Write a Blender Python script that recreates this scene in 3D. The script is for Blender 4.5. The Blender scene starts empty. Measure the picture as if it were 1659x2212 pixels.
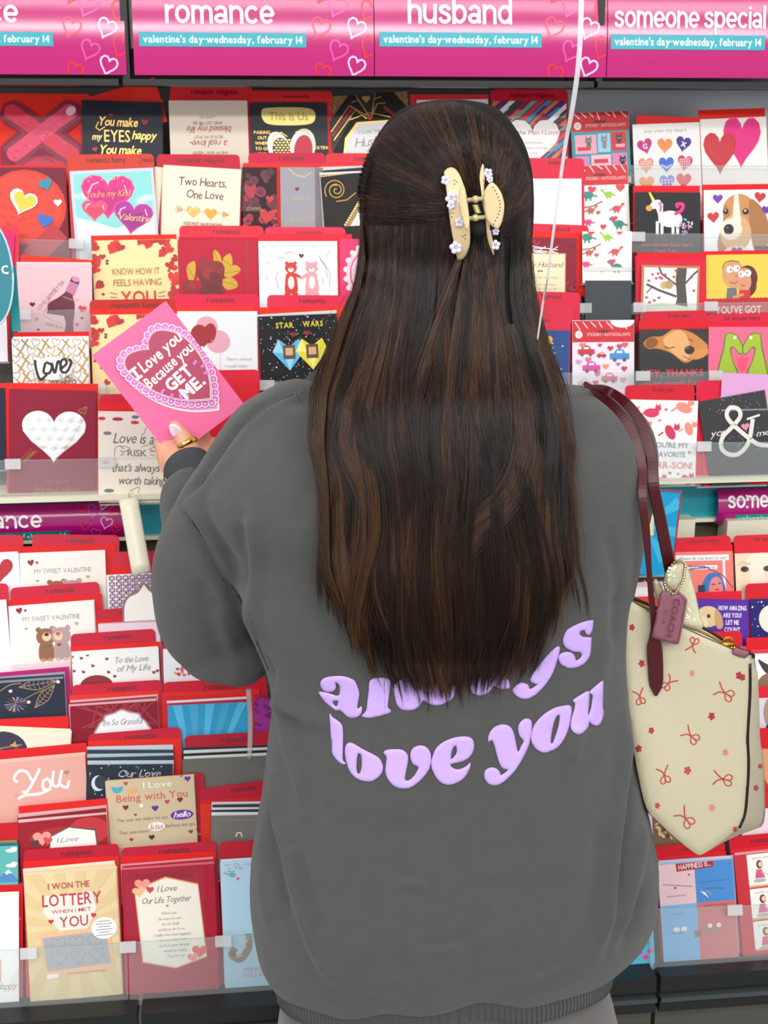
import bpy, math, random
import numpy as np
from mathutils import Vector, Matrix, noise
from mathutils.geometry import delaunay_2d_cdt
from mathutils.bvhtree import BVHTree
random.seed(7)
R = math.radians
SC = bpy.context.scene
COL = SC.collection
# ------------------------------------------------------------------ camera
CAM_LOC = Vector((0, 0, 1.62)); PITCH = 15.5; YAW = 6.5; F = 2900.0
cam_d = bpy.data.cameras.new('camera'); cam = bpy.data.objects.new('camera', cam_d); COL.objects.link(cam)
cam_d.sensor_fit = 'HORIZONTAL'; cam_d.sensor_width = 36; cam_d.lens = 36 * F / 1659
cam_d.clip_start = 0.05
cam.location = CAM_LOC; cam.rotation_euler = (R(90 - PITCH), 0, R(-YAW))
cam_d.dof.use_dof = True; cam_d.dof.focus_distance = 1.42; cam_d.dof.aperture_fstop = 18
SC.camera = cam
MR = cam.rotation_euler.to_matrix(); MRI = MR.transposed()
# ------------------------------------------------------------------ light, exposure
w = bpy.data.worlds.new('world'); SC.world = w; w.use_nodes = True
bgn = w.node_tree.nodes['Background']; bgn.inputs[0].default_value = (0.93, 0.95, 1, 1); bgn.inputs[1].default_value = 0.82
def area(name, loc, rot, sx, sy, power, col=(1, 0.98, 0.95)):
    l = bpy.data.lights.new(name, 'AREA'); l.shape = 'RECTANGLE'; l.size = sx; l.size_y = sy; l.energy = power; l.color = col
    o = bpy.data.objects.new(name, l); COL.objects.link(o); o.location = loc; o.rotation_euler = rot
    return o
area('ceiling_tube_light', (0.3, -2.3, 3.1), (R(35), 0, 0), 5.0, 0.22, 85)
area('ceiling_tube_light', (0.3, -0.75, 3.2), (R(24), 0, 0), 4.5, 0.3, 36)
area('ceiling_tube_light', (-2.9, 0.6, 3.1), (0, R(-35), 0), 0.4, 3.5, 22)
SC.view_settings.view_transform = 'Standard'; SC.view_settings.look = 'None'
SC.view_settings.exposure = 0.22; SC.view_settings.gamma = 1.0; SC.view_settings.use_curve_mapping = False
SC.cycles.max_bounces = 8; SC.cycles.transparent_max_bounces = 24; SC.cycles.caustics_reflective = False
# ------------------------------------------------------------------ helpers
def ray(px, py): return (MR @ Vector(((px - 829.5) / F, -(py - 1106) / F, -1))).normalized()
def at(px, py, Y):
    d = ray(px, py); return CAM_LOC + d * ((Y - CAM_LOC.y) / d.y)
def hit_plane(px, py, p0, n):
    d = ray(px, py); return CAM_LOC + d * ((p0 - CAM_LOC).dot(n) / d.dot(n))
def to_px(p):
    q = MRI @ (Vector(p) - CAM_LOC); return (829.5 + F * q.x / -q.z, 1106 - F * q.y / -q.z)
def lin(c):
    if isinstance(c, str):
        c = [int(c[i:i + 2], 16) / 255 for i in (0, 2, 4)]
    return tuple((x / 12.92 if x <= 0.04045 else ((x + 0.055) / 1.055) ** 2.4) for x in c[:3])
def tag(o, label=None, cat=None, group=None, kind=None):
    if label: o['label'] = label
    if cat: o['category'] = cat
    if group: o['group'] = group
    if kind: o['kind'] = kind
    return o
def new_obj(name, me, mat=None, parent=None, mw=None):
    o = bpy.data.objects.new(name, me); COL.objects.link(o)
    if mat is not None and me is not None:
        for m in (mat if isinstance(mat, (list, tuple)) else [mat]): me.materials.append(m)
    if parent is not None: o.parent = parent
    if mw is not None:
        if parent is not None: o.matrix_local = parent.matrix_world.inverted() @ mw if parent.matrix_world != Matrix() else mw
        else: o.matrix_world = mw
    return o
def mesh(name, v, f, smooth=False):
    me = bpy.data.meshes.new(name); me.from_pydata([tuple(a) for a in v], [], f); me.validate(); me.update()
    if smooth: me.polygons.foreach_set('use_smooth', [True] * len(me.polygons))
    return me
MATS = {}
def mat(name, col, rough=0.5, metal=0.0, bump=0.0, bscale=200, vary=0.0, vscale=20, spec=0.5, stretch=None, coat=0, sheen=0):
    if name in MATS: return MATS[name]
    m = bpy.data.materials.new(name); m.use_nodes = True; nt = m.node_tree; b = nt.nodes['Principled BSDF']
    c = lin(col); b.inputs['Base Color'].default_value = (*c, 1); b.inputs['Roughness'].default_value = rough
    b.inputs['Metallic'].default_value = metal; b.inputs['Specular IOR Level'].default_value = spec
    b.inputs['Coat Weight'].default_value = coat
    if sheen: b.inputs['Sheen Weight'].default_value = sheen; b.inputs['Sheen Roughness'].default_value = 0.6
    if bump or vary:
        tc = nt.nodes.new('ShaderNodeTexCoord'); mp = nt.nodes.new('ShaderNodeMapping'); nt.links.new(tc.outputs['Object'], mp.inputs[0])
        if stretch: mp.inputs['Scale'].default_value = stretch
    if vary:
        n = nt.nodes.new('ShaderNodeTexNoise'); n.inputs['Scale'].default_value = vscale; n.inputs['Detail'].default_value = 5; nt.links.new(mp.outputs[0], n.inputs['Vector'])
        mx = nt.nodes.new('ShaderNodeMix'); mx.data_type = 'RGBA'
        mx.inputs[6].default_value = (*[x * (1 - vary) for x in c], 1); mx.inputs[7].default_value = (*[min(1, x * (1 + vary)) for x in c], 1)
        nt.links.new(n.outputs['Fac'], mx.inputs[0]); nt.links.new(mx.outputs[2], b.inputs['Base Color'])
    if bump:
        n = nt.nodes.new('ShaderNodeTexNoise'); n.inputs['Scale'].default_value = bscale; n.inputs['Detail'].default_value = 4; nt.links.new(mp.outputs[0], n.inputs['Vector'])
        bp = nt.nodes.new('ShaderNodeBump'); bp.inputs['Strength'].default_value = bump; bp.inputs['Distance'].default_value = 0.002
        nt.links.new(n.outputs['Fac'], bp.inputs['Height']); nt.links.new(bp.outputs[0], b.inputs['Normal'])
    MATS[name] = m; return m
def print_mat(name='printed_ink', rough=0.42, spec=0.4):
    if name in MATS: return MATS[name]
    m = bpy.data.materials.new(name); m.use_nodes = True; nt = m.node_tree; b = nt.nodes['Principled BSDF']
    a = nt.nodes.new('ShaderNodeAttribute'); a.attribute_name = 'Col'
    nt.links.new(a.outputs['Color'], b.inputs['Base Color'])
    s = nt.nodes.new('ShaderNodeMath'); s.operation = 'SUBTRACT'; s.inputs[0].default_value = 1.0; nt.links.new(a.outputs['Alpha'], s.inputs[1])
    nt.links.new(s.outputs[0], b.inputs['Metallic'])
    r = nt.nodes.new('ShaderNodeMath'); r.operation = 'MULTIPLY_ADD'; r.inputs[1].default_value = -0.12; r.inputs[2].default_value = rough
    nt.links.new(s.outputs[0], r.inputs[0]); nt.links.new(r.outputs[0], b.inputs['Roughness'])
    b.inputs['Specular IOR Level'].default_value = spec
    MATS[name] = m; return m
def clear_mat(name, haze=0.1, tint=(0.96, 0.98, 0.98), gloss=0.12):
    if name in MATS: return MATS[name]
    m = bpy.data.materials.new(name); m.use_nodes = True; nt = m.node_tree; nt.nodes.clear()
    o = nt.nodes.new('ShaderNodeOutputMaterial'); t = nt.nodes.new('ShaderNodeBsdfTransparent'); t.inputs[0].default_value = (*tint, 1)
    g = nt.nodes.new('ShaderNodeBsdfGlossy'); g.inputs['Roughness'].default_value = 0.12
    d = nt.nodes.new('ShaderNodeBsdfDiffuse'); d.inputs[0].default_value = (0.9, 0.92, 0.92, 1)
    lw = nt.nodes.new('ShaderNodeLayerWeight'); lw.inputs[0].default_value = gloss
    m1 = nt.nodes.new('ShaderNodeMixShader'); m1.inputs[0].default_value = haze; m2 = nt.nodes.new('ShaderNodeMixShader')
    nt.links.new(t.outputs[0], m1.inputs[1]); nt.links.new(d.outputs[0], m1.inputs[2])
    nt.links.new(lw.outputs['Fresnel'], m2.inputs[0]); nt.links.new(m1.outputs[0], m2.inputs[1]); nt.links.new(g.outputs[0], m2.inputs[2])
    nt.links.new(m2.outputs[0], o.inputs[0]); MATS[name] = m; return m
def box_vf(x0, x1, y0, y1, z0, z1, M=None):
    v = [Vector((x, y, z)) for z in (z0, z1) for y in (y0, y1) for x in (x0, x1)]
    if M: v = [M @ a for a in v]
    return v, [(0, 2, 3, 1), (4, 5, 7, 6), (0, 1, 5, 4), (2, 6, 7, 3), (0, 4, 6, 2), (1, 3, 7, 5)]
class MB:
    def __init__(s): s.v = []; s.f = []
    def add(s, v, f): k = len(s.v); s.v += [Vector(a) for a in v]; s.f += [tuple(i + k for i in g) for g in f]; return s
    def box(s, x0, x1, y0, y1, z0, z1, M=None): return s.add(*box_vf(x0, x1, y0, y1, z0, z1, M))
    def prism(s, pts, z0, z1, M=None):
        n = len(pts); v = [Vector((p[0], p[1], z0)) for p in pts] + [Vector((p[0], p[1], z1)) for p in pts]
        if M: v = [M @ a for a in v]
        return s.add(v, [tuple(range(n))[::-1], tuple(range(n, 2 * n))] + [(i, (i + 1) % n, n + (i + 1) % n, n + i) for i in range(n)])
    def tube(s, pts, rad, k=8, cap=True, flat=None, up=None):
        pts = [Vector(p) for p in pts]; n = len(pts); rr = rad if hasattr(rad, '__len__') else [rad] * n
        v = []; pu = Vector(up) if up else None
        for i, p in enumerate(pts):
            t = (pts[min(i + 1, n - 1)] - pts[max(i - 1, 0)]).normalized()
            if pu is None: pu = t.orthogonal()
            a = (pu - t * pu.dot(t)).normalized(); b = t.cross(a); pu = a
            fa = flat if flat else 1
            for j in range(k):
                th = 2 * math.pi * j / k; v.append(p + a * math.cos(th) * rr[i] + b * math.sin(th) * rr[i] * fa)
        f = [(i * k + j, i * k + (j + 1) % k, (i + 1) * k + (j + 1) % k, (i + 1) * k + j) for i in range(n - 1) for j in range(k)]
        if cap: f += [tuple(range(k))[::-1], tuple((n - 1) * k + j for j in range(k))]
        return s.add(v, f)
    def ball(s, c, r, seg=12, rings=8, M=None):
        r = r if hasattr(r, '__len__') else (r, r, r); c = Vector(c); v = []
        for i in range(rings + 1):
            ph = math.pi * i / rings
            for j in range(seg):
                th = 2 * math.pi * j / seg; q = Vector((r[0] * math.sin(ph) * math.cos(th), r[1] * math.sin(ph) * math.sin(th), r[2] * math.cos(ph)))
                if M: q = M @ q
                v.append(c + q)
        return s.add(v, [(i * seg + j, (i + 1) * seg + j, (i + 1) * seg + (j + 1) % seg, i * seg + (j + 1) % seg) for i in range(rings) for j in range(seg)])
    def build(s, name, m, parent=None, smooth=False, mw=None):
        return new_obj(name, mesh(name, s.v, s.f, smooth), m, parent, mw)
def catmull(P, n=8):
    P = [Vector(p) for p in P]; Q = [P[0] * 2 - P[1]] + P + [P[-1] * 2 - P[-2]]; out = []
    for i in range(1, len(Q) - 2):
        a, b, c, d = Q[i - 1:i + 3]
        for k in range(n):
            t = k / n; out.append(0.5 * ((2 * b) + (c - a) * t + (2 * a - 5 * b + 4 * c - d) * t * t + (3 * b - a - 3 * c + d) * t ** 3))
    return out + [P[-1]]
def loop_smooth(P, n=4):
    P = [Vector((p[0], p[1])) for p in P]; L = len(P); out = []
    for i in range(L):
        a, b, c, d = P[i - 1], P[i], P[(i + 1) % L], P[(i + 2) % L]
        for k in range(n):
            t = k / n; out.append(0.5 * ((2 * b) + (c - a) * t + (2 * a - 5 * b + 4 * c - d) * t * t + (3 * b - a - 3 * c + d) * t ** 3))
    return out
# ------------------------------------------------------------------ flat print: shapes and lettering
GL = {}
def glyph(ch, bold):
    k = (ch, round(bold, 3))
    if k in GL: return GL[k]
    cu = bpy.data.curves.new('glyph', 'FONT'); cu.body = ch; cu.resolution_u = 2; cu.offset = bold; cu.fill_mode = 'FRONT'
    o = bpy.data.objects.new('glyph', cu); me = o.to_mesh()
    v = [(a.co.x, a.co.y) for a in me.vertices]; f = [tuple(p.vertices) for p in me.polygons]
    o.to_mesh_clear(); bpy.data.objects.remove(o); bpy.data.curves.remove(cu)
    if v:
        x0 = min(a[0] for a in v); x1 = max(a[0] for a in v); v = [(a[0] - x0, a[1]) for a in v]; w_ = x1 - x0
    else: w_ = 0.22
    GL[k] = (v, f, w_); return GL[k]
def heart_pts(n=22, tall=1.0):
    out = []
    for i in range(n):
        t = 2 * math.pi * (i + 0.5) / n
        out.append((16 * math.sin(t) ** 3 / 32, (13 * math.cos(t) - 5 * math.cos(2 * t) - 2 * math.cos(3 * t) - math.cos(4 * t) + 2.5) / 32 * tall))
    return out
class Art:
    """flat print on a sheet 100 wide, y counted downwards from the top edge"""
    def __init__(s, H=140, clip=True, px=None):
        """px = (x0, y0, W): coordinates are then given in a drawing frame whose sheet starts at x0, y0 and is W wide"""
        s.v = []; s.f = []; s.c = []; s.H = H; s.lay = 0; s.clip = clip; s.o = px or (0, 0, 100); s.k = 100 / s.o[2]
    def _poly(s, P, c):
        P = [((p[0] - s.o[0]) * s.k, (p[1] - s.o[1]) * s.k) for p in P]
        if s.clip:
            for ax, lo, sg in ((0, 0.3, 1), (0, 99.7, -1), (1, 0.3, 1), (1, s.H - 0.3, -1)):
                out = []
                for i in range(len(P)):
                    a, b = P[i], P[(i + 1) % len(P)]; ia = (a[ax] - lo) * sg >= 0; ib = (b[ax] - lo) * sg >= 0
                    if ia: out.append(a)
                    if ia != ib:
                        t = (lo - a[ax]) / (b[ax] - a[ax]); out.append((a[0] + (b[0] - a[0]) * t, a[1] + (b[1] - a[1]) * t))
                P = out
                if len(P) < 3: return
        k = len(s.v); s.v += [(p[0], p[1], s.lay) for p in P]; s.f.append(tuple(range(k, k + len(P)))); s.c.append(c)
    def _c(s, c, foil=0): return (*lin(c), 1 - foil)
    def poly(s, P, c, foil=0): s.lay += 1; s._poly(list(P), s._c(c, foil)); return s
    def rect(s, x0, y0, x1, y1, c, foil=0): return s.poly([(x0, y0), (x1, y0), (x1, y1), (x0, y1)], c, foil)
    def ell(s, x, y, rx, ry, c, foil=0, n=20, rot=0):
        a = math.cos(R(rot)); b = math.sin(R(rot)); P = []
        for i in range(n):
            t = 2 * math.pi * i / n; p, q = rx * math.cos(t), ry * math.sin(t); P.append((x + p * a - q * b, y + p * b + q * a))
        return s.poly(P, c, foil)
    def heart(s, x, y, w_, c, rot=0, foil=0, tall=1.0, n=22):
        a = math.cos(R(rot)); b = math.sin(R(rot))
        return s.poly([(x + (p * a + q * b) * w_, y + (p * b - q * a) * w_) for p, q in heart_pts(n, tall)], c, foil)
    def line(s, P, w_, c, foil=0, closed=False):
        s.lay += 1; P = [Vector((p[0], p[1])) for p in P]
        if closed: P = P + [P[0]]
        base = s.lay
        for q_, (a, b) in enumerate(zip(P[:-1], P[1:])):
            s.lay = base + (0, .35, .7)[q_ % 3]; d = b - a
            if d.length < 1e-6: continue
            d.normalize(); n = Vector((-d.y, d.x)) * w_ / 2; e = d * w_ * 0.16; s._poly([tuple(a - e + n), tuple(a - e - n), tuple(b + e - n), tuple(b + e + n)], s._c(c, foil))
        s.lay = base; return s
    def heartline(s, x, y, w_, c, lw=1, rot=0, foil=0, tall=1.0):
        a = math.cos(R(rot)); b = math.sin(R(rot))
        return s.line([(x + (p * a + q * b) * w_, y + (p * b - q * a) * w_) for p, q in heart_pts(20, tall)], lw, c, foil, True)
    def text(s, t, x, y, size, c, bold=0.0, slant=0.0, rot=0, align='c', foil=0, ws=1.0, jit=0, sp=0.075, arc=0, width=None):
        """size = capital height, x,y = baseline point; width = fit the line to this width"""
        s.lay += 1; k = size / 0.73; pen = 0; items = []
        for ch in t:
            v, f, w_ = glyph(ch, bold); items.append((v, f, pen)); pen += (w_ + sp) if ch != ' ' else 0.28
        tot = (pen - sp) * k * ws
        if width: ws *= width / max(tot, 1e-6); tot = width
        ox = {'c': -tot / 2, 'l': 0, 'r': -tot}[align]; ca = math.cos(R(rot)); sa = math.sin(R(rot)); cc = s._c(c, foil)
        for v, f, pn in items:
            jy = random.uniform(-jit, jit) * size
            P = []
            for a, b in v:
                lx = ox + (pn + a + slant * b) * k * ws; ly = -b * k + jy
                if arc: th = lx / arc; lx, ly = (arc + -ly) * math.sin(th), arc - (arc - ly) * math.cos(th)
                P.append((x + lx * ca - ly * sa, y + lx * sa + ly * ca))
            for g in f: s._poly([P[i] for i in g], cc)
        return s
    def word(s, t, x0, x1, y, xh, c, wt=.2):
        """rounded grotesque lettering drawn with strokes; fitted between x0 and x1, y = baseline, xh = x-height"""
        def arc(cx, cy, rx, ry, a0, a1, n=16): return [(cx + rx * math.cos(R(a0 + (a1 - a0) * i / n)), cy + ry * math.sin(R(a0 + (a1 - a0) * i / n))) for i in range(n + 1)]
        h = wt / 2; G = {'o': ([arc(.45, .5, .36, .42, 0, 360)], .9), 'n': ([[(h, 0), (h, 1)], arc(.43, .58, .335, .33, 180, 0) + [(.765, 0)]], .86), 'r': ([[(h, 0), (h, 1)], arc(.46, .52, .36, .40, 180, 82)], .52),
             'm': ([[(h, 0), (h, 1)], arc(.375, .6, .28, .31, 180, 0) + [(.655, 0)], arc(.935, .6, .28, .31, 180, 0) + [(1.215, 0)]], 1.32), 'a': ([arc(.41, .66, .29, .25, 160, 0) + [(.70, .15), (.75, .05)], arc(.38, .28, .29, .19, 0, 360)], .84),
             'c': ([arc(.45, .5, .36, .42, 42, 318)], .84), 'e': ([arc(.45, .5, .36, .42, 0, 315), [(.12, .48), (.78, .48)]], .88), 'h': ([[(h, 0), (h, 1.38)], arc(.43, .58, .335, .33, 180, 0) + [(.765, 0)]], .86), 'u': ([[(h, 1)] + arc(.43, .42, .335, .33, 180, 360)[0:17], [(.765, 0), (.765, 1)]], .86),
             's': ([[p.xy for p in catmull([(.70, .74, 0), (.58, .88, 0), (.41, .915, 0), (.22, .86, 0), (.16, .73, 0), (.25, .6, 0), (.42, .53, 0), (.62, .44, 0), (.69, .28, 0), (.6, .13, 0), (.41, .085, 0), (.2, .14, 0), (.11, .28, 0)], 4)]], .8), 'b': ([[(h, 0), (h, 1.38)], arc(.45, .5, .355, .42, 0, 360)], .9),
             'd': ([[(.8, 0), (.8, 1.38)], arc(.45, .5, .355, .42, 0, 360)], .9), 'p': ([[(h, -.38), (h, 1)], arc(.45, .5, .355, .42, 0, 360)], .9), 'i': ([[(h, 0), (h, 1)], [(h, 1.2), (h, 1.32)]], .2), 'l': ([[(h, 0), (h, 1.38)]], .2), ' ': ([], .22)}
        tot = sum(G[ch][1] + .1 for ch in t) - .1; k = (x1 - x0) / tot; pen = 0
        for ch in t:
            for P in G[ch][0]: s.line([(x0 + (pen + q[0]) * k, y - q[1] * xh) for q in P], wt * (k + xh) / 2 * .98, c)
            pen += G[ch][1] + .1
        return s
    def build(s, name, parent, wid, z0=0.0, origin_bottom=None, m=None, warp=None, lz=0.00003):
        """wid = real width; sits in parent's frame (x right, y up, z out); origin = bottom centre of a sheet H high"""
        k = wid / 100; H = s.H if origin_bottom is None else origin_bottom
        v = [((a - 50) * k, (H - b) * k, z0 + l * lz) for a, b, l in s.v]
        if warp: v = [(a, b, c + warp(b)) for a, b, c in v]
        me = bpy.data.meshes.new(name); me.from_pydata(v, [], [g[::-1] for g in s.f])
        at_ = me.attributes.new('Col', 'FLOAT_COLOR', 'CORNER'); cols = []
        for g, c in zip(s.f, s.c): cols += list(c) * len(g)
        at_.data.foreach_set('color', cols); me.update()
        return new_obj(name, me, m or print_mat(), parent)
def frame(o, u, up, n): return Matrix(((u.x, up.x, n.x, o.x), (u.y, up.y, n.y, o.y), (u.z, up.z, n.z, o.z), (0, 0, 0, 1)))
# ------------------------------------------------------------------ setting: floor, wall
fm = mat('floor_vinyl', '8d8a84', 0.35, vary=0.12, vscale=3)
tag(new_obj('floor', mesh('floor', [(-4, -4, 0), (4, -4, 0), (4, 3, 0), (-4, 3, 0)], [(0, 1, 2, 3)]), fm), kind='structure')
tag(MB().box(-4, 4, 2.75, 2.85, 0, 3.4).build('wall_back', mat('store_wall', 'b9b6b0', 0.8)), kind='structure')
# ------------------------------------------------------------------ the card rack: stair planes on which the pockets stand
SEC = {'U': (1.93, 1.264, 0.73, 11.0, 0.12), 'L': (1.67, 0.656, 0.63, 18.0, 0.085)}   # Y0, Z0, dY/dZ, tilt of the cards, panel offset
def stair(sec, px, py):
    Y0, Z0, s, t, _ = SEC[sec]; d = ray(px, py)
    k = (Y0 - CAM_LOC.y + s * (CAM_LOC.z - Z0)) / (d.y - s * d.z); return CAM_LOC + d * k
def row_axes(t): return Vector((0, math.sin(R(t)), math.cos(R(t)))), Vector((0, -math.cos(R(t)), math.sin(R(t))))
BAYX = [(-0.78, -0.152, 'left'), (-0.148, 0.563, 'middle'), (0.567, 1.28, 'right')]
grey_metal = mat('grey_panel', '9a9da2', 0.3, 0.55, spec=0.5, bump=.15, bscale=5)
black_metal = mat('black_steel', '17191b', 0.35)
cream = mat('cream_plastic', 'e6e2c8', 0.35)
teal = mat('teal_strip', '129aac', 0.35)
darkgap = mat('dark_panel', '47443f', 0.6)
clear = clear_mat('clear_acrylic', 0.14)
clear2 = clear_mat('clear_lip', 0.09, gloss=.08)
wood = mat('grey_woodgrain', '4c4e46', 0.38, vary=0.28, vscale=9, stretch=(0.6, 1, 9), bump=0.1, bscale=20)
RACK = {}
for x0, x1, side in BAYX:
    rk = bpy.data.objects.new('card_rack', None); COL.objects.link(rk); rk.location = ((x0 + x1) / 2, 2.1, 0); cx = rk.location.x
    tag(rk, {'left': 'tiered greeting card rack bay at the left edge, under the cut-off first sign', 'middle': 'middle bay of the tiered greeting card rack, directly in front of the woman',
             'right': 'right bay of the tiered card rack with narrow pockets and grey top panel'}[side], 'rack', 'bays of the greeting card rack')
    RACK[side] = rk; bpy.context.view_layer.update(); inv = rk.matrix_world.inverted()
    def part(name, mb, m): 
        mb.v = [inv @ p for p in mb.v]; return mb.build(name, m, rk)
    a, b = x0 + 0.001, x1 - 0.001
    for sec, za, zb in (('U', 1.14, 1.56), ('L', 0.47, 0.99)):
        Y0, Z0, s, t, off = SEC[sec]; ya = Y0 + s * (za - Z0) + off; yb = Y0 + s * (zb - Z0) + off
        part('back_panel', MB().add([(a, ya, za), (b, ya, za), (b, yb, zb), (a, yb, zb), (a, ya + .02, za), (b, ya + .02, za), (b, yb + .02, zb), (a, yb + .02, zb)],
             [(0, 1, 2, 3), (7, 6, 5, 4), (0, 4, 5, 1), (3, 2, 6, 7), (0, 3, 7, 4), (1, 5, 6, 2)]), darkgap)
    part('top_panel', MB().box(a, b, 2.40, 2.42, 1.56, 2.1), grey_metal if side == 'right' else darkgap)
    part('shadow_gap_strip', MB().box(a, b, 2.29, 2.32, 1.701, 1.76), black_metal)  # black strip standing in for the shaded gap under the header signs
    zD = at(150, 2170, 1.606).z
    part('deck', MB().box(a, b, 1.575, 2.0, zD - 0.024, zD), black_metal)
    part('trim_rail', MB().box(a, b, 1.568, 1.6, zD - 0.036, zD - 0.029), mat('grey_rail', '4a5154', 0.3, 0.3))
    part('lower_rail', MB().box(a, b, 1.575, 1.6, zD - 0.056, zD - 0.036), black_metal)
    part('kick_panel', MB().box(a, b, 1.59, 1.61, 0.02, zD - 0.056), wood)
    part('top_rail', MB().box(a, b, 2.10, 2.16, 1.697, 1.706), mat('dark_frame', '161618', 0.35))
    part('upright', MB().box(a, a + .010, 2.112, 2.16, 1.706, 2.0), mat('dark_frame', '2c2c30', 0.35))
    # cream ledge and teal header strip between the two tiers of pockets
    zt = at(700, 1060, 1.89).z; z1 = at(700, 1142, 1.965).z
    part('cream_ledge', MB().box(a, b, 1.885, 2.03, zt - 0.004, zt + 0.004), cream)
    part('teal_strip', MB().box(a, b, 1.965, 1.972, z1, zt - 0.004), teal)
    part('cream_rail', MB().box(a, b, 1.955, 1.975, z1 - 0.006, z1), cream)
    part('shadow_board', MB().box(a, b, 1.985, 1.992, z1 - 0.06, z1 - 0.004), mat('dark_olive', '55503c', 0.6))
# header signs
def sign(x0, x1, word, wx0, wx1, wy, label, bar, wsz=50):
    Yp = 2.12; A0 = at(x0, 182, Yp); B0 = at(x1, 182, Yp); wid = B0.x - A0.x; Wp = x1 - x0; Hp = 300
    rk = bpy.data.objects.new('header_sign', None); COL.objects.link(rk); rk.location = ((A0.x + B0.x) / 2, Yp - 0.012, 1.712)
    rk.rotation_euler = (R(90), 0, 0); tag(rk, label, 'sign', 'magenta header signs over the rack'); bpy.context.view_layer.update()
    H = Hp / Wp * 100; hh = H / 100 * wid
    warp = lambda y: -0.5 * (y - 0.012) ** 2 * 2.0
    n = 30; v = []; f = []
    for i in range(n + 1):
        y = hh * i / n
        for x in (-wid / 2, wid / 2): v.append((x, y, warp(y)))
    f = [(2 * i, 2 * i + 1, 2 * i + 3, 2 * i + 2) for i in range(n)]
    v += [(x, y, z - 0.004) for x, y, z in v]; m_ = 2 * (n + 1); f += [tuple(q + m_ for q in g)[::-1] for g in f]
    new_obj('sign_panel', mesh('sign_panel', v, f, True), mat('magenta_print', 'c00070', 0.13, bump=0.10, bscale=9, stretch=(1, 1, 1), spec=0.6), rk)
    A = Art(H, True, (x0, 182 - Hp, Wp)); sh = x1 - 806
    rd, pk, wh, og = 'ee2a32', 'e64aa8', 'f6c8e6', 'e8365e'
    for hx, hy, c, s_, r_ in ((766, 86, wh, 40, 25), (795, 50, rd, 40, 30), (727, 40, pk, 44, 25), (690, 85, og, 40, 22), (797, 125, rd, 44, 28), (727, 132, pk, 40, 25), (766, 164, wh, 38, 20),
                              (693, 176, rd, 34, 20), (762, 5, wh, 46, 30), (700, 10, rd, 50, 30), (730, -50, pk, 40, 20), (780, -40, rd, 40, 20)):
        A.heartline(hx + sh, hy, s_, c, 4, r_, tall=1.15)
    A.build('sign_hearts', rk, wid, 0.0004, warp=warp, m=print_mat('sign_ink', 0.2))
    A = Art(H, True, (x0, 182 - Hp, Wp))
    if word:
        A.word(word, wx0, wx1, wy, wsz * .72, 'ffffff')
    bx0, bx1, by0, by1, bt = bar
    A.rect(bx0, by0, bx1, by1, '12a5b4')
    A.text(bt, (bx0 + bx1) / 2, by1 - 8, 15.5, 'eefcff', bold=0.018, width=(bx1 - bx0) - 16)
    A.build('sign_lettering', rk, wid, 0.0006, warp=warp, m=print_mat('sign_ink', 0.2))
VD = "valentine's day·wednesday, february 14"
sign(-236, 276, 'romance', -182, 48, 74, 'magenta header sign cut off at the left edge, ending in ce', (-237 + 0, 121, 94, 123, VD))
sign(293, 806, 'romance', 362, 592, 76, 'magenta header sign reading romance', (306, 660, 95, 124, VD))
sign(808, 1303, 'husband', 878, 1098, 76, 'magenta header sign reading husband, above the woman', (818, 1162, 94, 123, VD), 52)
sign(1305, 1800, 'someone special', 1318, 1638, 84, 'magenta header sign reading someone special at the right', (1311, 1638, 98, 127, VD), 44)
# small curved header labels clipped on the teal strip
def strip_sign(x0, x1, y0, y1, label, draw):
    Yp = 1.955; a = at(x0, y1, Yp); b = at(x1, y1, Yp); t = at(x0, y0, Yp); wid = b.x - a.x; hh = t.z - a.z; H = hh / wid * 100
    rk = bpy.data.objects.new('strip_label', None); COL.objects.link(rk); rk.location = ((a.x + b.x) / 2, Yp, min(a.z, b.z)); rk.rotation_euler = (R(90), 0, 0)
    tag(rk, label, 'sign'); bpy.context.view_layer.update()
    warp = lambda y: 0.012 * (1 - (2 * y / hh - 1) ** 2)
    n = 10; v = []
    for i in range(n + 1):
        y = hh * i / n
        for x in (-wid / 2, wid / 2): v.append((x, y, warp(y)))
    v += [(x, y, z - 0.001) for x, y, z in v]; m_ = 2 * (n + 1); f = [(2 * i, 2 * i + 1, 2 * i + 3, 2 * i + 2) for i in range(n)]; f += [tuple(q + m_ for q in g)[::-1] for g in f]
    new_obj('label_panel', mesh('label_panel', v, f, True), mat('magenta_print2', 'b01078', 0.18, spec=0.6), rk)
    A = Art(H, True, (x0, y0, x1 - x0)); draw(A); A.build('label_lettering', rk, wid, 0.0005, warp=warp, m=print_mat('sign_ink', 0.2))
def d1(A):
    A.word('romance', -96, 94, 1130, 27, 'ffffff')
    A.rect(-200, 1141, 151, 1165, '1a9a94'); A.text(VD, 144, 1160, 15, 'eefcff', bold=0.015, width=330, align='r')
    for hx, hy, c, s_ in ((232, 1126, 'f6b0dc', 26), (186, 1130, 'e03052', 24), (206, 1100, 'd84aa8', 26), (250, 1104, 'ee2a32', 22), (182, 1090, 'ee2a32', 22), (252, 1142, 'ee2a32', 20), (208, 1150, 'c83a98', 22), (228, 1086, 'f6b0dc', 22)): A.heartline(hx, hy, s_, c, 2.4, 18, tall=1.15)
strip_sign(-150, 268, 1082, 1160, 'curved magenta shelf label ending in ance, low on the left', d1)
def d2(A):
    A.word('someone special', 1564, 1826, 1083, 24, 'ffffff')
    A.rect(1582, 1098, 1900, 1118, '1a9a94'); A.text(VD, 1588, 1114, 14, 'c8f0ee', bold=0.012, width=300, align='l')
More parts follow.
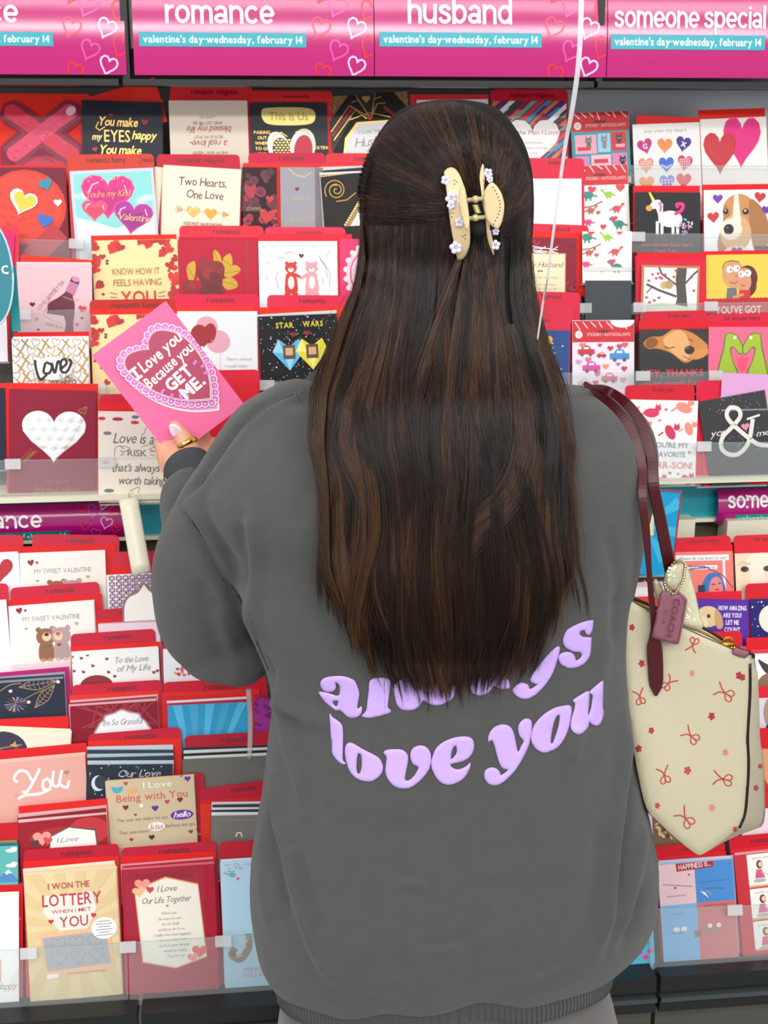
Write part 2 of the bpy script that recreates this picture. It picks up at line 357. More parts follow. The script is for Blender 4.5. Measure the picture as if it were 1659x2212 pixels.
strip_sign(1544, 1860, 1047, 1122, 'curved magenta shelf label beginning with some, at the right edge', d2)
# cream sign holder arm hanging beside the lower left label
hb = MB(); p0 = at(277, 1078, 1.87); p1 = at(306, 1238, 1.83)
hb.tube([p0 + (p1 - p0) * (i / 8) for i in range(9)], 0.0135, 14, flat=0.55, up=(1, 0, 0)); 
tag(hb.build('sign_holder', cream, smooth=True), 'cream plastic sign holder arm hanging beside the low left magenta label', 'sign holder')
# wire beside it
# ------------------------------------------------------------------ greeting cards, envelopes, divider tabs
PAPER = {}
def paper(c, rough=0.45): return mat('paper_' + c, c, rough, spec=0.22)
LEDGE = clear_mat('pocket_plastic', 0.25)
NTH = ['nearest to it', 'second behind it', 'third behind it', 'fourth behind it', 'fifth behind it']
def sheet(name, p, q, t, h, thick, m, rnd=0.0, outline=None, px=None, fold=False, parent=None, basis=None):
    """thin upright sheet whose top edge runs from p to q; returns object, width"""
    up, n = row_axes(t); u = (q - p).normalized(); wid = (q - p).length; up2 = n.cross(u).normalized()
    M = frame((p + q) / 2 - up2 * h, u, up2, n); mb = MB()
    if outline: P = [((x - px[0] - px[2] / 2) * wid / px[2], h - (y - px[1]) * wid / px[2]) for x, y in outline]
    elif rnd:
        P = [(-wid / 2, 0), (wid / 2, 0)]
        for k in range(5): th = R(90 * k / 4); P.append((wid / 2 - rnd + rnd * math.cos(th), h - rnd + rnd * math.sin(th)))
        for k in range(5): th = R(90 + 90 * k / 4); P.append((-wid / 2 + rnd + rnd * math.cos(th), h - rnd + rnd * math.sin(th)))
    else: P = [(-wid / 2, 0), (wid / 2, 0), (wid / 2, h), (-wid / 2, h)]
    mb.prism(P, -thick * (0.4 if fold else 1), 0)
    if fold:
        mb.add([(-wid / 2, 0, -thick * .4), (wid / 2, 0, -thick), (wid / 2, h * .997, -thick), (-wid / 2, h * .997, -thick * .4), (-wid / 2, 0, -thick * .6), (wid / 2, 0, -thick * 1.4), (wid / 2, h * .997, -thick * 1.4), (-wid / 2, h * .997, -thick * .6)],
               [(0, 1, 2, 3), (7, 6, 5, 4), (0, 4, 5, 1), (3, 2, 6, 7), (0, 3, 7, 4), (1, 5, 6, 2)])
    return mb.build(name, m, None, mw=M), wid
def cardstack(sec, TL, TR, col, art, label, short, tab=None, env=None, back=0, H=140, rnd=0, outline=None, proud=0.0, tilt=None, cat='card', name='greeting_card', bcol=None, rise=3.5, group=None, yref=None, rough=0.42):
    t = tilt if tilt is not None else SEC[sec][3]; up, n = row_axes(t); xm = (TL[0] + TR[0]) / 2; ym = yref if yref else (TL[1] + TR[1]) / 2
    P0 = stair(sec, xm, ym)
    on = lambda px, py, off: hit_plane(px, py, P0 + n * off, n)
    p, q = on(*TL, proud), on(*TR, proud); wid = (q - p).length; h = H / 100 * wid
    o, wid = sheet(name, p, q, t, h, 0.0007, paper(col, rough), rnd * wid / 100, outline, (TL[0], TL[1], TR[0] - TL[0]), fold=outline is None)
    tag(o, label, cat, group)
    if art:
        A = Art(H, True, (TL[0], TL[1], ((TR[0] - TL[0]) ** 2 + (TR[1] - TL[1]) ** 2) ** 0.5)); art(A); A.build('printed_front', o, wid, 0.0001)
    base = P0 - up * (h + ((p + q) / 2 - P0).dot(-up))
    off = proud - 0.0018
    for i in range(back):
        off -= 0.0017; dx = random.uniform(-3, 3); dy = -(i + 1) * rise + random.uniform(-.8, .8); tw = random.uniform(-1.5, 1.5)
        a_, b_ = on(TL[0] + dx, TL[1] + dy + tw, off), on(TR[0] + dx, TR[1] + dy - tw, off); hh = ((a_ + b_) / 2 - base).dot(up)
        c = (bcol or col) if not isinstance(bcol, (list, tuple)) else bcol[i % len(bcol)]
        s_, _ = sheet(name, a_, b_, t, hh, 0.0006, paper(c), rnd * wid / 100, fold=True)
        tag(s_, 'top edge of another card standing behind the %s, %s' % (short, NTH[i]), cat, 'spare cards behind the front ones')
    off -= 0.0022
    if env:
        es = env if isinstance(env, list) else [env]
        for j, e in enumerate(es):
            ec = e[4] if len(e) > 4 else 'ee1c26'
            a_, b_ = on(e[0], e[1], off), on(e[2], e[3], off); hh = ((a_ + b_) / 2 - base).dot(up)
            s_, _ = sheet('envelope', a_, b_, t, hh, 0.001, paper(ec, 0.5))
            tag(s_, 'plain %s envelope standing behind the %s%s' % ('red' if ec[0] in 'def' else 'coloured', short, '' if j == 0 else ', %s from the front' % ('second' if j == 1 else 'third')), 'envelope', 'envelopes behind the cards'); off -= 0.0016
    if tab:
        x0, y0, x1, y1, txt = tab[:5]; tc = tab[5] if len(tab) > 5 else 'd21238'
        a_, b_ = on(x0, y0, off), on(x1, y1, off); hh = ((a_ + b_) / 2 - base).dot(up); ww = (b_ - a_).length
        s_, _ = sheet('divider_tab', a_, b_, t, hh, 0.0008, paper(tc, 0.4), 0.007)
        tag(s_, 'red divider tab%s rising behind the %s' % (' reading ' + txt.replace('|', ' and ') if txt else '', short), 'divider', 'red category dividers')
        if txt:
            A = Art(60, True, (0, 0, 176))
            if '|' in txt:
                u_, v_ = txt.split('|'); A.text(u_, 78, 17, 11.5, '4a0a12', bold=0.008, width=80); A.text(v_, 165, 17, 11, '4a0a12', bold=0.005, width=26); A.rect(147, 2, 148, 24, '8a1a18')
            else: A.text(txt, 98 if len(txt) < 9 else 94, 17, 11.5, '5a0a1a', bold=0.008, width=min(8.0 * len(txt), 110) * .9)
            A.build('tab_lettering', s_, ww, 0.0003, origin_bottom=hh / ww * 100)
    # clear pocket the stack stands in
    u = Vector((1, 0, 0)); M = frame(base + Vector((0, 0, 0)), u, up, n); mb = MB(); hw = wid / 2 + 0.002
    mb.box(-hw, hw, -0.003, -0.0005, off - 0.003, proud + 0.003)
    side = 'left' if base.x < -0.15 else ('middle' if base.x < 0.565 else 'right')
    mb.v = [RACK[side].matrix_world.inverted() @ (M @ a) for a in mb.v]; mb.build('pocket_ledge', LEDGE, RACK[side])
    return o
def sc(A, t, x, y, s, c, **k):   # script-like lettering
    k.setdefault('slant', 0.28); k.setdefault('ws', 0.85); k.setdefault('sp', 0.02); k.setdefault('jit', 0.04); A.text(t, x, y, s, c, **k)
GOLD = 'd9b061'
# ---- upper tiers, first row
def a(A):
    for p in (((22, 240), (150, 335)), ((150, 240), (22, 335))): A.line(p, 50, '8f2340')
    for p, c in ((((24, 242), (150, 334)), 'e0304f'), (((148, 242), (26, 332)), 'e8446a')):
        A.line(p, 33, c); A.ell(*p[0], 17, 17, c); A.ell(*p[1], 17, 17, c)
    for i in range(90):
        x, y = random.uniform(20, 155), random.uniform(235, 340); d = abs(abs(x - 87) * .74 - abs(y - 288))
        if d < 14: A.line([(x, y), (x + 7, y + 2)], 1.2, random.choice(['f0607a', 'c81e44', 'f58aa0']))
    A.ell(152, 240, 12, 9, 'f9d3dd', rot=-40)
    A.ell(90, 392, 78, 56, 'a31c3a'); A.ell(90, 390, 64, 48, 'd22b48'); A.line([(85, 347), (100, 345), (112, 352)], 1.5, '701428')
cardstack('U', (-4, 214), (178, 214), '8f2340', a, 'red glitter card die-cut as a big X at the top left', 'big X card', env=(-30, 202, 192, 203, 'f0301f'), H=100,
          outline=[(-4, 250), (8, 224), (30, 216), (52, 228), (88, 256), (122, 230), (146, 216), (168, 224), (178, 246), (170, 266), (140, 288), (165, 306), (178, 330), (178, 396), (-4, 396), (-4, 318), (14, 300), (36, 284), (8, 268)])
def a(A):
    g = GOLD
    sc(A, 'You make', 253, 270, 20, g, bold=.012, foil=.7, width=86); A.line([(212, 262), (206, 274), (214, 280), (226, 272)], 1.8, g, .7)
    sc(A, 'my', 208, 300, 15, g, bold=.01, foil=.7); A.text('EYES', 252, 304, 27, g, bold=0, foil=.7, ws=.75); sc(A, 'happy', 310, 297, 19, g, bold=.01, foil=.7, width=52)
    sc(A, 'You make', 257, 330, 20, g, bold=.012, foil=.7, width=92); sc(A, 'smile', 262, 358, 20, g, foil=.7)
    A.heart(312, 261, 15, 'a80f22', 8); A.heart(240, 247, 9, 'a80f22', -10); A.heart(204, 322, 12, 'd01c30', -15)
cardstack('U', (176, 216), (351, 221), '2b2d3a', a, 'navy card with gold script You make my EYES happy', 'navy happy-eyes card', env=(178, 207, 352, 215, 'ef2f28'))
def env_tilt():
    up, n = row_axes(11); P0 = stair('U', 263, 218); P0 = P0 - n * 0.0068
    pts = [hit_plane(x, y, P0, n) for x, y in ((186, 212), (333, 167), (362, 262), (215, 312))]
    mb = MB().add(pts + [p - n * 0.001 for p in pts], [(0, 3, 2, 1), (4, 5, 6, 7), (0, 1, 5, 4), (1, 2, 6, 5), (2, 3, 7, 6), (3, 0, 4, 7)])
    tag(mb.build('envelope', paper('f03328', .5)), 'crooked red envelope poking up behind the navy happy-eyes card', 'envelope', 'envelopes behind the cards')
env_tilt()
def a(A):
    r = 'b52334'; b = '6b4a3c'
    A.text('...UOY OT', 447, 250, 6, b, rot=180); A.text('AND LET ME BE', 447, 262, 7, b, rot=180)
    sc(A, 'blessed my life', 450, 272, 15, r, rot=180, width=96); A.text('BECAUSE WE TRUST', 447, 292, 7, b, rot=180, width=62)
    sc(A, 'a real love-', 448, 302, 16, r, rot=180, width=80); A.text('AND MY HEART NEEDED', 450, 326, 6.5, b, rot=180, width=76)
cardstack('U', (364, 217), (534, 217), 'f3e6cf', a, 'cream card standing upside down with red and brown lettering', 'upside-down cream card', tab=(367, 186, 545, 186, 'romantic religious', 'e8323c'), env=(366, 207, 548, 207, 'e92a34'))
def a(A):
    A.poly(loop_smooth([(566, 236), (590, 232), (650, 232), (676, 238), (680, 254), (668, 267), (620, 270), (578, 267), (565, 254)], 4), 'efe08a', .35)
    A.text('This Is Us', 622, 259, 19, 'c39a4a', width=84, jit=.04)
    for i, s_ in enumerate(('PAIRING', 'OUT', 'WHERE', 'TO GO', 'FOR')): A.text(s_, 564, 288 + i * 11.5, 7, GOLD, bold=.01, foil=.6)
    A.text('TEXTING', 690, 321, 7, GOLD, bold=.01, foil=.6)
    A.ell(600, 320, 24, 38, 'ffffff', rot=-18); A.ell(650, 318, 28, 42, 'ffffff', rot=14); A.ell(652, 322, 20, 32, 'd5283f', rot=8)
    A.ell(605, 322, 19, 26, '1c1a18', rot=-12)
    for i in range(8):
        for j in range(5): A.ell(590 + j * 8 + (i % 2) * 4, 301 + i * 5.5, 3, 1.7, 'e5c679', .5, 8)
    A.line([(582, 305), (588, 290), (605, 285), (618, 294)], 1.6, GOLD, .6); A.line([(636, 285), (655, 278), (672, 290), (676, 325)], 1.8, GOLD, .6)
cardstack('U', (539, 221), (706, 221), '35373c', a, 'charcoal card with rounded corners reading This Is Us', 'This Is Us card', tab=(540, 196, 718, 197, 'romantic', 'ea3038'), env=(545, 211, 716, 212, 'ee3838'), rnd=7)
def a(A):
    A.poly([(706, 200), (760, 200), (706, 262)], 'b3935c', .5); A.poly([(840, 200), (892, 190), (892, 262)], 'b3935c', .5)
    for i in range(160):
        x = random.choice((random.uniform(708, 750), random.uniform(855, 886))); A.ell(x, random.uniform(206, 250), 1.3, 1, random.choice(['e6cf9c', '8c6d3a', 'd0ac6c']), .5, 6)
    A.poly([(706, 262), (762, 200), (840, 200), (892, 262), (892, 320), (845, 255), (758, 255), (706, 330)], '1e1c1a')
    A.line([(710, 292), (758, 238)], 7, '98262a'); A.line([(826, 240), (870, 280)], 7, '98262a')
    for P in ([(712, 302), (764, 242), (786, 262)], [(708, 284), (752, 232), (790, 258)], [(765, 206), (790, 255), (797, 255), (810, 206)], [(757, 226), (772, 222), (792, 256)], [(822, 218), (806, 222), (800, 256)], [(750, 262), (792, 250), (838, 262)], [(830, 232), (812, 232), (800, 254)]): A.line(P, 2, GOLD, .7)
    A.poly([(765, 206), (810, 206), (798, 250), (790, 250)], '2c2a26'); A.heart(789, 222, 18, 'c39a5c', 0, .5)
    A.poly([(728, 340), (736, 300), (764, 268), (838, 268), (864, 300), (868, 340)], GOLD, .6); A.poly([(732, 345), (740, 304), (768, 272), (834, 272), (860, 304), (864, 345)], 'f3f3f3')
    A.heart(793, 261, 15, 'b8101e'); A.text("YOU'RE THE BEST", 800, 294, 8, '9a9a98', width=70); sc(A, 'Husband', 800, 320, 21, 'a8a49c', width=90)
cardstack('U', (706, 209), (880, 197), '1e1c1a', a, 'black and gold art deco card for a husband, half behind her head', 'art deco husband card', back=2, rise=-1, bcol='c9c4b8', H=130)
cardstack('U', (900, 216), (1054, 214), 'f4f2ee', None, 'white card almost hidden behind the top of her head', 'hidden white card', env=(886, 204, 1055, 204, 'ee3038'))
def a(A):
    cs = ['d8414e', '3d9cc4', 'e87a5c', '6b2f7e', 'ffffff', '4a4a4e', 'b01e3c', '8aa8a0']
    for i in range(-4, 26):
        A.poly([(1040 + i * 16, 215), (1053 + i * 16, 215), (903 + i * 16, 345), (890 + i * 16, 345)], cs[i % 8])
        for j in range(3):
            yy = 225 + j * 40 + (i * 17) % 30; xx = 1046 + i * 16 - (yy - 215) * 1.15; A.poly([(xx, yy), (xx + 13, yy), (xx - 8, yy + 18), (xx - 21, yy + 18)], cs[(i * 3 + j) % 8])
    A.heart(1148, 308, 118, 'fbfaf7', tall=.95); A.text('To the Man I Love', 1148, 289, 10, 'c23a48', slant=.1, width=112); A.text('God knows', 1150, 308, 5, '9a8a80', width=40); A.text('how much you mean', 1150, 319, 5, '9a8a80', width=62); A.text('to me', 1150, 330, 5, '9a8a80')
cardstack('U', (1062, 218), (1223, 218), '5a5a62', a, 'card with diagonal coloured stripes and a white heart, The Man I Love', 'striped Man I Love card', tab=(1060, 193, 1227, 194, 'husband religious', 'df1f40'), env=(1062, 214, 1227, 214, 'ee2c34'))
def stick_head(A, x0, x1, y0, y1, y2):
    A.rect(x0, y0, x1, y2, 'cf1526'); A.ell((x0 + x1) / 2, y0 + 22, 15, 3, '7a0a14'); A.ell(x0 + 14, y1 - 12, 8, 8, 'f6e6e2'); A.text('12', x0 + 14, y1 - 9, 6, 'cf1526')
    A.text('STICKERS / AUTOCOLLANTS', (x0 + x1) / 2 + 12, y1 - 9, 6.5, 'f6c8c2', bold=.01, width=(x1 - x0) * .7)
    for i in range(7): xx = x0 + 6 + i * 17; A.line([(xx, y0 + 3), (xx + random.uniform(4, 14), y0 + random.uniform(10, 20))], 2.2, 'f8d9d6')
def a(A):
    stick_head(A, 1232, 1357, 242, 284, 284); A.rect(1232, 284, 1357, 380, '2a9c9c')
    A.rect(1239, 291, 1285, 330, 'f0a8bc'); A.rect(1288, 289, 1315, 328, '9fd0ea'); A.rect(1317, 287, 1350, 326, 'd8283a'); A.rect(1239, 335, 1268, 360, 'd98ac4'); A.rect(1272, 333, 1315, 362, 'f2c2d4'); A.rect(1318, 331, 1350, 360, 'e880b4')
    for x, y, c in ((1268, 304, '6c6660'), (1302, 302, '8c8a90'), (1334, 300, '4c2a2c'), (1340, 346, '1c1a1e')):
        A.ell(x, y, 7, 6, c); A.ell(x, y + 11, 5, 8, c); A.poly([(x - 6, y - 3), (x - 6, y - 11), (x - 1, y - 5)], c); A.poly([(x + 6, y - 3), (x + 6, y - 11), (x + 1, y - 5)], c); A.ell(x - 2, y, 1, 1, 'ffffff'); A.ell(x + 3, y, 1, 1, 'ffffff')
    A.rect(1244, 316, 1270, 323, 'd8283a'); A.rect(1326, 312, 1346, 319, 'f0a8bc'); A.rect(1278, 342, 1308, 350, 'd8283a')
STK = dict(cat='sticker pack', name='sticker_pack', group='sticker packs in the narrow column', rough=.22)
cardstack('U', (1232, 244), (1357, 239), 'd6d2cc', a, 'sticker pack with cats on pink, blue and red stamps, red header', 'cat sticker pack', H=120, **STK)
def a(A):
    A.text('you own my heart', 1436, 287, 8, '9a9690', width=92, slant=.1)
    hs = [(1392, 318, 'c4207c', -15), (1434, 318, 'ee8f4a', 4), (1474, 316, '3a2490', 12), (1392, 357, 'ee8a72', 0), (1436, 357, '3f68d0', 0), (1476, 355, 'd02c68', 10), (1392, 395, 'f0a05a', 0), (1436, 394, '7a82d0', 0), (1472, 392, 'e23e4c', 5)]
    for x, y, c, r in hs: A.heart(x, y - 2, 33, c, r, tall=1.1)
    for x, y in ((1392, 357), (1476, 355)):
        for i in range(4): A.line([(x - 12, y - 10 + i * 5), (x + 12, y - 12 + i * 5)], 1, 'fbe3dc')
        for i in range(5): A.line([(x - 10 + i * 5, y - 12), (x - 12 + i * 5, y + 10)], 1, 'fbe3dc')
    A.text('G', 1391, 320, 11, 'ffffff', bold=.01); A.text('x', 1473, 318, 15, 'ffffff', bold=.02, rot=20); A.line([(1426, 354), (1436, 362), (1446, 354)], 2, 'ffffff')
    for i in range(12): A.ell(1425 + i % 4 * 7, 386 + i // 4 * 6, 2, 2, 'f4f2f8')
RG = 'romantic cards in the right bay'
cardstack('U', (1366, 269), (1511, 264), 'f7f3ee', a, 'white card with nine small painted hearts in three rows', 'nine hearts card', env=(1375, 249, 1512, 254, 'e6281f'), yref=262)
def a(A):
    A.heart(1600, 310, 82, 'e6147e', 4, tall=1.45); A.heart(1552, 330, 72, 'c81e2e', 2, tall=1.35)
    for i in range(9): A.line([(1522 + i * 7, 296 + abs(i - 4) * 2), (1536 + i * 5, 350 - abs(i - 4) * 4)], .9, 'e0505a')
cardstack('U', (1512, 258), (1655, 252), 'f7f1ea', a, 'white card with two tall overlapping hearts, red and magenta', 'two tall hearts card', env=(1508, 238, 1652, 233, 'ea2618'), yref=262)
# ---- second row
def a(A):
    A.ell(52, 448, 88, 82, 'd8301c'); A.ell(50, 446, 80, 74, 'e23a22')
    for i in range(60): th = random.uniform(0, 6.28); r = random.uniform(.3, .95); x = 50 + 76 * r * math.cos(th); y = 446 + 68 * r * math.sin(th); A.line([(x, y), (x + 6, y + 1.5)], 1, random.choice(['c82818', 'f0563c']))
    A.line([(60, 560), (120, 505)], 46, 'c02a36')
    A.heart(45, 440, 62, 'ffffff', 20); A.heart(48, 440, 50, 'f0cf3a', 20); A.heart(98, 400, 30, '1c8fa8', -20); A.heart(92, 480, 34, '2a6cc8', 15); A.heart(122, 440, 18, 'ffffff', 0)
cardstack('U', (-30, 362), (140, 362), '7c1e34', a, 'dark maroon rounded card with a big orange-red disc at the left edge', 'red disc card', rnd=16, env=(-40, 357, 142, 357, 'e92c30'), H=118)
def a(A):
    A.rect(150, 370, 331, 640, 'cfd6e8'); A.rect(157, 377, 325, 640, '8fdcd6'); A.poly([(157, 470), (190, 480), (240, 498), (325, 470), (325, 640), (157, 640)], 'f2f8fa')
    for x, y in ((300, 440), (315, 434), (170, 425)): A.ell(x, y, 14, 7, 'c8ecec')
    def bal(x, y, w, c, d, r): A.heart(x, y, w * 1.04, 'f45a90', r, tall=.92); A.heart(x, y, w, c, r, tall=.92); A.line([(x - w * .36, y - w * .12), (x - w * .28, y - w * .26), (x - w * .16, y - w * .3)], 2.4, 'ffd6ea'); A.line([(x + w * .38, y - w * .05), (x + w * .34, y - w * .22)], 2, 'ffd6ea'); A.heart(x + 1, y + w * .06, w * .68, d, r, tall=.8)
    bal(228, 430, 112, 'e01b86', 'c8107c', 4); bal(197, 458, 54, 'f0506e', 'e03a60', 4); bal(278, 478, 84, 'b41e98', '9c1484', 12)
    sc(A, "You're my Kind", 228, 429, 15, 'c48a4c', width=96, foil=.4); sc(A, 'Valentine', 280, 483, 16, 'c8985c', width=72, rot=8, foil=.4)
    for i in range(14): A.ell(random.uniform(165, 320), random.uniform(382, 400), 1.2, 1.8, GOLD, .5, 6)
cardstack('U', (150, 370), (331, 362), 'dfe5f0', a, 'mint card with pink and purple heart balloons in a clear sleeve', 'heart balloons card', tab=(145, 334, 332, 332, 'romantic funny|music', 'd8402c'), H=110)
def a(A):
    m = '5c2430'
    sc(A, 'Two Hearts,', 438, 397, 19, m, width=104, slant=.12, bold=.004); sc(A, 'One Love', 444, 424, 19, m, width=80, slant=.12, bold=.004)
    A.line([(380, 449), (496, 455)], 1.6, 'a8854a', .5); A.heart(420, 455, 30, 'b08a48', 0, .5); A.heart(458, 457, 28, 'a8802c', 0, .5)
    for i in range(40): A.ell(420 + random.uniform(-10, 10), 452 + random.uniform(-8, 6), .9, .9, 'e8cf94', .3, 6)
    for i in range(3): A.line([(384 + i * 4, 442), (388 + i * 4, 450), (383 + i * 4, 456)], 1, 'a8854a')
    A.poly([(484, 448), (499, 455), (484, 461)], 'a8854a', .4); A.text('GOD MUST HAVE KNOWN', 442, 482, 7, '4a3a34', width=84)
cardstack('U', (353, 356), (521, 366), 'f6ecd2', a, 'cream card reading Two Hearts, One Love with gold hearts', 'Two Hearts card', tab=(338, 333, 518, 334, 'romantic religious', 'cc1434'), back=1, rise=-6, bcol='efe4bb', env=(334, 360, 352, 362, 'f0ead0'))
def a(A):
    for i in range(26):
        x, y = random.uniform(525, 595), random.uniform(364, 490); r = random.uniform(6, 13); c = random.choice(['6a1428', 'b01a2e', '8c1830', 'd02438', '4a1020', 'e0384a'] if y > 410 else ['4a1428', '6a1a30', '38101e', '7c1e34'])
        A.ell(x, y, r, r * .9, c, rot=random.uniform(0, 90)); A.ell(x + 1, y + 1, r * .5, r * .45, '5a1020')
    A.heart(575, 468, 34, 'cc2030', 10, tall=1.1); A.poly(loop_smooth([(528, 398), (540, 402), (552, 398), (550, 420), (540, 428), (530, 418)]), 'b02038'); A.heart(582, 430, 18, 'c8283c')
    for i in range(10): A.line([(530 + i * 4, 455), (534 + i * 3, 447)], 1, 'd8a878')
cardstack('U', (523, 361), (597, 362), '2e0c18', a, 'narrow dark card with a print of crimson roses and tulips', 'dark roses card', tab=(536, 330, 702, 330, 'romantic', 'd01440'), env=(525, 352, 698, 355, 'f03028'), H=200)
def a(A):
    A.heart(641, 408, 10, '7c1420'); g = 'b8a890'
    sc(A, 'I want', 642, 433, 17, g, width=54, rot=-6); sc(A, 'to share', 646, 478, 17, g, width=62, rot=-6); A.line([(624, 364), (636, 376), (655, 382), (672, 372)], 2, 'b49a6c', .4); A.rect(680, 362, 697, 600, '7c6c72')
cardstack('U', (605, 361), (697, 362), 'a3a0a8', a, 'narrow silver-grey card reading I want to share with a tiny heart', 'silver I want card', H=165)
def a(A):
    for i in range(22): A.ell(695 + i * 5, 381 - i * .35, 1.7, 1.7, GOLD, .6, 8)
    for k in range(2):
        P = [(722 + (24 - k * 8 - i * .55) * math.cos(i * .35 + 2.6) + k * 2, 412 + (24 - k * 8 - i * .55) * math.sin(i * .35 + 2.6)) for i in range(26)]; A.line(P, 1.8, '9c7c40', .6)
    A.line([(722, 436), (745, 434), (765, 420)], 1.8, '9c7c40', .6)
    A.poly([(735, 490), (790, 405), (800, 405), (800, 490)], '8a6c40', .4); A.poly([(748, 490), (792, 425), (800, 425), (800, 490)], 'e8e2dc')
    for i in range(18): A.ell(737 + i * 3.3, 486 - i * 4.6, 1.7, 1.7, 'f0dc9c', .4, 8)
cardstack('U', (692, 378), (800, 372), '1e1612', a, 'black card with a gold swirl and gold beading beside her hair', 'black beaded card', tab=(703, 331, 860, 331, 'romantic', 'e02c3c'), env=(695, 352, 860, 352, 'ee3038'), back=3, bcol=['e8e6e4', '2a2624', 'dcdad8'], H=160, rise=5)
cardstack('U', (1140, 386), (1256, 386), 'f3f3f5', None, 'blank white card back to the right of her head', 'blank white card', tab=(1130, 341, 1262, 342, 'husband', 'de2242'), H=120)
def dino(A, x, y, s, c, f=1):
    A.ell(x, y, s * .9, s * .6, c); A.line([(x + f * s * .6, y), (x + f * s * 1.3, y - s * .8)], s * .35, c); A.ell(x + f * s * 1.4, y - s * .9, s * .35, s * .25, c)
    A.line([(x - f * s * .6, y), (x - f * s * 1.5, y + s * .3)], s * .25, c); A.rect(x - s * .5, y, x - s * .2, y + s * .95, c); A.rect(x + s * .2, y, x + s * .5, y + s * .95, c)
def sheetdino(A, oy):
    dino(A, 1268, 420 + oy, 13, '2a8c7a', -1); A.heart(1276, 410 + oy, 18, 'e0384c', 10); dino(A, 1312, 420 + oy, 10, '9cc832', -1); A.heart(1338, 408 + oy, 20, 'd84858')
    dino(A, 1272, 452 + oy, 9, 'b8604c', 1); A.line([(1250, 446 + oy), (1275, 444 + oy), (1298, 434 + oy)], 2.5, 'a85a48'); dino(A, 1328, 450 + oy, 10, 'd84850', 1); dino(A, 1266, 476 + oy, 9, 'e8407c', -1); A.heart(1298, 488 + oy, 13, 'dc3848'); dino(A, 1332, 482 + oy, 12, '2a8c7a', -1); A.heart(1322, 472 + oy, 14, 'e0384c'); A.heart(1288, 458 + oy, 10, 'd84858')
def a(A): stick_head(A, 1233, 1358, 357, 398, 400); sheetdino(A, 0); A.heart(1292, 508, 14, 'a8c838')
cardstack('U', (1233, 359), (1356, 355), 'f4f1ec', a, 'sticker pack of green and red dinosaurs with a red header', 'dinosaur sticker pack', H=125, **STK)
def a(A):
    A.ell(1448, 470, 26, 17, 'ffffff'); A.rect(1422, 438, 1432, 466, 'ffffff'); A.line([(1428, 462), (1420, 440)], 11, 'ffffff'); A.ell(1416, 440, 13, 8, 'ffffff', rot=-30); A.ell(1402, 448, 7, 6, 'f0a030')
    for x in (1417, 1427, 1451, 1461): A.rect(x, 475, x + 6, 502, 'ffffff')
    A.poly([(1400, 414), (1404, 414), (1416, 434), (1409, 435)], 'e8e23a'); A.line([(1424, 436), (1428, 446), (1426, 454)], 5, 'e85a9c'); A.line([(1412, 430), (1410, 434)], 3, 'ffffff')
    A.line(catmull([(1458, 460, 0), (1472, 452, 0), (1475, 440, 0), (1462, 440, 0), (1464, 446, 0)], 4), 7, 'e6287c')
    for i in range(60):
        x, y = 1481 + random.uniform(-18, 18), 484 + random.uniform(-18, 18)
        if (x - 1481) ** 2 + (y - 486) ** 2 < 330: A.ell(x, y, 1.8, 1.8, random.choice(['f29ac0', '8ac0e8', 'f4f4f4', 'f2d080', 'b080d8']), n=8)
    A.text('More than little Candy Hearts', 1442, 527, 6.5, 'e02a6c', bold=.012, width=112); A.text('Come True', 1438, 539, 6.5, 'e02a6c', bold=.012, width=46)
cardstack('U', (1372, 415), (1513, 416), '26262a', a, 'black card with a white cartoon unicorn with pink tail', 'unicorn card', env=(1368, 401, 1512, 401, 'dd1626'), H=110)
def a(A):
    A.ell(1596, 455, 36, 36, 'c98c50'); A.poly(loop_smooth([(1620, 430), (1650, 455), (1662, 500), (1650, 540), (1628, 535), (1618, 480)]), 'a8703c'); A.poly(loop_smooth([(1565, 440), (1560, 480), (1548, 520), (1556, 545), (1574, 520), (1578, 470)]), 'b07a44')
    A.ell(1588, 500, 34, 38, 'd8a878'); A.poly([(1586, 420), (1594, 420), (1600, 480), (1580, 480)], 'f0e2d0'); A.ell(1578, 492, 24, 22, 'f0e0cc'); A.ell(1573, 492, 11, 11, '1c1614'); A.ell(1570, 488, 3, 2, '6a6260')
    A.ell(1567, 455, 6, 6, '2c1c14'); A.ell(1610, 456, 7, 6.5, '2c1c14'); A.ell(1609, 454, 2, 2, 'ffffff'); A.ell(1566, 453, 1.6, 1.6, 'ffffff'); A.ell(1590, 545, 32, 18, 'f2ded0'); A.heart(1590, 540, 24, '7a2a6c'); A.rect(1628, 528, 1659, 545, '3c2a2c')
    A.heart(1550, 430, 22, '7038a8', 0); A.heart(1540, 468, 26, 'c82a34', -5); A.heart(1641, 428, 25, 'c8242c', 8); A.heart(1655, 454, 20, '5c30a0', 0)
cardstack('U', (1520, 411), (1665, 409), 'fbf9f7', a, 'white card with a beagle puppy face and hearts', 'beagle puppy card', env=(1517, 399, 1662, 397, 'e0161e'), H=100)
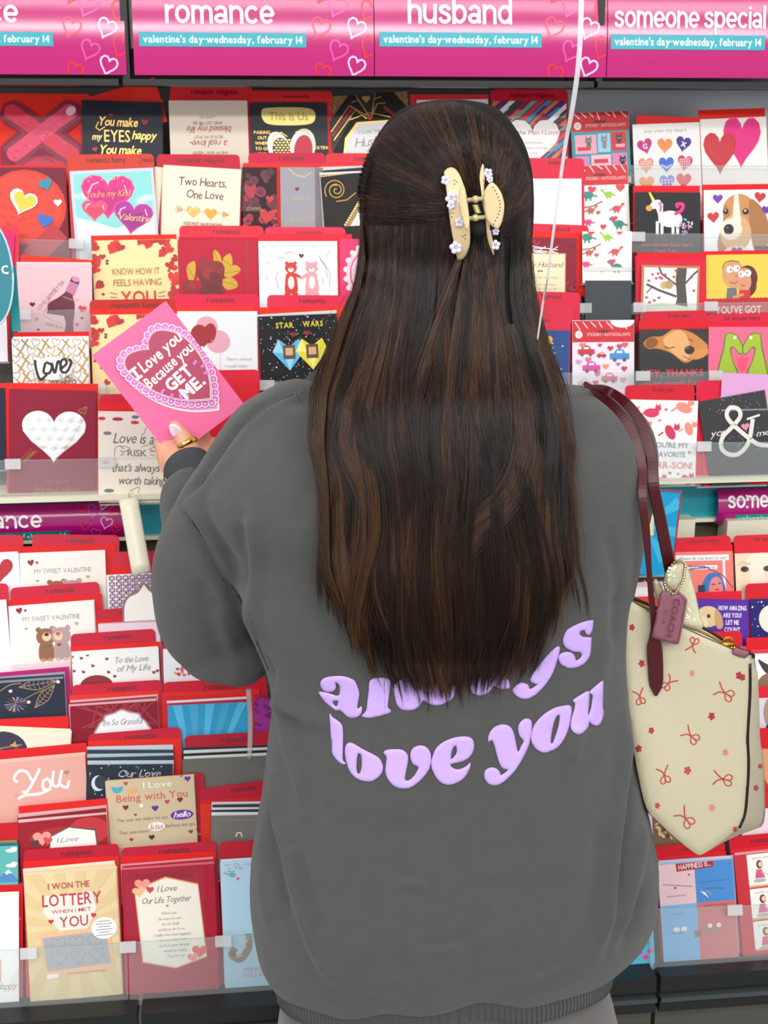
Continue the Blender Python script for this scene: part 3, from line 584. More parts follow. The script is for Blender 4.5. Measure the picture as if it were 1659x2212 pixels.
# ---- third row
cardstack('U', (-40, 500), (32, 506), 'd81a70', None, 'magenta card edge behind the round teal sign at the left', 'magenta edge card', tab=(-60, 486, 40, 488, '', 'e8304a'), H=150)
def a(A):
    A.line([(115, 622), (88, 690)], 3, 'd89aa8'); A.poly(loop_smooth([(100, 672), (104, 655), (125, 642), (140, 630), (148, 618), (160, 624), (156, 640), (160, 660), (156, 700), (150, 730), (92, 730)], 4), '6a1c34'); 
    A.poly([(140, 628), (150, 606), (169, 614), (159, 638)], 'c87aa0'); A.poly([(150, 606), (155, 596), (172, 602), (169, 614)], '4a1424'); A.ell(163, 602, 9, 6, 'd88ab0', rot=20); A.line([(134, 640), (156, 648)], 1, 'e8b0c0')
    A.poly([(84, 690), (90, 676), (136, 683), (140, 700), (134, 730), (80, 730)], 'eec4c0'); A.line([(90, 682), (128, 700)], .8, '8a5a60'); sc(A, 'With love', 112, 708, 9, '9a6a70', rot=12)
    A.text('LOVE GETS BETTER', 112, 640, 9, '9a7880', rot=-47, width=82); A.heart(68, 659, 12, '5c1830'); A.heart(176, 668, 18, 'd83a44', 10); A.heart(165, 648, 8, 'e8a0b4'); A.heart(77, 691, 9, 'd88090'); A.heart(175, 688, 8, '8c2c44'); A.heart(164, 702, 9, 'd04a54'); A.heart(80, 714, 7, '6a1c34')
cardstack('U', (37, 569), (198, 571), 'efc2c8', a, 'pale pink card with a dark wine bottle on the left', 'wine bottle card', env=(45, 550, 200, 562, 'e8351c'), H=115, back=1, rise=3, bcol='f6d6d8')
def kh(A, ox, oy):
    A.rect(ox, oy, ox + 186, oy + 250, 'f3dd9c')
    random.seed(3)
    for i in range(100):
        x = random.uniform(0, 186); y = random.uniform(0, 160); d = ((x - 94) / 80) ** 2 + ((y - 100) / 86) ** 2
        if d > 1: A.heart(ox + x, oy + y, random.uniform(14, 26), random.choice(['cc1a1c', 'd8241e', 'b81420']), random.uniform(-60, 60), tall=random.choice([1, 1.3]))
        elif d > .86: A.heart(ox + x, oy + y, 7, '6a1420', random.uniform(-30, 30))
    A.text('KNOW HOW IT', ox + 93, oy + 78, 15, 'a8764c', width=102, jit=.04, slant=.05); A.text('FEELS HAVING', ox + 95, oy + 102, 15, 'a8764c', width=104, jit=.04, slant=.05); A.text('YOU', ox + 96, oy + 142, 30, 'cc2a22', bold=.01, width=76, jit=.03)
    for sx in (-1, 1):
        for k in range(3): A.line([(ox + 95 + sx * 45, oy + 120 + k * 7), (ox + 95 + sx * 60, oy + 116 + k * 10)], 1.2, '7a3a2c')
def a(A): kh(A, 197, 517)
cardstack('U', (197, 520), (382, 516), 'f3dd9c', a, 'yellow card with red heart border, KNOW HOW IT FEELS HAVING YOU', 'upper yellow having-YOU card', env=(196, 509, 381, 506, 'e2301c'), rnd=4, H=110)
def a(A):
    A.rect(530, 516, 536, 700, 'a80e24'); g = 'a8842c'
    for P in ([(461, 540), (475, 552), (478, 585), (462, 570)], [(480, 560), (497, 548), (500, 575), (484, 590)], [(482, 590), (505, 572), (518, 585), (492, 600)], [(476, 606), (500, 600), (512, 618), (488, 626)], [(402, 575), (420, 565), (418, 600), (406, 606)], [(428, 580), (440, 572), (436, 600), (424, 604)]): A.poly(loop_smooth(P, 4), g, .45); A.line([P[0], P[2]], 1, '7a5c14')
    for x, y, r, c in ((452, 590, 30, '7c0a12'), (440, 572, 16, '94101a'), (466, 580, 18, '8c0e18'), (455, 608, 24, '700810'), (448, 590, 14, 'a01420'), (460, 596, 10, '680810'), (408, 620, 17, '8c0c16'), (412, 616, 9, 'a01420'), (455, 640, 30, '6a0810')): A.ell(x, y, r, r * .92, c, rot=20)
cardstack('U', (384, 518), (556, 518), 'c01838', a, 'crimson card with a dark red rose and gold leaves', 'red rose card', tab=(387, 487, 569, 488, 'romantic', 'e0283c'), env=(386, 512, 556, 513, 'ca1836'), H=112)
def a(A):
    def ott(x, c, b, f):
        A.poly(loop_smooth([(x - 9, 590), (x + 9, 590), (x + 14, 612), (x + 12, 630), (x - 12, 632), (x - 13, 610)], 4), c); A.ell(x, 578, 13, 12, c); A.ell(x - 9, 568, 4, 4, c); A.ell(x + 9, 568, 4, 4, c); A.ell(x, 582, 6, 5, b); A.ell(x, 579, 2, 1.5, '2a1412'); A.ell(x - 5, 575, 1, 1, '2a1412'); A.ell(x + 5, 575, 1, 1, '2a1412')
        A.ell(x, 610, 7, 14, b); A.line([(x + f * 9, 592), (x + f * 24, 600)], 6, c); A.ell(x - 8, 634, 7, 4, c); A.ell(x + 8, 634, 7, 4, c); A.line([(x - 16, 580), (x - 6, 581)], .6, '8a6a6a'); A.line([(x + 6, 581), (x + 16, 580)], .6, '8a6a6a')
    ott(627, 'd4281c', 'f8e4dc', 1); ott(672, 'f0a0a8', 'fbe8e4', -1); A.heart(650, 553, 11, '701018')
    for P in ([(598, 585), (594, 600), (600, 622)], [(600, 560), (606, 555), (612, 560)], [(615, 548), (625, 543), (634, 548)], [(690, 560), (702, 575), (706, 600)], [(686, 552), (698, 566), (712, 590), (710, 618)], [(694, 600), (698, 614)]): A.line(P, 1, '8a8a90')
    for x, y in ((570, 534), (590, 532), (678, 532), (710, 545), (706, 552), (575, 565), (575, 600), (580, 568)): A.ell(x, y, 1.5, 2.4, 'b8b8c0', n=8)
cardstack('U', (558, 521), (728, 521), 'f7f7f9', a, 'white card with a red otter and a pink otter holding hands', 'otters card', tab=(572, 490, 746, 491, 'romantic', 'ea2c4c'), env=(560, 505, 760, 506, 'ee2438'), H=112)
def a(A):
    for r, c in ((48, 'f8d0dc'), (40, 'e8507c'), (36, 'f8d0dc'), (26, 'e46a8c')): A.ell(790, 590, r * .9, r * 1.2, c)
    for i in range(14): th = 1.2 + i * .35; A.ell(790 + 44 * math.cos(th), 590 + 58 * math.sin(th), 6, 6, 'fbe4ea')
cardstack('U', (733, 516), (880, 516), 'e83a6c', a, 'hot pink card with white lace pattern, mostly behind her hair', 'pink lace card', H=140)
def a(A):
    for i in range(30):
        x, y = random.uniform(1142, 1246), random.uniform(515, 640); A.line([(x + 6 * math.cos(k), y + 6 * math.sin(k)) for k in (0, 1, 2, 3, 4)], 1.6, random.choice(['c04058', '5c0a1c', '8c1c34']))
    for i in range(10): A.line([(random.uniform(1145, 1205), random.uniform(528, 546)), (random.uniform(1145, 1215), random.uniform(530, 548))], 2, 'f4d8dc')
    A.rect(1118, 545, 1222, 632, 'c8b07c'); A.rect(1120, 547, 1220, 630, 'eedfb8'); sc(A, 'My Husband', 1176, 574, 12, '8c6c58', width=78); A.text('Thank you for being', 1182, 598, 5, 'a08c6c', width=46); A.heart(1164, 583, 5, '4a2a24'); A.heart(1170, 583, 5, '4a2a24'); A.text('the one I love', 1182, 613, 5, 'a08c6c', width=38); A.text('and always will', 1182, 622, 5, 'a08c6c', width=40)
cardstack('U', (1110, 512), (1246, 514), '8c1830', a, 'maroon patterned card with a cream My Husband panel, right of her hair', 'My Husband card', tab=(1130, 482, 1272, 487, 'husband', 'dc2040'), env=(1120, 500, 1262, 502, 'e8281e'), H=90)
def a(A): A.rect(1262, 500, 1365, 640, 'f4f1ec'); sheetdino(A, 92); A.rect(1262, 575, 1365, 583, 'dcd8d2')
cardstack('U', (1258, 500), (1365, 500), 'efece6', a, 'second dinosaur sticker pack lower in the narrow column', 'lower dinosaur pack', H=100, yref=530, **STK)
cardstack('U', (1264, 606), (1364, 606), '3e4448', None, 'dark grey blank pocket card below the dinosaur sticker packs', 'dark grey blank card', H=90, group=None)
def a(A):
    A.rect(1387, 570, 1512, 760, 'c07a4c'); A.rect(1392, 577, 1507, 760, 'eef0ee'); t = '4c443e'
    A.poly([(1462, 577), (1484, 577), (1482, 610), (1490, 680), (1456, 680), (1464, 640), (1460, 600)], t); A.line([(1398, 612), (1425, 624), (1462, 636)], 5, t); A.line([(1462, 612), (1430, 590), (1424, 577)], 4, t); A.line([(1480, 610), (1498, 590), (1507, 582)], 4, t); A.line([(1410, 617), (1398, 630)], 2.5, t)
    A.ell(1436, 613, 9, 8, 'c8ac74'); A.ell(1446, 612, 9, 9, 'b89a62'); A.poly([(1392, 660), (1430, 648), (1507, 660), (1507, 760), (1392, 760)], 'dfe4c4')
    for x, y in ((1410, 592), (1418, 600), (1426, 598), (1437, 592), (1456, 596), (1398, 640), (1405, 650), (1415, 646), (1425, 640), (1494, 596), (1500, 624), (1402, 605), (1500, 560), (1460, 583), (1430, 600), (1422, 590)): A.heart(x, y, 7, 'c82c44')
cardstack('U', (1386, 572), (1512, 575), 'c07a4c', a, 'card with two owls on a bare tree and tiny red hearts', 'owl tree card', env=[(1374, 560, 1526, 562, 'd8203c'), (1372, 553, 1525, 550, 'd8102c'), (1376, 546, 1524, 546, 'e0141c')], H=110)
def a(A):
    A.ell(1584, 592, 25, 28, 'd49668'); A.ell(1614, 600, 22, 26, '5c1e14'); A.ell(1607, 604, 20, 25, 'd8906a'); A.poly(loop_smooth([(1620, 590), (1632, 600), (1632, 625), (1618, 640), (1612, 635), (1622, 612)]), '5c1e14')
    for x, y in ((1575, 582), (1590, 580), (1601, 592), (1615, 590)): A.ell(x, y, 7, 7, 'ffffff'); A.ell(x + (3 if x < 1595 else -2), y, 2, 2, '2a1a14')
    A.line(catmull([(1560, 580, 0), (1566, 568, 0), (1580, 564, 0), (1596, 567, 0)], 4), 1.6, '4a2a20'); A.ell(1590, 595, 4, 3, 'c8805a'); A.line([(1576, 608), (1586, 611), (1592, 607)], 1.4, '8c3a2c'); A.line([(1600, 614), (1608, 617)], 1.4, '8c2020')
    A.poly([(1570, 620), (1590, 620), (1592, 655), (1566, 655)], '6a6c70'); A.poly([(1596, 625), (1620, 625), (1618, 650), (1594, 650)], 'c8281e'); A.line([(1582, 640), (1604, 634)], 5, 'd8906a')
    for i in range(20): A.ell(1523 + i * 8, 646, 5, 5, 'b8141c')
    A.rect(1520, 646, 1670, 760, 'b8141c'); A.text("YOU'VE GOT", 1593, 673, 16, 'f6e8dc', bold=.012, width=98, jit=.05)
cardstack('U', (1524, 555), (1668, 552), 'f0c850', a, 'yellow card with a cartoon couple cheek to cheek', 'cartoon couple card', env=(1516, 543, 1664, 540, 'dc1420'), back=1, H=110)
# ---- fourth row
cardstack('U', (-60, 680), (14, 680), 'eeeaf0', None, 'white card edge at the far left beside the LOVE card', 'far left white card', env=(-60, 673, 20, 675, 'dc1c24'), H=140)
def a(A):
    g = 'a8823c'; random.seed(5)
    for j in range(6):
        for i in range(9):
            x = 32 + i * 22 + (j % 2) * 11; y = 742 + j * 18
            if (i + j) % 2: A.line([(x - 8, y - 8), (x + 8, y + 9)], 3, g, .4); A.line([(x + 6, y - 9), (x - 6, y + 9)], 3, g, .4)
            else: A.heartline(x, y, 18, g, 1.3, random.uniform(-15, 25), .4, 1.15)
    A.ell(112, 798, 42, 26, 'f4f4f0'); k = '1c1a18'
    for P in ([(74, 780), (76, 800), (84, 822), (98, 812)], [(96, 786), (92, 806), (104, 808), (110, 792), (98, 784)], [(110, 786), (116, 808), (124, 782), (132, 800)], [(128, 800), (142, 788), (138, 778), (130, 784), (130, 804), (142, 806), (152, 786), (148, 778)]): A.line(catmull([(p[0], p[1], 0) for p in P], 5), 5.5, k)
    A.text('IS ALL', 141, 820, 10, '3a3632', width=30, align='c'); A.text('WE NEED', 132, 833, 10, '3a3632', width=58)
cardstack('U', (25, 731), (189, 729), 'f4f4f0', a, 'white card with gold hearts and crosses and black LOVE lettering', 'gold pattern LOVE card', env=(28, 718, 192, 716, 'e01420'), H=110, back=1, rise=3, rnd=3)
def a(A): kh(A, 195, 676)
cardstack('U', (195, 680), (384, 678), 'f3dd9c', a, 'yellow having-YOU card partly covered by the held pink card', 'lower yellow having-YOU card', tab=(193, 648, 378, 645, 'romantic funny', 'c02414'), env=(196, 668, 380, 666, 'e4281c'), H=115)
def a(A):
    A.ell(446, 707, 24, 24, 'e0a4ae'); A.ell(470, 738, 26, 25, 'deA4b0'.lower()); A.ell(430, 725, 20, 24, 'a0121e'); A.ell(452, 720, 14, 22, 'a8121c', rot=10); A.line([(458, 710), (460, 724), (455, 736)], 2, 'f0c0c4'); A.heart(442, 728, 44, 'a0121e', 8, tall=1.2)
    A.line([(475, 762), (473, 800)], .8, 'b8a8a8'); A.text("There's nobody", 514, 779, 7, 'a8a8b0', slant=.2, width=58); A.text('I would rather', 508, 794, 7, 'a8a8b0', slant=.2, width=50)
cardstack('U', (382, 680), (555, 680), 'e9ecee', a, 'pale grey card with red and pink heart balloons behind the held card', 'pale balloon card', tab=(373, 636, 559, 635, 'romantic', 'e01c44'), env=(380, 664, 548, 662, 'f0301c'), H=108, back=1, rise=8)
def a(A):
    for i in range(170): A.ell(random.uniform(558, 730), random.uniform(684, 830), random.choice([.7, 1, 1.8]), random.choice([.7, 1, 1.4]), random.choice(['d8d8e0', '8a8a94', 'ffffff']), n=6)
    A.text('STAR', 613, 711, 12, 'd8c23a', bold=.03, width=38); A.text('WARS', 674, 710, 12, 'd8c23a', bold=.03, width=44)
    for x, c, d in ((620, '58b4e0', '9ad4ee'), (670, 'e0d23a', 'f0e87c')):
        A.poly([(x - 36, 762), (x - 22, 735), (x, 752), (x + 22, 735), (x + 34, 760), (x, 803)], c); A.poly([(x - 12, 765), (x + 12, 765), (x, 803)], d); A.poly([(x - 36, 762), (x - 22, 735), (x - 12, 765)], d); A.rect(x - 13, 748, x + 13, 778, '5c4434'); A.rect(x - 8, 754, x + 8, 770, 'd8a87c')
    A.heart(630, 727, 14, '8c1020'); A.heart(660, 725, 14, '8c1020')
cardstack('U', (557, 684), (728, 677), '141418', a, 'black speckled card with yellow STAR WARS lettering and two diamonds', 'black speckled card', tab=(577, 637, 753, 638, 'romantic', 'e2284c'), env=(560, 664, 760, 662, 'ee301e'), H=105, back=1, bcol='d8d8d8', rise=6)
def a(A):
    A.heart(1183, 738, 24, 'c8a040', -8, .4, 1.2); A.line([(1184, 756), (1182, 790)], 1, 'a8b8d0')
    for i in range(18): A.ell(random.uniform(1150, 1228), random.uniform(720, 800), 2, 2, random.choice(['c8d4e4', 'e0d8a0']), n=6)
cardstack('U', (1130, 712), (1231, 714), '2a4c88', a, 'blue card with a gold heart balloon in the hair gap on the right', 'blue balloon card', tab=(1110, 682, 1233, 684, 'him', 'dc2044'), H=130, yref=700)
cardstack('U', (1120, 655), (1240, 660), 'd42846', None, 'crimson card standing high right of her hair above the blue card', 'crimson card', tab=(1110, 628, 1254, 632, 'husband', 'd81e40'), H=100)
def a(A):
    stick_head(A, 1236, 1370, 693, 734, 738)
    A.ell(1344, 694, 26, 14, 'fbf6f2')
    def car(x, y, s, c): A.rect(x - s, y - s * .3, x + s, y + s * .3, c); A.ell(x, y - s * .3, s * .55, s * .45, c); A.ell(x - s * .5, y + s * .35, s * .2, s * .2, '5a5a60', n=8); A.ell(x + s * .5, y + s * .35, s * .2, s * .2, '5a5a60', n=8); A.rect(x - s * .3, y - s * .55, x + s * .3, y - s * .3, 'd8e8f0')
    car(1266, 758, 18, 'cc2a3c'); car(1299, 766, 10, 'd02234'); car(1338, 768, 21, '3a8cd0'); car(1277, 792, 19, 'd84a9c'); car(1316, 815, 17, 'd05a60'); car(1262, 824, 14, 'd8a8c0')
    for x, y, c in ((1318, 752, 'd02a3c'), (1338, 748, 'e0306c'), (1258, 745, 'e87a50'), (1308, 790, 'ee9060'), (1348, 795, 'cc2a50'), (1335, 785, '9a6ac8'), (1290, 805, 'd03a4c'), (1250, 780, 'c8a0d0'), (1286, 824, 'd02a3c'), (1350, 745, 'd85a60'), (1346, 818, 'e0909c'), (1295, 745, 'b8405c'), (1270, 775, 'e06a88')): A.heart(x, y, 9 if x % 2 else 13, c)
cardstack('U', (1236, 692), (1370, 691), 'eee4ec', a, 'sticker pack with small cars and hearts under a red header', 'car sticker pack', H=120, **STK)
def a(A):
    A.rect(1381, 710, 1532, 790, '2a2018'); A.poly(loop_smooth([(1390, 740), (1405, 728), (1430, 726), (1455, 712), (1490, 718), (1520, 738), (1528, 752), (1500, 774), (1478, 782), (1450, 762), (1420, 752), (1400, 752)], 4), 'c8803c'); A.poly(loop_smooth([(1432, 735), (1460, 715), (1480, 722), (1490, 750), (1484, 778), (1455, 764)], 4), 'e0a868'); A.ell(1407, 740, 14, 11, '8c4a1c', rot=-20); A.ell(1511, 764, 22, 10, 'd08c48', rot=-20)
    A.ell(1489, 756, 11, 9, '2a1a16'); A.ell(1485, 752, 3, 2, '7a6a66'); A.line([(1435, 748), (1446, 752), (1456, 749)], 2, '4a2410'); A.line([(1486, 732), (1496, 738)], 1.6, '4a2410'); A.line([(1475, 768), (1490, 776)], 1.4, '6a3a1c')
    A.poly([(1381, 752), (1410, 756), (1450, 772), (1490, 788), (1532, 775), (1532, 900), (1381, 900)], '1e1c1c'); A.text('HEY, THANKS', 1453, 810, 14.5, 'd8242c', bold=.025, width=132); A.text('sooo much for', 1450, 830, 13, 'c8282e', bold=.02, width=126)
cardstack('U', (1381, 712), (1530, 710), '1e1c1c', a, 'black photo card of a sleeping golden dog, HEY THANKS', 'sleeping dog card', tab=(1387, 673, 1528, 670, 'from pet', 'cc1230'), env=(1380, 694, 1530, 692, 'd81424'), H=90)
def a(A):
    g = '9cb82c'
    for f, x0 in ((1, 0), (-1, 3210)):
        X = lambda x: x0 + f * x
        A.poly(loop_smooth([(X(1566), 724), (X(1576), 718), (X(1590), 722), (X(1604), 742), (X(1606), 758), (X(1598), 764), (X(1586), 750), (X(1580), 755), (X(1586), 780), (X(1596), 800), (X(1600), 840), (X(1548), 840), (X(1552), 790), (X(1562), 750)], 4), '5a7018'); A.poly(loop_smooth([(X(1568), 725), (X(1576), 720), (X(1589), 724), (X(1602), 743), (X(1604), 757), (X(1598), 761), (X(1585), 747), (X(1577), 753), (X(1584), 780), (X(1593), 802), (X(1598), 840), (X(1551), 840), (X(1555), 790), (X(1565), 750)], 4), g)
        A.ell(X(1588), 728, 3.5, 3.5, 'f4f4d8'); A.ell(X(1589), 728, 1, 1, '20280a')
    A.poly([(1591, 766), (1598, 772), (1605, 766), (1612, 772), (1618, 766), (1613, 790), (1604, 800), (1596, 788)], 'e84a6c')
cardstack('U', (1531, 706), (1668, 706), 'ee6a8a', a, 'pink card with two green creatures rubbing snouts', 'green creatures card', tab=(1528, 678, 1668, 676, 'for anyone funny', 'd01a3c'), env=(1520, 695, 1668, 697, 'd81430'), H=105)
# ---- fifth row of the upper tiers
cardstack('U', (-120, 838), (10, 838), '20243a', None, 'dark navy card edge at the far left, beside the white heart card', 'far left navy card', env=(-120, 826, 16, 828, 'e02a20'), H=140)
def a(A):
    # faceted white heart
    P = [(117 + p * 140, 945 - q * 140 * .9) for p, q in heart_pts(20)]
    A.poly(P, 'dfe3e0')
    g = '9a7038'; A.line([(168, 884), (188, 874), (184, 892), (168, 884)], 1.6, g, .4); A.line([(188, 874), (174, 890)], 1.2, g, .4)
    for i in range(6): A.line([(52 + i * 4, 1000 - i * 4), (46 + i * 4, 990 - i * 4)], 1.2, g, .4); A.line([(52 + i * 4, 1000 - i * 4), (62 + i * 4, 996 - i * 4)], 1.2, g, .4)
    A.line([(42, 1008), (76, 975)], 1.8, g, .4); A.text('YOU ARE MY', 124, 1046, 7.5, g, foil=.4, width=52); sc(A, 'happy place', 124, 1068, 16, g, foil=.4, width=98)
whc = cardstack('U', (20, 840), (208, 845), '8e1432', a, 'deep red card with a large faceted white heart, happy place', 'white heart card', env=(12, 827, 212, 829, 'e4241c'), H=124)
# raised facets of the heart
def facets():
    wid = 0.127; P0 = stair('U', 114, 842); up, n = row_axes(11); vs, fs = [], []
    k = (hit_plane(208, 845, P0, n) - hit_plane(20, 840, P0, n)).length / 188
    loc = lambda x, y, z: ((x - 114) * k, (842.5 - y) * k + 1.24 * 188 * k, z)
    hp = [Vector((117 + p * 138, 945 - q * 138 * .9)) for p, q in heart_pts(60)]
    def inside(x, y):
        c = False
        for i in range(len(hp)):
            a_, b_ = hp[i - 1], hp[i]
            if (a_.y > y) != (b_.y > y) and x < (b_.x - a_.x) * (y - a_.y) / (b_.y - a_.y) + a_.x: c = not c
        return c
    S = 23
    pts2 = [tuple(p) for p in hp]; edges = [(i, (i + 1) % 60) for i in range(60)]; z = [0.0004] * 60
    for j in range(-1, 8):
        for i in range(-1, 8):
            cx, cy = 48 + i * S + (j % 2) * S / 2, 885 + j * S * .87
            if inside(cx, cy) : pts2.append((cx, cy)); z.append(0.0045)
            for th in (30, 90, 150):
                x, y = cx + S * .52 * math.cos(R(th)), cy + S * .52 * math.sin(R(th))
                if inside(x, y) and all((x - q[0]) ** 2 + (y - q[1]) ** 2 > 9 for q in pts2): pts2.append((x, y)); z.append(0.0006)
    r = delaunay_2d_cdt([Vector(p) for p in pts2], edges, [], 1, 1e-4)
    zz = [z[o[0]] if o else 0.0004 for o in r[3]]
    v = [loc(p.x, p.y, zq + .0003) for p, zq in zip(r[0], zz)]
    me = mesh('faceted_heart', v, [tuple(f)[::-1] for f in r[2]]); new_obj('faceted_heart', me, paper('f4f6f4', .5), whc)
facets()
def a(A):
    A.rect(212, 885, 372, 940, 'e8d4cc')
    for x, y, c, w_ in ((254, 905, 'a01c38', 12), (291, 912, 'c82030', 9), (292, 900, '6a6c78', 8), (232, 936, '70707a', 9), (220, 904, 'c82030', 8), (228, 1000, 'c82030', 7), (235, 1062, '70707a', 11), (356, 1060, 'c82030', 7)): A.ell(x, y, w_, 4, c)
    k = '6a6460'; sc(A, 'Love is a', 288, 958, 24, k, width=88); A.text('RISK', 296, 986, 15, k, width=42)
    A.line(catmull([(246, 985, 0), (252, 965, 0), (280, 968, 0), (262, 980, 0)], 6), 1, k); A.line(catmull([(305, 965, 0), (330, 960, 0), (335, 975, 0), (320, 970, 0)], 6), 1, k); A.line(catmull([(310, 938, 0), (318, 922, 0), (342, 922, 0), (345, 935, 0), (335, 938, 0)], 6), 1, k)
    sc(A, "that's always", 292, 1020, 19, k, width=104); sc(A, 'worth taking', 304, 1048, 19, k, width=100); A.line(catmull([(280, 1062, 0), (300, 1054, 0), (296, 1068, 0), (285, 1066, 0)], 6), 1, k)
    for sx in (-1, 1):
        for kk in range(3): A.line([(296 + sx * 28, 982 - kk * 6), (296 + sx * 37, 984 - kk * 10)], 1.2, k)
cardstack('U', (212, 888), (372, 890), 'e6dccc', a, 'cream card reading Love is a RISK in grey script', 'Love is a RISK card', tab=(215, 852, 372, 848, 'romantic', 'c41434'), env=[(214, 884, 368, 884, 'd8141c'), (215, 874, 370, 872, 'dc1a20'), (214, 866, 371, 864, 'd01428')], H=125)
cardstack('U', (450, 828), (556, 826), 'd8142c', None, 'red card peeking out under the lower edge of the held pink card', 'small red card', tab=(438, 800, 560, 798, '', 'dc1a38'), H=150)
def cat_(A, x, y, s, c, r=0):
    A.ell(x, y, s * 1.2, s * .7, c, rot=r); A.ell(x + s, y - s * .7, s * .5, s * .42, c); A.poly([(x + s * .6, y - s), (x + s * .7, y - s * 1.5), (x + s, y - s)], c); A.poly([(x + s, y - s), (x + s * 1.35, y - s * 1.5), (x + s * 1.4, y - s * .9)], c); A.line([(x - s * 1.1, y), (x - s * 1.8, y + s * .5)], s * .25, c)
def a(A):
    cat_(A, 1408, 890, 14, 'd8305c'); cat_(A, 1450, 930, 14, 'd02a54', 60); cat_(A, 1478, 878, 15, 'f08a7c', 20); cat_(A, 1490, 922, 12, 'f08a7c', 70); cat_(A, 1395, 920, 10, 'f08a7c')
    for x, y, c in ((1439, 883, 'e03a54'), (1426, 906, 'f07a7a'), (1380, 880, 'f08a8c'), (1375, 905, 'e85070'), (1406, 948, 'f08a7c'), (1493, 972, 'e03a54'), (1452, 1016, 'e04a68'), (1470, 1018, 'f08a8c')): A.heart(x, y, 7, c)
    A.text("YOU'RE MY", 1450, 962, 12, '6a7078', width=82, jit=.03); A.text('FAVORITE', 1452, 982, 12, '6a7078', width=64, jit=.03); A.text('PURR-SON!', 1450, 1006, 15, 'e87a74', width=100, jit=.03)
    cat_(A, 1430, 1032, 10, 'e0486c'); cat_(A, 1488, 1030, 11, 'd8305c', 50)
cardstack('U', (1362, 863), (1508, 866), 'f8f6f3', a, 'white card with pink cats, YOU\'RE MY FAVORITE PURR-SON', 'pink cats card', tab=(1350, 832, 1500, 830, 'from pet', 'd0142c'), H=122)
def a(A):
    for i in range(60): A.ell(random.uniform(1530, 1640), random.choice([random.uniform(862, 900), random.uniform(940, 1000)]), 1, 1, 'b0aca8', n=6)
    P = [(1636, 960), (1616, 978), (1602, 988), (1578, 985), (1560, 960), (1548, 935), (1552, 905), (1572, 890), (1590, 900), (1590, 920), (1570, 935), (1548, 950), (1542, 972), (1556, 988), (1578, 985), (1598, 965), (1616, 930), (1628, 918)]
    A.line(catmull([(1644, 985, 0), (1622, 978, 0), (1600, 958, 0), (1570, 922, 0), (1564, 904, 0), (1574, 892, 0), (1590, 898, 0), (1592, 914, 0), (1572, 932, 0), (1548, 950, 0), (1542, 972, 0), (1556, 988, 0), (1578, 990, 0), (1602, 970, 0), (1618, 925, 0)], 6), 9, 'e4dcd4'); A.line([(1606, 922), (1634, 918)], 4.5, 'e4dcd4')
    sc(A, 'you', 1540, 946, 15, 'e4dcd4', width=36); sc(A, 'me', 1634, 962, 13, 'e4dcd4', width=28); A.heart(1600, 938, 18, 'e08a98')
cardstack('U', (1508, 868), (1652, 842), '38383b', a, 'dark grey card with a large white ampersand, you and me', 'ampersand card', tab=(1504, 823, 1668, 821, 'romantic', 'd8143a'), env=[(1511, 860, 1660, 850, 'e01c3c')], H=128)
cardstack('U', (1560, 805), (1680, 810), 'd8a0cc', None, 'lilac envelope tilted above the ampersand card', 'lilac sheet', H=60, cat='envelope', name='envelope', yref=848)
# ---- lower tiers, left and middle
def a(A): A.heart(-2, 1240, 56, 'b8101c', 5, tall=1.1)
cardstack('L', (-80, 1202), (40, 1194), 'f2f2f4', a, 'white card with half a red heart at the left edge', 'half red heart card', tab=(-70, 1156, 50, 1155, '', 'd01c34'), env=(-70, 1182, 46, 1180, 'e01c20'), back=1, H=140)
def msv(A, ox, oy, full=True):
    A.heart(ox + 24, oy + 26, 14, '8c1420', -10, tall=1.2); A.heart(ox + 37, oy + 26, 7, '8c1420'); A.text('MY SWEET VALENTINE', ox + 92, oy + 50, 11, 'a08c78', width=124, jit=.05)
    A.heart(ox + 37, oy + 66, 7, 'a89878'); A.heart(ox + 146, oy + 62, 9, 'c8a05c')
    for x, c, d in ((78, '96603c', 'c89868'), (111, 'b49a98', 'd8b8b0')):
        A.ell(ox + x, oy + 86, 21, 19, c); A.ell(ox + x - 15, oy + 70, 6, 6, c); A.ell(ox + x + 15, oy + 69, 6, 6, c); A.poly(loop_smooth([(ox + x - 12, oy + 100), (ox + x + 12, oy + 100), (ox + x + 17, oy + 124), (ox + x + 12, oy + 136), (ox + x - 12, oy + 137), (ox + x - 17, oy + 124)], 4), c); A.ell(ox + x + (2 if x == 78 else -6), oy + 86, 10, 10, 'e8c8a8'); A.ell(ox + x + (2 if x == 78 else -6), oy + 81, 5, 4, '2a1a14' if x == 78 else 'c84a5c'); A.ell(ox + x - 8, oy + 137, 6, 3.5, d); A.ell(ox + x + 8, oy + 137, 6, 3.5, d)
    A.rect(ox + 70, oy + 104, ox + 88, oy + 108, '4a6a70'); A.heart(ox + 106, oy + 106, 9, 'a01c28')
def a(A): msv(A, 42, 1192)
cardstack('L', (42, 1197), (227, 1189), 'f5efe6', a, 'white MY SWEET VALENTINE card in the upper lower-left row', 'upper sweet valentine card', tab=(70, 1154, 258, 1156, 'romantic', 'cc1838'), env=(48, 1181, 250, 1174, 'e01c20'), H=125, back=1, rise=2)
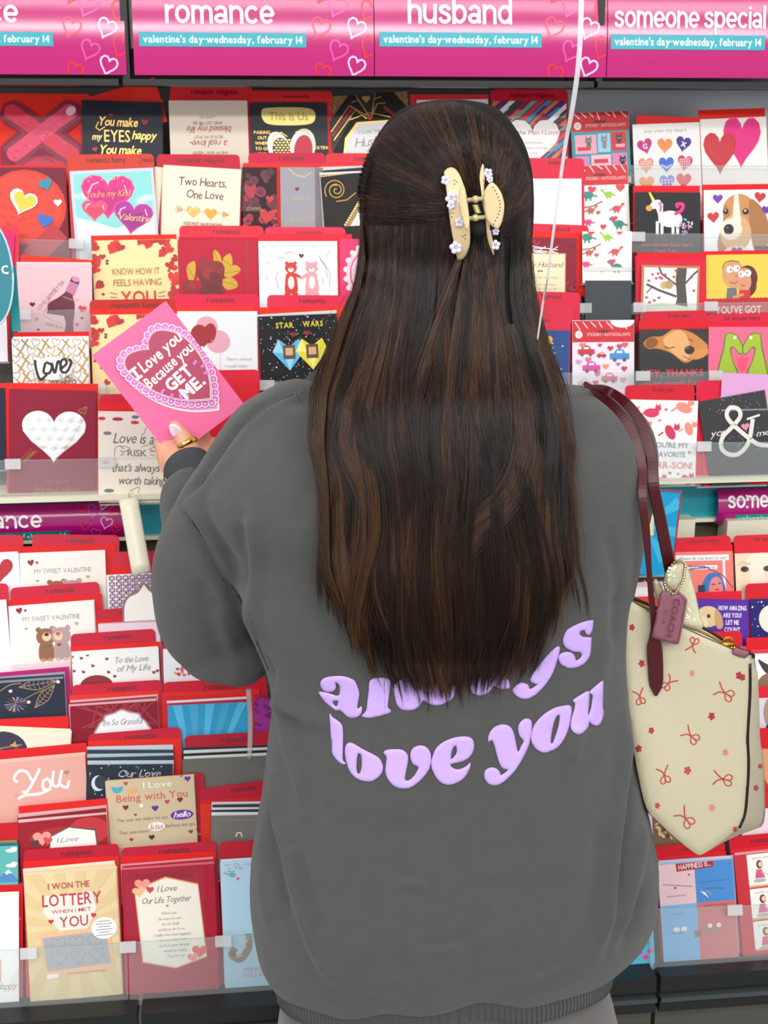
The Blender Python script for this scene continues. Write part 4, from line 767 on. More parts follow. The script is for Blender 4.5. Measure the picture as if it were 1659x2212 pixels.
def a(A):
    A.rect(234, 1244, 331, 1400, 'f4eee8')
    for i in range(7):
        for j in range(8):
            x, y = 241 + i * 15, 1250 + j * 13
            A.ell(x, y, 7, 6.2, '6a4070'); A.ell(x, y, 3.6, 3.2, 'c8a0b8')
            for k in range(6): A.line([(x, y), (x + 7 * math.cos(k * 1.05), y + 6.4 * math.sin(k * 1.05))], .9, 'f0e4e8')
    for k_, c_ in ((0, '9a6a5a'), (4, 'f2ece4')):
        L_ = [q.xy for q in catmull([(262 + k_, 1345, 0), (264 + k_, 1312, 0), (274 + k_, 1292 + k_ * .5, 0), (296 + k_ * .5, 1280 + k_, 0), (311, 1261 + k_ * 1.4, 0)], 5)]
        A.poly([tuple(p) for p in L_] + [(622 - p[0], p[1]) for p in L_[::-1][1:]], c_)
cardstack('L', (230, 1242), (350, 1236), 'f4f0ea', a, 'white card with purple lattice pattern and a pointed arch', 'purple lattice card', tab=(243, 1192, 350, 1190, 'romantic', 'c81634'), env=(240, 1222, 350, 1218, 'e0141c'), H=120)
cardstack('L', (-90, 1312), (14, 1302), 'f0eef2', None, 'white card stack edge at the far left, beside the bears card', 'far left white stack', tab=(-80, 1262, 18, 1260, '', 'd01a38'), back=2, H=150)
def a(A): msv(A, 17, 1296); A.rect(17, 1438, 210, 1600, 'f0d8dc')
cardstack('L', (18, 1310), (202, 1298), 'f5efe8', a, 'white MY SWEET VALENTINE card with a brown and a grey bear', 'two bears card', tab=(22, 1270, 214, 1256, 'romantic', 'cc1838'), env=(18, 1296, 220, 1282, 'de1a20'), H=125, back=1, rise=2)
cardstack('L', (212, 1348), (345, 1343), 'ecd0dc', None, 'pale pink card between the lattice card and the life card', 'pale pink card', tab=(207, 1318, 345, 1306, 'romantic', 'c01430'), env=(208, 1338, 345, 1332, 'dc141c'), H=120, back=1, bcol='d8a8b8')
def a(A):
    for x, y in ((156, 1420), (175, 1424), (189, 1418), (230, 1429), (153, 1434), (158, 1451), (178, 1454), (199, 1442), (232, 1458), (317, 1411), (330, 1465), (245, 1468), (338, 1462), (302, 1405)): A.heart(x, y, 8, '8c1424', random.uniform(-20, 40))
    sc(A, 'To the Love', 282, 1439, 14, '9a9aa0', width=74); sc(A, 'of My Life', 286, 1458, 14, '9a9aa0', width=74); A.ell(205, 1486, 36, 24, '8c1420')
cardstack('L', (155, 1416), (342, 1404), 'f5f3ef', a, 'white card with scattered dark red hearts, To the Love of My Life', 'Love of My Life card', tab=(152, 1370, 335, 1358, 'romantic', 'c81838'), env=(152, 1396, 345, 1386, 'e4201c'), H=115, back=2, rise=4)
def a(A):
    for i in range(16): A.heart(random.uniform(375, 420), random.uniform(1442, 1462), 8, random.choice(['c82a3c', 'e8a05c', 'd85a6c']), random.uniform(-30, 30))
cardstack('L', (352, 1402), (450, 1398), 'eceef0', a, 'pale card with a small heart cluster, partly behind the sleeve', 'heart cluster card', env=(350, 1392, 460, 1388, 'c8182c'), H=150)
def a(A):
    g = 'a08468'
    def leaf(x0, y0, x1, y1, w_):
        d = Vector((x1 - x0, y1 - y0)); nn = Vector((-d.y, d.x)).normalized() * w_; mid = Vector((x0, y0)) + d * .5
        for s_ in (-1, 1): A.line(catmull([(x0, y0, 0), (mid.x + nn.x * s_, mid.y + nn.y * s_, 0), (x1, y1, 0)], 6), 1.6, g, .5)
        A.line([(x0, y0), (x1, y1)], 1.2, g, .5)
        for k in range(1, 8):
            c = Vector((x0, y0)) + d * k / 8; q = 1 - abs(k / 8 - .5) * 1.6
            for s_ in (-1, 1): A.line([tuple(c), (c.x + nn.x * s_ * q + d.x * .06, c.y + nn.y * s_ * q + d.y * .06)], 1, g, .5)
    leaf(40, 1492, 122, 1484, 12); leaf(72, 1540, 118, 1492, 11); A.line([(118, 1488), (135, 1468)], 2, g, .5); A.line(catmull([(-5, 1500, 0), (20, 1486, 0), (45, 1483, 0)], 5), 2, g, .5); A.line(catmull([(50, 1520, 0), (75, 1508, 0), (100, 1500, 0)], 5), 1.6, g, .5)
    for k in range(14): th = k * .45; A.poly([(32, 1526), (32 + 24 * math.cos(th) - 3, 1528 + 16 * math.sin(th)), (32 + 24 * math.cos(th) + 3, 1530 + 16 * math.sin(th))], ['6a68a0', 'b89060', '8c88b8'][k % 3])
    for x, y in ((22, 1499), (60, 1526), (126, 1486)): A.ell(x, y, 4, 3.4, 'e4dcc8', .4)
cardstack('L', (-60, 1480), (137, 1466), '232a3c', a, 'navy card with gold outlined leaves and a purple flower', 'navy gold leaves card', env=(-60, 1458, 149, 1440, 'b8146c'), back=3, rise=5, bcol=['8a90a0', '2a3044', '9a9cac'], H=80)
def a(A):
    for i in range(20): A.line([(random.uniform(160, 340), 1528), (random.uniform(160, 340), 1575)], 3, 'a02438')
    A.poly(loop_smooth([(205, 1600), (210, 1570), (220, 1560), (225, 1550), (245, 1545), (262, 1538), (280, 1545), (300, 1550), (305, 1560), (315, 1570), (320, 1600)], 4), 'b88a90'); A.poly(loop_smooth([(208, 1602), (213, 1572), (223, 1562), (228, 1553), (247, 1548), (262, 1542), (278, 1548), (297, 1553), (302, 1562), (312, 1572), (317, 1602)], 4), 'f0f0f2'); sc(A, "I'm So Grateful", 262, 1573, 13, '8a7078', width=84)
cardstack('L', (151, 1526), (340, 1514), '8c1428', a, 'glossy maroon card with a white scalloped panel, I am So Grateful', 'So Grateful card', tab=(155, 1480, 350, 1468, 'romantic', 'cc1838'), env=(150, 1502, 345, 1492, 'e8301c'), back=3, rise=4.5, bcol=['e8b0b8', 'a02038'], H=85, rough=.25)
def a(A):
    for i in range(5): A.poly([(372 + i * 36, 1520), (392 + i * 36, 1520), (405 + i * 20, 1620), (396 + i * 20, 1620)], '4cb4dc' if i % 2 == 0 else '3aa2cc')
cardstack('L', (362, 1524), (535, 1516), '2c9ac8', a, 'bright blue card with sun rays left of her waist', 'blue rays card', tab=(352, 1474, 575, 1462, 'romantic', 'cc1430'), env=[(352, 1506, 552, 1500, 'd8202c'), (350, 1496, 560, 1488, 'e02a20')], back=2, rise=5, bcol=['c8243c', 'e8e0e4'], H=95)
def a(A):
    for i in range(16): A.heart(random.uniform(548, 585), random.uniform(1506, 1580), 8, '6a1068')
cardstack('L', (548, 1508), (620, 1504), '9c2c8c', a, 'purple card with darker hearts beside her waist', 'purple hearts card', H=170)
def a(A):
    A.rect(0, 1584, 148, 1680, 'e8dfc8'); A.ell(8, 1622, 54, 44, '2c2840'); A.line([(-10, 1618), (48, 1606)], 2, 'c8804c', .3); A.line([(0, 1640), (40, 1612)], 2, 'a04050'); A.poly([(22, 1608), (30, 1604), (34, 1598), (36, 1606), (44, 1608), (34, 1612)], 'c8985c', .4); A.line([(-10, 1612), (60, 1640)], 1, '6a88b8')
cardstack('L', (-50, 1576), (153, 1582), 'f0e6cc', a, 'cream card with a dark circular star chart at the left edge', 'star chart card', env=(-50, 1556, 148, 1546, 'de1a1c'), back=2, rise=4, H=90)
def stars(A, x0, x1, y0, y1, n=40):
    for i in range(n):
        x, y = random.uniform(x0, x1), random.uniform(y0, y1); A.ell(x, y, random.uniform(.8, 2), random.uniform(.8, 2), random.choice(['d8d8e8', 'e4dca0', '9ac8d8', 'ffffff']), n=6)
def a(A):
    stars(A, 190, 370, 1652, 1720); A.ell(213, 1692, 15, 17, 'c8dce8'); A.ell(219, 1690, 14, 15, '232a38'); sc(A, 'Our Love', 300, 1680, 17, 'a8b0bc', width=92)
cardstack('L', (187, 1652), (373, 1650), '232a38', a, 'navy card with a crescent moon and stars', 'moon and stars card', tab=(190, 1586, 390, 1570, 'romantic', 'c41434'), env=(190, 1600, 392, 1594, 'e0241c'), back=5, rise=8, bcol=['b8c8d4', '2c3444', 'a8bcc8', '303848', 'c0ccd4'], H=80)
cardstack('L', (394, 1640), (580, 1632), '66645e', None, 'grey card under the black-edged stack left of her waist', 'upper grey card', tab=(398, 1590, 600, 1578, 'romantic', 'b01430'), env=(398, 1616, 600, 1606, 'dc2c1c'), back=4, rise=6, bcol=['d8d8d8', '1c1c1c', 'd0d0d0', '26282a'], H=85)
def a(A):
    w_ = 'fbf3ee'
    for P in ([(34, 1700), (28, 1690), (40, 1676), (56, 1680), (66, 1700)], [(84, 1676), (70, 1700), (54, 1722), (44, 1722)], [(100, 1698), (90, 1704), (90, 1720), (102, 1722), (106, 1708), (98, 1698)], [(114, 1684), (110, 1712), (122, 1716), (130, 1690)], [(132, 1684), (126, 1712), (140, 1722), (146, 1708)], [(34, 1736), (50, 1730), (80, 1730), (105, 1722)]): A.line(catmull([(p[0], p[1], 0) for p in P], 6), 6, w_)
    A.heart(142, 1690, 12, 'b08468'); A.heart(30, 1728, 7, 'c09a80')
cardstack('L', (-60, 1656), (183, 1632), 'e2a79a', a, 'salmon pink card with white script reading You', 'salmon You card', env=[(-60, 1634, 186, 1612, 'd81820'), (-60, 1627, 187, 1604, 'dc1c22')], back=2, rise=4, bcol='f0bfae', H=70)
cardstack('L', (456, 1762), (590, 1760), '6f6d66', lambda A: (A.line([(510, 1808), (512, 1800), (520, 1799), (523, 1808)], 2.5, 'e4dcb0', .4), A.rect(466, 1772, 560, 1773, '8a8880'), A.rect(466, 1772, 467, 1820, '8a8880')), 'grey card with a small gold loop, low beside her hip', 'lower grey card', tab=(430, 1704, 600, 1682, 'romantic', 'b41430'), env=[(432, 1738, 600, 1728, 'd82c1c'), (432, 1728, 600, 1718, 'c81c24')], back=5, rise=6, bcol=['d8dadc', '2a2c2e', 'd0d0d4', '303234', 'c8cacc'], H=100)
def a(A):
    A.ell(190, 1810, 46, 30, 'c0262c'); A.ell(120, 1815, 60, 20, 'a81c26'); A.poly([(100, 1850), (104, 1814), (148, 1796), (206, 1808), (208, 1850)], '5a4a4a'); A.poly([(103, 1850), (107, 1816), (148, 1799), (203, 1811), (205, 1850)], 'f0ebe4'); sc(A, 'I Love', 142, 1830, 12, '8a8480', width=46); A.heart(88, 1818, 40, 'f0988c', tall=.85); A.heart(100, 1824, 20, 'd84844', 10); A.heart(72, 1828, 20, '4a3434', -5)
cardstack('L', (38, 1778), (229, 1759), '9c1826', a, 'dark red card with pink hearts and a white panel, I Love', 'dark red I Love card', env=[(40, 1742, 232, 1724, 'e01c1c')], back=3, rise=6.5, bcol=['e8b8b8', '8c1424', 'd8a8a8'], H=70)
def a(A):
    A.text('I Love', 339, 1710, 14, 'f2ece0', width=62, jit=.03, bold=.008); A.text('Being with You', 326, 1736, 17, 'd4584c', width=154, jit=.04, bold=.008)
    A.poly(loop_smooth([(240, 1700), (250, 1704), (264, 1702), (262, 1712), (250, 1716), (242, 1710)], 3), '4aa8c0'); A.poly(loop_smooth([(274, 1712), (286, 1708), (296, 1712), (286, 1722), (276, 1718)], 3), 'e8a868')
    for x, y, s_, c in ((271, 1697, 10, 'c83a3c'), (392, 1689, 9, 'b02a34'), (405, 1698, 14, '5a2a8c'), (268, 1749, 13, '7c1420'), (386, 1742, 13, '7c1420'), (358, 1744, 11, 'cc3434'), (331, 1756, 15, '5a2a8c'), (288, 1766, 6, '6a1c2c'), (276, 1819, 9, 'a02430'), (320, 1818, 13, '3a1420'), (405, 1813, 10, 'a02430'), (419, 1810, 6, '6a1c2c'), (407, 1684, 6, '7c1420')): A.heart(x, y, s_, c)
    A.ell(302, 1747, 4, 4, 'f4f0ec'); A.text('The one we make to say', 302, 1779, 8, '8a7868', width=110); A.ell(388, 1774, 25, 10.5, '6a2a98'); sc(A, 'hello', 388, 1779, 13, 'f4e8f4', bold=.01, width=36); A.text('That one more', 282, 1806, 8, '8a7868', width=64); A.ell(332, 1795, 18, 10, 'f6f2ec'); sc(A, 'kiss', 331, 1801, 14, 'd05054', width=28); A.text('before we go.', 384, 1799, 8, '8a6a88', width=64)
cardstack('L', (227, 1688), (418, 1672), 'cfbd9b', a, 'tan card reading I Love Being with You, standing proud of its row', 'tan Being with You card', tab=(250, 1684, 440, 1668, '', 'b01428'), proud=.003, back=1, bcol='c8b48c', H=140, rise=1)
def a(A):
    A.rect(-90, 1826, 40, 1960, '58b0ac'); 
    for x, y in ((24, 1843), (24, 1876)): A.ell(x, y, 12, 4, 'eef6f4'); A.ell(x + 6, y - 4, 7, 4, 'eef6f4')
    A.poly([(-15, 1912), (18, 1884), (42, 1912)], '4a88c0'); A.poly([(10, 1891), (18, 1884), (27, 1894), (20, 1892), (15, 1896)], 'f0f4f8')
cardstack('L', (-120, 1832), (39, 1826), '3a8c90', a, 'teal card with clouds and a snowy mountain at the left edge', 'teal mountain card', env=(-120, 1786, 38, 1776, 'c41424'), back=2, rise=6, bcol=['2c6c8c', '8c8c3c'], H=100)
def a(A):
    A.poly([(10, 2150), (60, 2060), (60, 2150)], 'f0e8e4'); sc(A, 'Happy', 12, 2146, 16, 'a89c98', width=46); A.rect(-20, 2080, 2, 2130, 'e8a8a4')
cardstack('L', (-130, 1940), (40, 1933), 'f5f3ee', a, 'plain white card at the bottom left corner', 'bottom left white card', env=(-130, 1916, 50, 1910, 'd0141c'), back=2, rise=4, bcol='ece8dc', H=140, yref=1880)
def a(A):
    for i in range(16):
        th = i * math.pi / 8 + .1; A.poly([(150, 2010), (150 + 260 * math.cos(th), 2010 + 260 * math.sin(th)), (150 + 260 * math.cos(th + .2), 2010 + 260 * math.sin(th + .2))], 'dfc590')
    r = 'b8404a'
    A.poly([(96, 1940), (196, 1938), (204, 1975), (182, 2018), (122, 2018), (88, 1975)], 'f6e4d8')
    A.text('I WON THE', 147, 1927, 14, r, bold=.018, width=90); A.text('LOTTERY', 152, 1964, 27, r, bold=.016, width=128, jit=.03); A.text('WHEN I MET', 150, 1980, 8.5, r, bold=.008, width=86); A.text('YOU', 154, 2011, 24, r, bold=.012, width=62, ws=.8)
    A.heart(105, 1997, 12, 'c82a34'); A.heart(197, 1991, 12, 'c82a34', 10)
    A.poly([(78, 2024), (230, 2020), (238, 2110), (90, 2118)], 'eebb92'); A.poly([(84, 2030), (222, 2026), (230, 2098), (92, 2104)], 'b8a8a8'); A.poly([(88, 2034), (218, 2030), (226, 2094), (96, 2098)], 'a8aaae')
    for j in range(2):
        for i in range(3): A.heartline(118 + i * 40 + j * 2, 2048 + j * 30, 33, '8c8e94', 1)
    A.ell(219, 2020, 28, 24, 'f5f1ea')
    for i in range(6): A.rect(206 - (i % 2) * 5, 2004 + i * 6, 232 + (i % 2) * 5, 2006 + i * 6, '9aa0b0')
    A.poly([(90, 2110), (116, 2109), (116, 2119), (90, 2120)], 'f6ece4'); A.rect(134, 2111, 218, 2113, 'd0905c')
LCK = cardstack('L', (52, 1892), (250, 1875), 'e6cf9e', a, 'tan card reading I WON THE LOTTERY WHEN I MET YOU', 'lottery card', tab=(50, 1836, 257, 1822, 'romantic', 'bc1430'), env=(50, 1860, 257, 1848, 'dc1a1c'), back=3, rise=5, bcol=['f0d8b4', 'eec8a4', 'f0dcc0'], H=139, yref=1880)
def a(A):
    A.rect(268, 1884, 440, 2200, 'a81430')
    for i in range(14): A.line([(random.uniform(270, 430), random.uniform(1885, 1905)), (random.uniform(270, 430), random.uniform(1885, 1915))], 3, '98102a')
    P = [(356, 1900), (427, 1920), (440, 2080), (372, 2100), (300, 2082), (288, 1924)]
    A.poly(P, 'eaa46c'); c = Vector((363, 2003)); A.poly([tuple(c + (Vector(p) - c) * .97) for p in P], 'f3ecdc')
    sc(A, 'I Love', 358, 1932, 14, '6a6460', width=42); sc(A, 'Our Life Together', 356, 1956, 14, '6a6460', width=106); A.heart(358, 1964, 7, 'c88878')
    for i, (t_, w_) in enumerate((('When I see', 34), ('the ways you care', 50), ('for our family', 38), ('and all you do for us,', 58), ('I realize how much happiness', 80), ('how much I care', 60), ('and how many blessings', 66), ('would be missing', 50), ('if not for you.', 38))): sc(A, t_, 360 + i * 1.6, 1982 + i * 11.6, 6.5, '9a948c', width=w_)
    A.heart(306, 1916, 34, 'ee9a86', tall=.9); A.heart(298, 1930, 28, 'eebb90', -8, tall=.9); A.heart(322, 1927, 17, 'd8403c', 5); A.heart(424, 2068, 34, 'e0605c', 5, tall=.9); A.heart(409, 2080, 24, 'f0988c', -5)
cardstack('L', (262, 1880), (462, 1866), 'b01632', a, 'crimson card with a cream hexagonal verse panel, I Love Our Life Together', 'Life Together card', tab=(261, 1832, 467, 1816, 'romantic', 'bc1838'), env=(262, 1850, 466, 1838, 'de1818'), back=3, rise=4.5, bcol=['d86c7c', 'b01632', 'e08c98'], H=138, yref=1868)
def a(A):
    for i in range(24): A.ell(random.uniform(480, 560), random.uniform(1868, 1886), 2.4, 2, random.choice(['a8b8ae', 'b0b8c8', '9aa8a0']), n=6)
    A.line([(482, 1887), (494, 1889)], 2, '6ab0c0'); A.ell(500, 1891, 7, 5, '6ab0c0'); A.heart(512, 1901, 7, 'e85a6c'); A.line(catmull([(530, 2022, 0), (528, 2050, 0), (510, 2072, 0), (492, 2062, 0), (498, 2050, 0)], 8), 14, '8a7c68')
    for i in range(30): t_ = i / 30; A.line([(528 - t_ * 20 + random.uniform(-6, 6), 2026 + t_ * 40), (524 - t_ * 20 + random.uniform(-6, 6), 2031 + t_ * 40)], 1, 'e8dcc8')
    A.text('PERFECT', 545, 2100, 9, 'e8a0b0', width=60); A.text('YOU AND ME', 555, 2112, 9, 'e8a0b0', width=90)
cardstack('L', (475, 1864), (670, 1850), 'b3d7e8', a, 'light blue card with a curled grey tail, beside her hip', 'light blue card', tab=(472, 1820, 600, 1812, '', 'b8182c'), back=2, rise=3, bcol='c8e0ec', H=138, yref=1857)
# ---- lower tiers, right bay
for i, (x0, x1, nm) in enumerate(((1420, 1517, 'cream tray'), (1590, 1700, 'cream tray'))):
    p = at(x0, 1136, 1.90); q = at(x1, 1166, 1.90); MBx = MB().box(p.x, q.x, 1.935, 1.975, q.z - .012, p.z - .002)
    tag(MBx.build('shelf_tray', cream), ['cream plastic tray below the teal strip, behind the bag straps', 'cream plastic tray below the teal strip at the right edge'][i], 'tray', 'cream trays under the teal strip')
def a(A):
    for i in range(8): th = i * .785; A.poly([(1400, 1130), (1400 + 90 * math.cos(th), 1130 + 90 * math.sin(th)), (1400 + 90 * math.cos(th + .3), 1130 + 90 * math.sin(th + .3))], '3ab4dc')
    for i in range(30): A.ell(1473, 1060 + i * 5.5, 3, 3, 'b01424', n=8); 
    for i in range(24): A.ell(1352 + i * 5.5, 1053, 3, 3, 'b01424', n=8)
    A.poly([(1380, 1112), (1418, 1106), (1422, 1150), (1382, 1158)], 'ecd49c'); A.heart(1401, 1126, 26, 'd8382c', -8)
bluec = cardstack('L', (1352, 1052), (1474, 1060), '1a9cd0', a, 'blue card with red scalloped edge tilted behind the bag straps', 'tilted blue card', H=150, tilt=6, yref=1180, proud=.05)
def a(A):
    A.rect(1345, 1207, 1435, 1212, 'e890a8'); A.rect(1345, 1218, 1430, 1258, '8aa040')
    for x in (1368, 1412): A.ell(x, 1243, 24, 22, '38241c'); A.ell(x, 1242, 13, 12, '6a4234'); A.ell(x - 5, 1236, 2, 1.4, '100c0a'); A.ell(x + 5, 1236, 2, 1.4, '100c0a'); A.ell(x, 1246, 5, 3, '2a1814')
    A.rect(1345, 1258, 1436, 1268, 'f0c8cc')
cardstack('L', (1335, 1204), (1436, 1200), 'f4f0ec', a, 'white card with a photo of two gorillas, left of the bag strap', 'gorillas card', env=(1335, 1194, 1440, 1190, 'd81c2c'), H=90)
def a(A):
    A.rect(1450, 1191, 1583, 1400, 'ee7468'); A.rect(1460, 1200, 1574, 1212, 'f4f0ec'); A.text('Where do you want to eat?', 1517, 1210, 7, '3a3030', width=104); A.rect(1478, 1222, 1548, 1230, 'f4f0ec'); A.text('I like wherever', 1514, 1229, 6, '3a3030', width=62)
    A.rect(1560, 1212, 1565, 1275, 'f4f0ec')
    for P in ([(1462, 1222), (1520, 1224), (1560, 1244), (1580, 1270)], [(1455, 1240), (1470, 1236), (1480, 1262)], [(1480, 1232), (1500, 1228), (1530, 1226)]): A.line(P, 2, '203878')
    A.poly(loop_smooth([(1510, 1285), (1520, 1250), (1535, 1238), (1556, 1246), (1562, 1285)], 4), '2c6cb8'); A.poly(loop_smooth([(1530, 1285), (1532, 1256), (1545, 1246), (1556, 1256), (1556, 1285)], 4), 'f08070'); A.ell(1538, 1262, 5, 2.5, '2c6cb8'); A.ell(1552, 1260, 4, 2.5, '2c6cb8'); A.ell(1546, 1273, 5, 2, 'c8342c'); A.rect(1505, 1263, 1520, 1285, '181c40')
cardstack('L', (1450, 1193), (1583, 1190), 'ee7468', a, 'coral pop-art card of a blue-haired woman in a car', 'coral pop-art card', tab=(1448, 1163, 1578, 1156, 'romantic funny', 'd8102c'), env=(1448, 1180, 1582, 1176, 'de1426'), H=90, rnd=3)
def a(A):
    A.poly([(1588, 1195), (1700, 1190), (1700, 1280), (1588, 1280)], 'ecd4b4'); A.ell(1640, 1216, 30, 20, 'f4e4cc'); A.ell(1607, 1229, 9, 6, '4a3426'); A.ell(1605, 1228, 5, 5, '1c1410'); A.ell(1656, 1229, 9, 6, '4a3426'); A.line([(1592, 1220), (1604, 1214), (1618, 1220)], 1.6, 'c89c74'); A.poly([(1620, 1215), (1646, 1215), (1652, 1280), (1616, 1280)], 'f4e2cc'); A.line([(1600, 1222), (1620, 1216)], 2, 'e0b890')
cardstack('L', (1587, 1196), (1712, 1192), 'f2e6d6', a, 'card with a close-up of a pale puppy face at the right edge', 'pale puppy card', tab=(1584, 1157, 1715, 1152, 'for anyone', 'd8142c'), env=(1586, 1176, 1715, 1172, 'dc1c2c'), H=90)
def a(A):
    A.ell(1530, 1330, 26, 22, 'e0c090'); A.poly(loop_smooth([(1545, 1315), (1558, 1326), (1562, 1350), (1552, 1356), (1544, 1340)], 4), 'c89a64'); A.ell(1514, 1344, 16, 14, 'ecd4b0'); A.ell(1531, 1329, 4, 4, '2a1a14'); A.ell(1508, 1347, 6, 5, '3a2a24')
    for i, (t_, w_) in enumerate((('HOW AMAZING', 60), ('ARE YOU?', 40), ('LET ME', 28), ('COUNT', 34))): A.text(t_, 1582, 1316 + i * 15, 9.5, 'ece4f4', bold=.03, width=w_)
cardstack('L', (1498, 1296), (1616, 1298), '54289c', a, 'purple card with a cream puppy, HOW AMAZING ARE YOU', 'purple puppy card', env=(1496, 1280, 1602, 1276, 'd8102c'), back=1, H=90)
def a(A): A.ell(1668, 1336, 30, 30, 'e8e2d4'); stars(A, 1622, 1650, 1300, 1370, 10)
cardstack('L', (1620, 1294), (1735, 1292), '1c1c68', a, 'deep blue card with a pale moon at the right edge', 'blue moon card', tab=(1610, 1261, 1740, 1256, '', 'd00c24'), H=90)
cardstack('L', (1345, 1320), (1440, 1316), 'e8ecee', None, 'white card just above the bag zip beside her side', 'white card above the bag', env=(1335, 1290, 1440, 1287, 'e82c2c'), H=90)
cardstack('L', (1520, 1400), (1612, 1396), 'd84450', None, 'pinkish red card edge above the bag zip end', 'pinkish red card', tab=(1500, 1366, 1602, 1362, '', 'd00c20'), H=90)
def a(A):
    A.rect(1630, 1412, 1740, 1500, 'f4f6f8'); A.poly(loop_smooth([(1636, 1424), (1652, 1432), (1665, 1440), (1665, 1455), (1650, 1450)], 4), '3a2c28'); A.poly(loop_smooth([(1634, 1472), (1650, 1455), (1680, 1450), (1700, 1480), (1640, 1500)], 4), '8a6448')
cardstack('L', (1622, 1403), (1735, 1400), 'd8384a', a, 'red-bordered card with a dark-eared dog at the right edge', 'dark-eared dog card', env=(1612, 1378, 1740, 1374, 'd80c1c'), H=90)
def a(A): A.rect(1625, 1508, 1740, 1600, 'd8ccd4'); A.ell(1668, 1540, 20, 34, 'a08878'); A.ell(1668, 1570, 16, 10, '1c1614')
cardstack('L', (1625, 1508), (1740, 1505), 'e8607c', a, 'pale card with part of a dog, right of the bag edge', 'grey dog card', env=(1618, 1484, 1742, 1480, 'dc1028'), H=90)
def a(A): A.poly(loop_smooth([(1640, 1625), (1660, 1620), (1680, 1640), (1680, 1690), (1655, 1690), (1645, 1660)], 4), 'd8946c')
cardstack('L', (1620, 1616), (1740, 1612), 'dc2434', a, 'red card with an orange figure, right of the bag edge', 'orange figure card', tab=(1632, 1573, 1740, 1570, '', 'd01020'), H=90)
cardstack('L', (1600, 1750), (1740, 1740), 'ecd4dc', None, 'pale pink card below the bag corner at the right', 'pale card by the bag', env=(1600, 1712, 1740, 1706, 'dc1424'), H=75)
def a(A):
    A.rect(1408, 1750, 1480, 1850, '7a5c3c')
    for i in range(40): A.ell(random.uniform(1412, 1475), random.uniform(1772, 1815), 5, 3, random.choice(['c8a468', '4a3424', 'e0c890', '8a6840']), rot=random.uniform(0, 180), n=8)
cardstack('L', (1400, 1752), (1500, 1746), 'ecc8e0', a, 'brown and gold patterned card peeking under the bag', 'brown patterned card', env=(1392, 1740, 1500, 1734, 'e03030'), H=80)
def a(A):
    A.rect(1410, 1860, 1499, 1954, 'e4c0c4'); A.rect(1499, 1852, 1600, 1954, '4488cc'); A.rect(1405, 1954, 1499, 2100, '7cb4e0'); A.rect(1499, 1954, 1600, 2100, 'd07070')
    A.poly([(1459, 1867), (1541, 1862), (1540, 1882), (1460, 1886)], 'a81c30'); A.text('HAPPINESS IS...', 1500, 1881, 11, 'f4e4dc', width=70, bold=.006, rot=-3)
    A.line([(1429, 1910), (1493, 1919)], 1.2, '5a5058'); A.ell(1455, 1919, 3, 2, '5a5058'); A.ell(1482, 1911, 6, 4, 'd8c8c8'); A.ell(1486, 1894, 2, 2, '7a3040'); A.text('balancing each other', 1457, 1937, 4, '8a7880', width=40)
    A.line([(1510, 1912), (1565, 1910)], .8, '2a5c90'); A.line([(1520, 1925), (1560, 1928)], 1, '2c4c70'); A.poly([(1508, 1930), (1518, 1933), (1526, 1946)], 'f0f0e8'); A.poly([(1520, 1928), (1528, 1934), (1534, 1942)], 'c8d878'); A.poly([(1514, 1938), (1520, 1942), (1524, 1948)], 'c83a48')
    for x in (1452, 1468): A.ell(x, 2005, 7, 5, 'e4ecf0'); A.line([(x - 12, 2014), (x, 2010)], 2, '7aa040' if x < 1460 else 'd04858')
    for x in (1524, 1543): A.ell(x, 2003, 5, 5, 'f0e8e0'); A.ell(x - 2, 2014, 6, 6, '9a8c6c')
    A.rect(1490, 2010, 1504, 2024, '9c6c5c'); A.rect(1512, 1960, 1560, 1961.5, 'a85058'); A.rect(1440, 1972, 1470, 1973, '5a88a8')
cardstack('L', (1420, 1869), (1582, 1855), 'd4a8b0', a, 'HAPPINESS IS card in pink, blue and red quarters', 'HAPPINESS IS card', tab=(1412, 1828, 1565, 1816, 'romantic', 'cc0c1c'), env=(1412, 1852, 1568, 1838, 'd41420'), back=3, rise=3, bcol=['a8c8e8', 'ecc8d0'], H=128, yref=1858)
def a(A):
    A.rect(1615, 1853, 1760, 2048, 'c83038')
    for y0, y1 in ((1850, 1918), (1921, 1985), (1988, 2048)):
        A.rect(1612, y0, 1760, y1, 'f4efe6'); A.rect(1612, y1 - 4, 1760, y1, 'd8a880'); A.ell(1638, y0 + 22, 7, 9, '6a3a2c'); A.ell(1640, y0 + 22, 4.5, 5.5, 'f0c4a4'); A.poly([(1630, y0 + 32), (1642, y0 + 32), (1648, y0 + 50), (1626, y0 + 50)], 'd05a88'); A.line([(1640, y0 + 38), (1665, y0 + 48)], 2, 'e8b898'); A.ell(1636, y0 + 55, 14, 4, 'b8b0a8'); A.text('good for what it is', 1646, y0 + 10, 4, '8a8480', width=46)
cardstack('L', (1585, 1848), (1760, 1828), 'c83038', a, 'red card with three white comic panels at the right edge', 'comic panels card', tab=(1574, 1808, 1760, 1790, 'romantic funny', 'cc0c20'), env=(1578, 1834, 1760, 1816, 'd81c30'), back=2, rise=3, bcol=['f0b8bc', 'e85860'], H=120, yref=1840)
def a(A):
    for x, y in ((1372, 2062), (1396, 2060), (1385, 2072)): A.ell(x, y, 7, 5, 'e04a78')
    A.poly([(1340, 2030), (1400, 2010), (1400, 2050)], '58a8c8')
cardstack('L', (1240, 1890), (1404, 1878), '5cb8d8', a, 'sky blue card at the bottom right, between her hip and HAPPINESS IS', 'sky blue card', H=132, yref=1870)
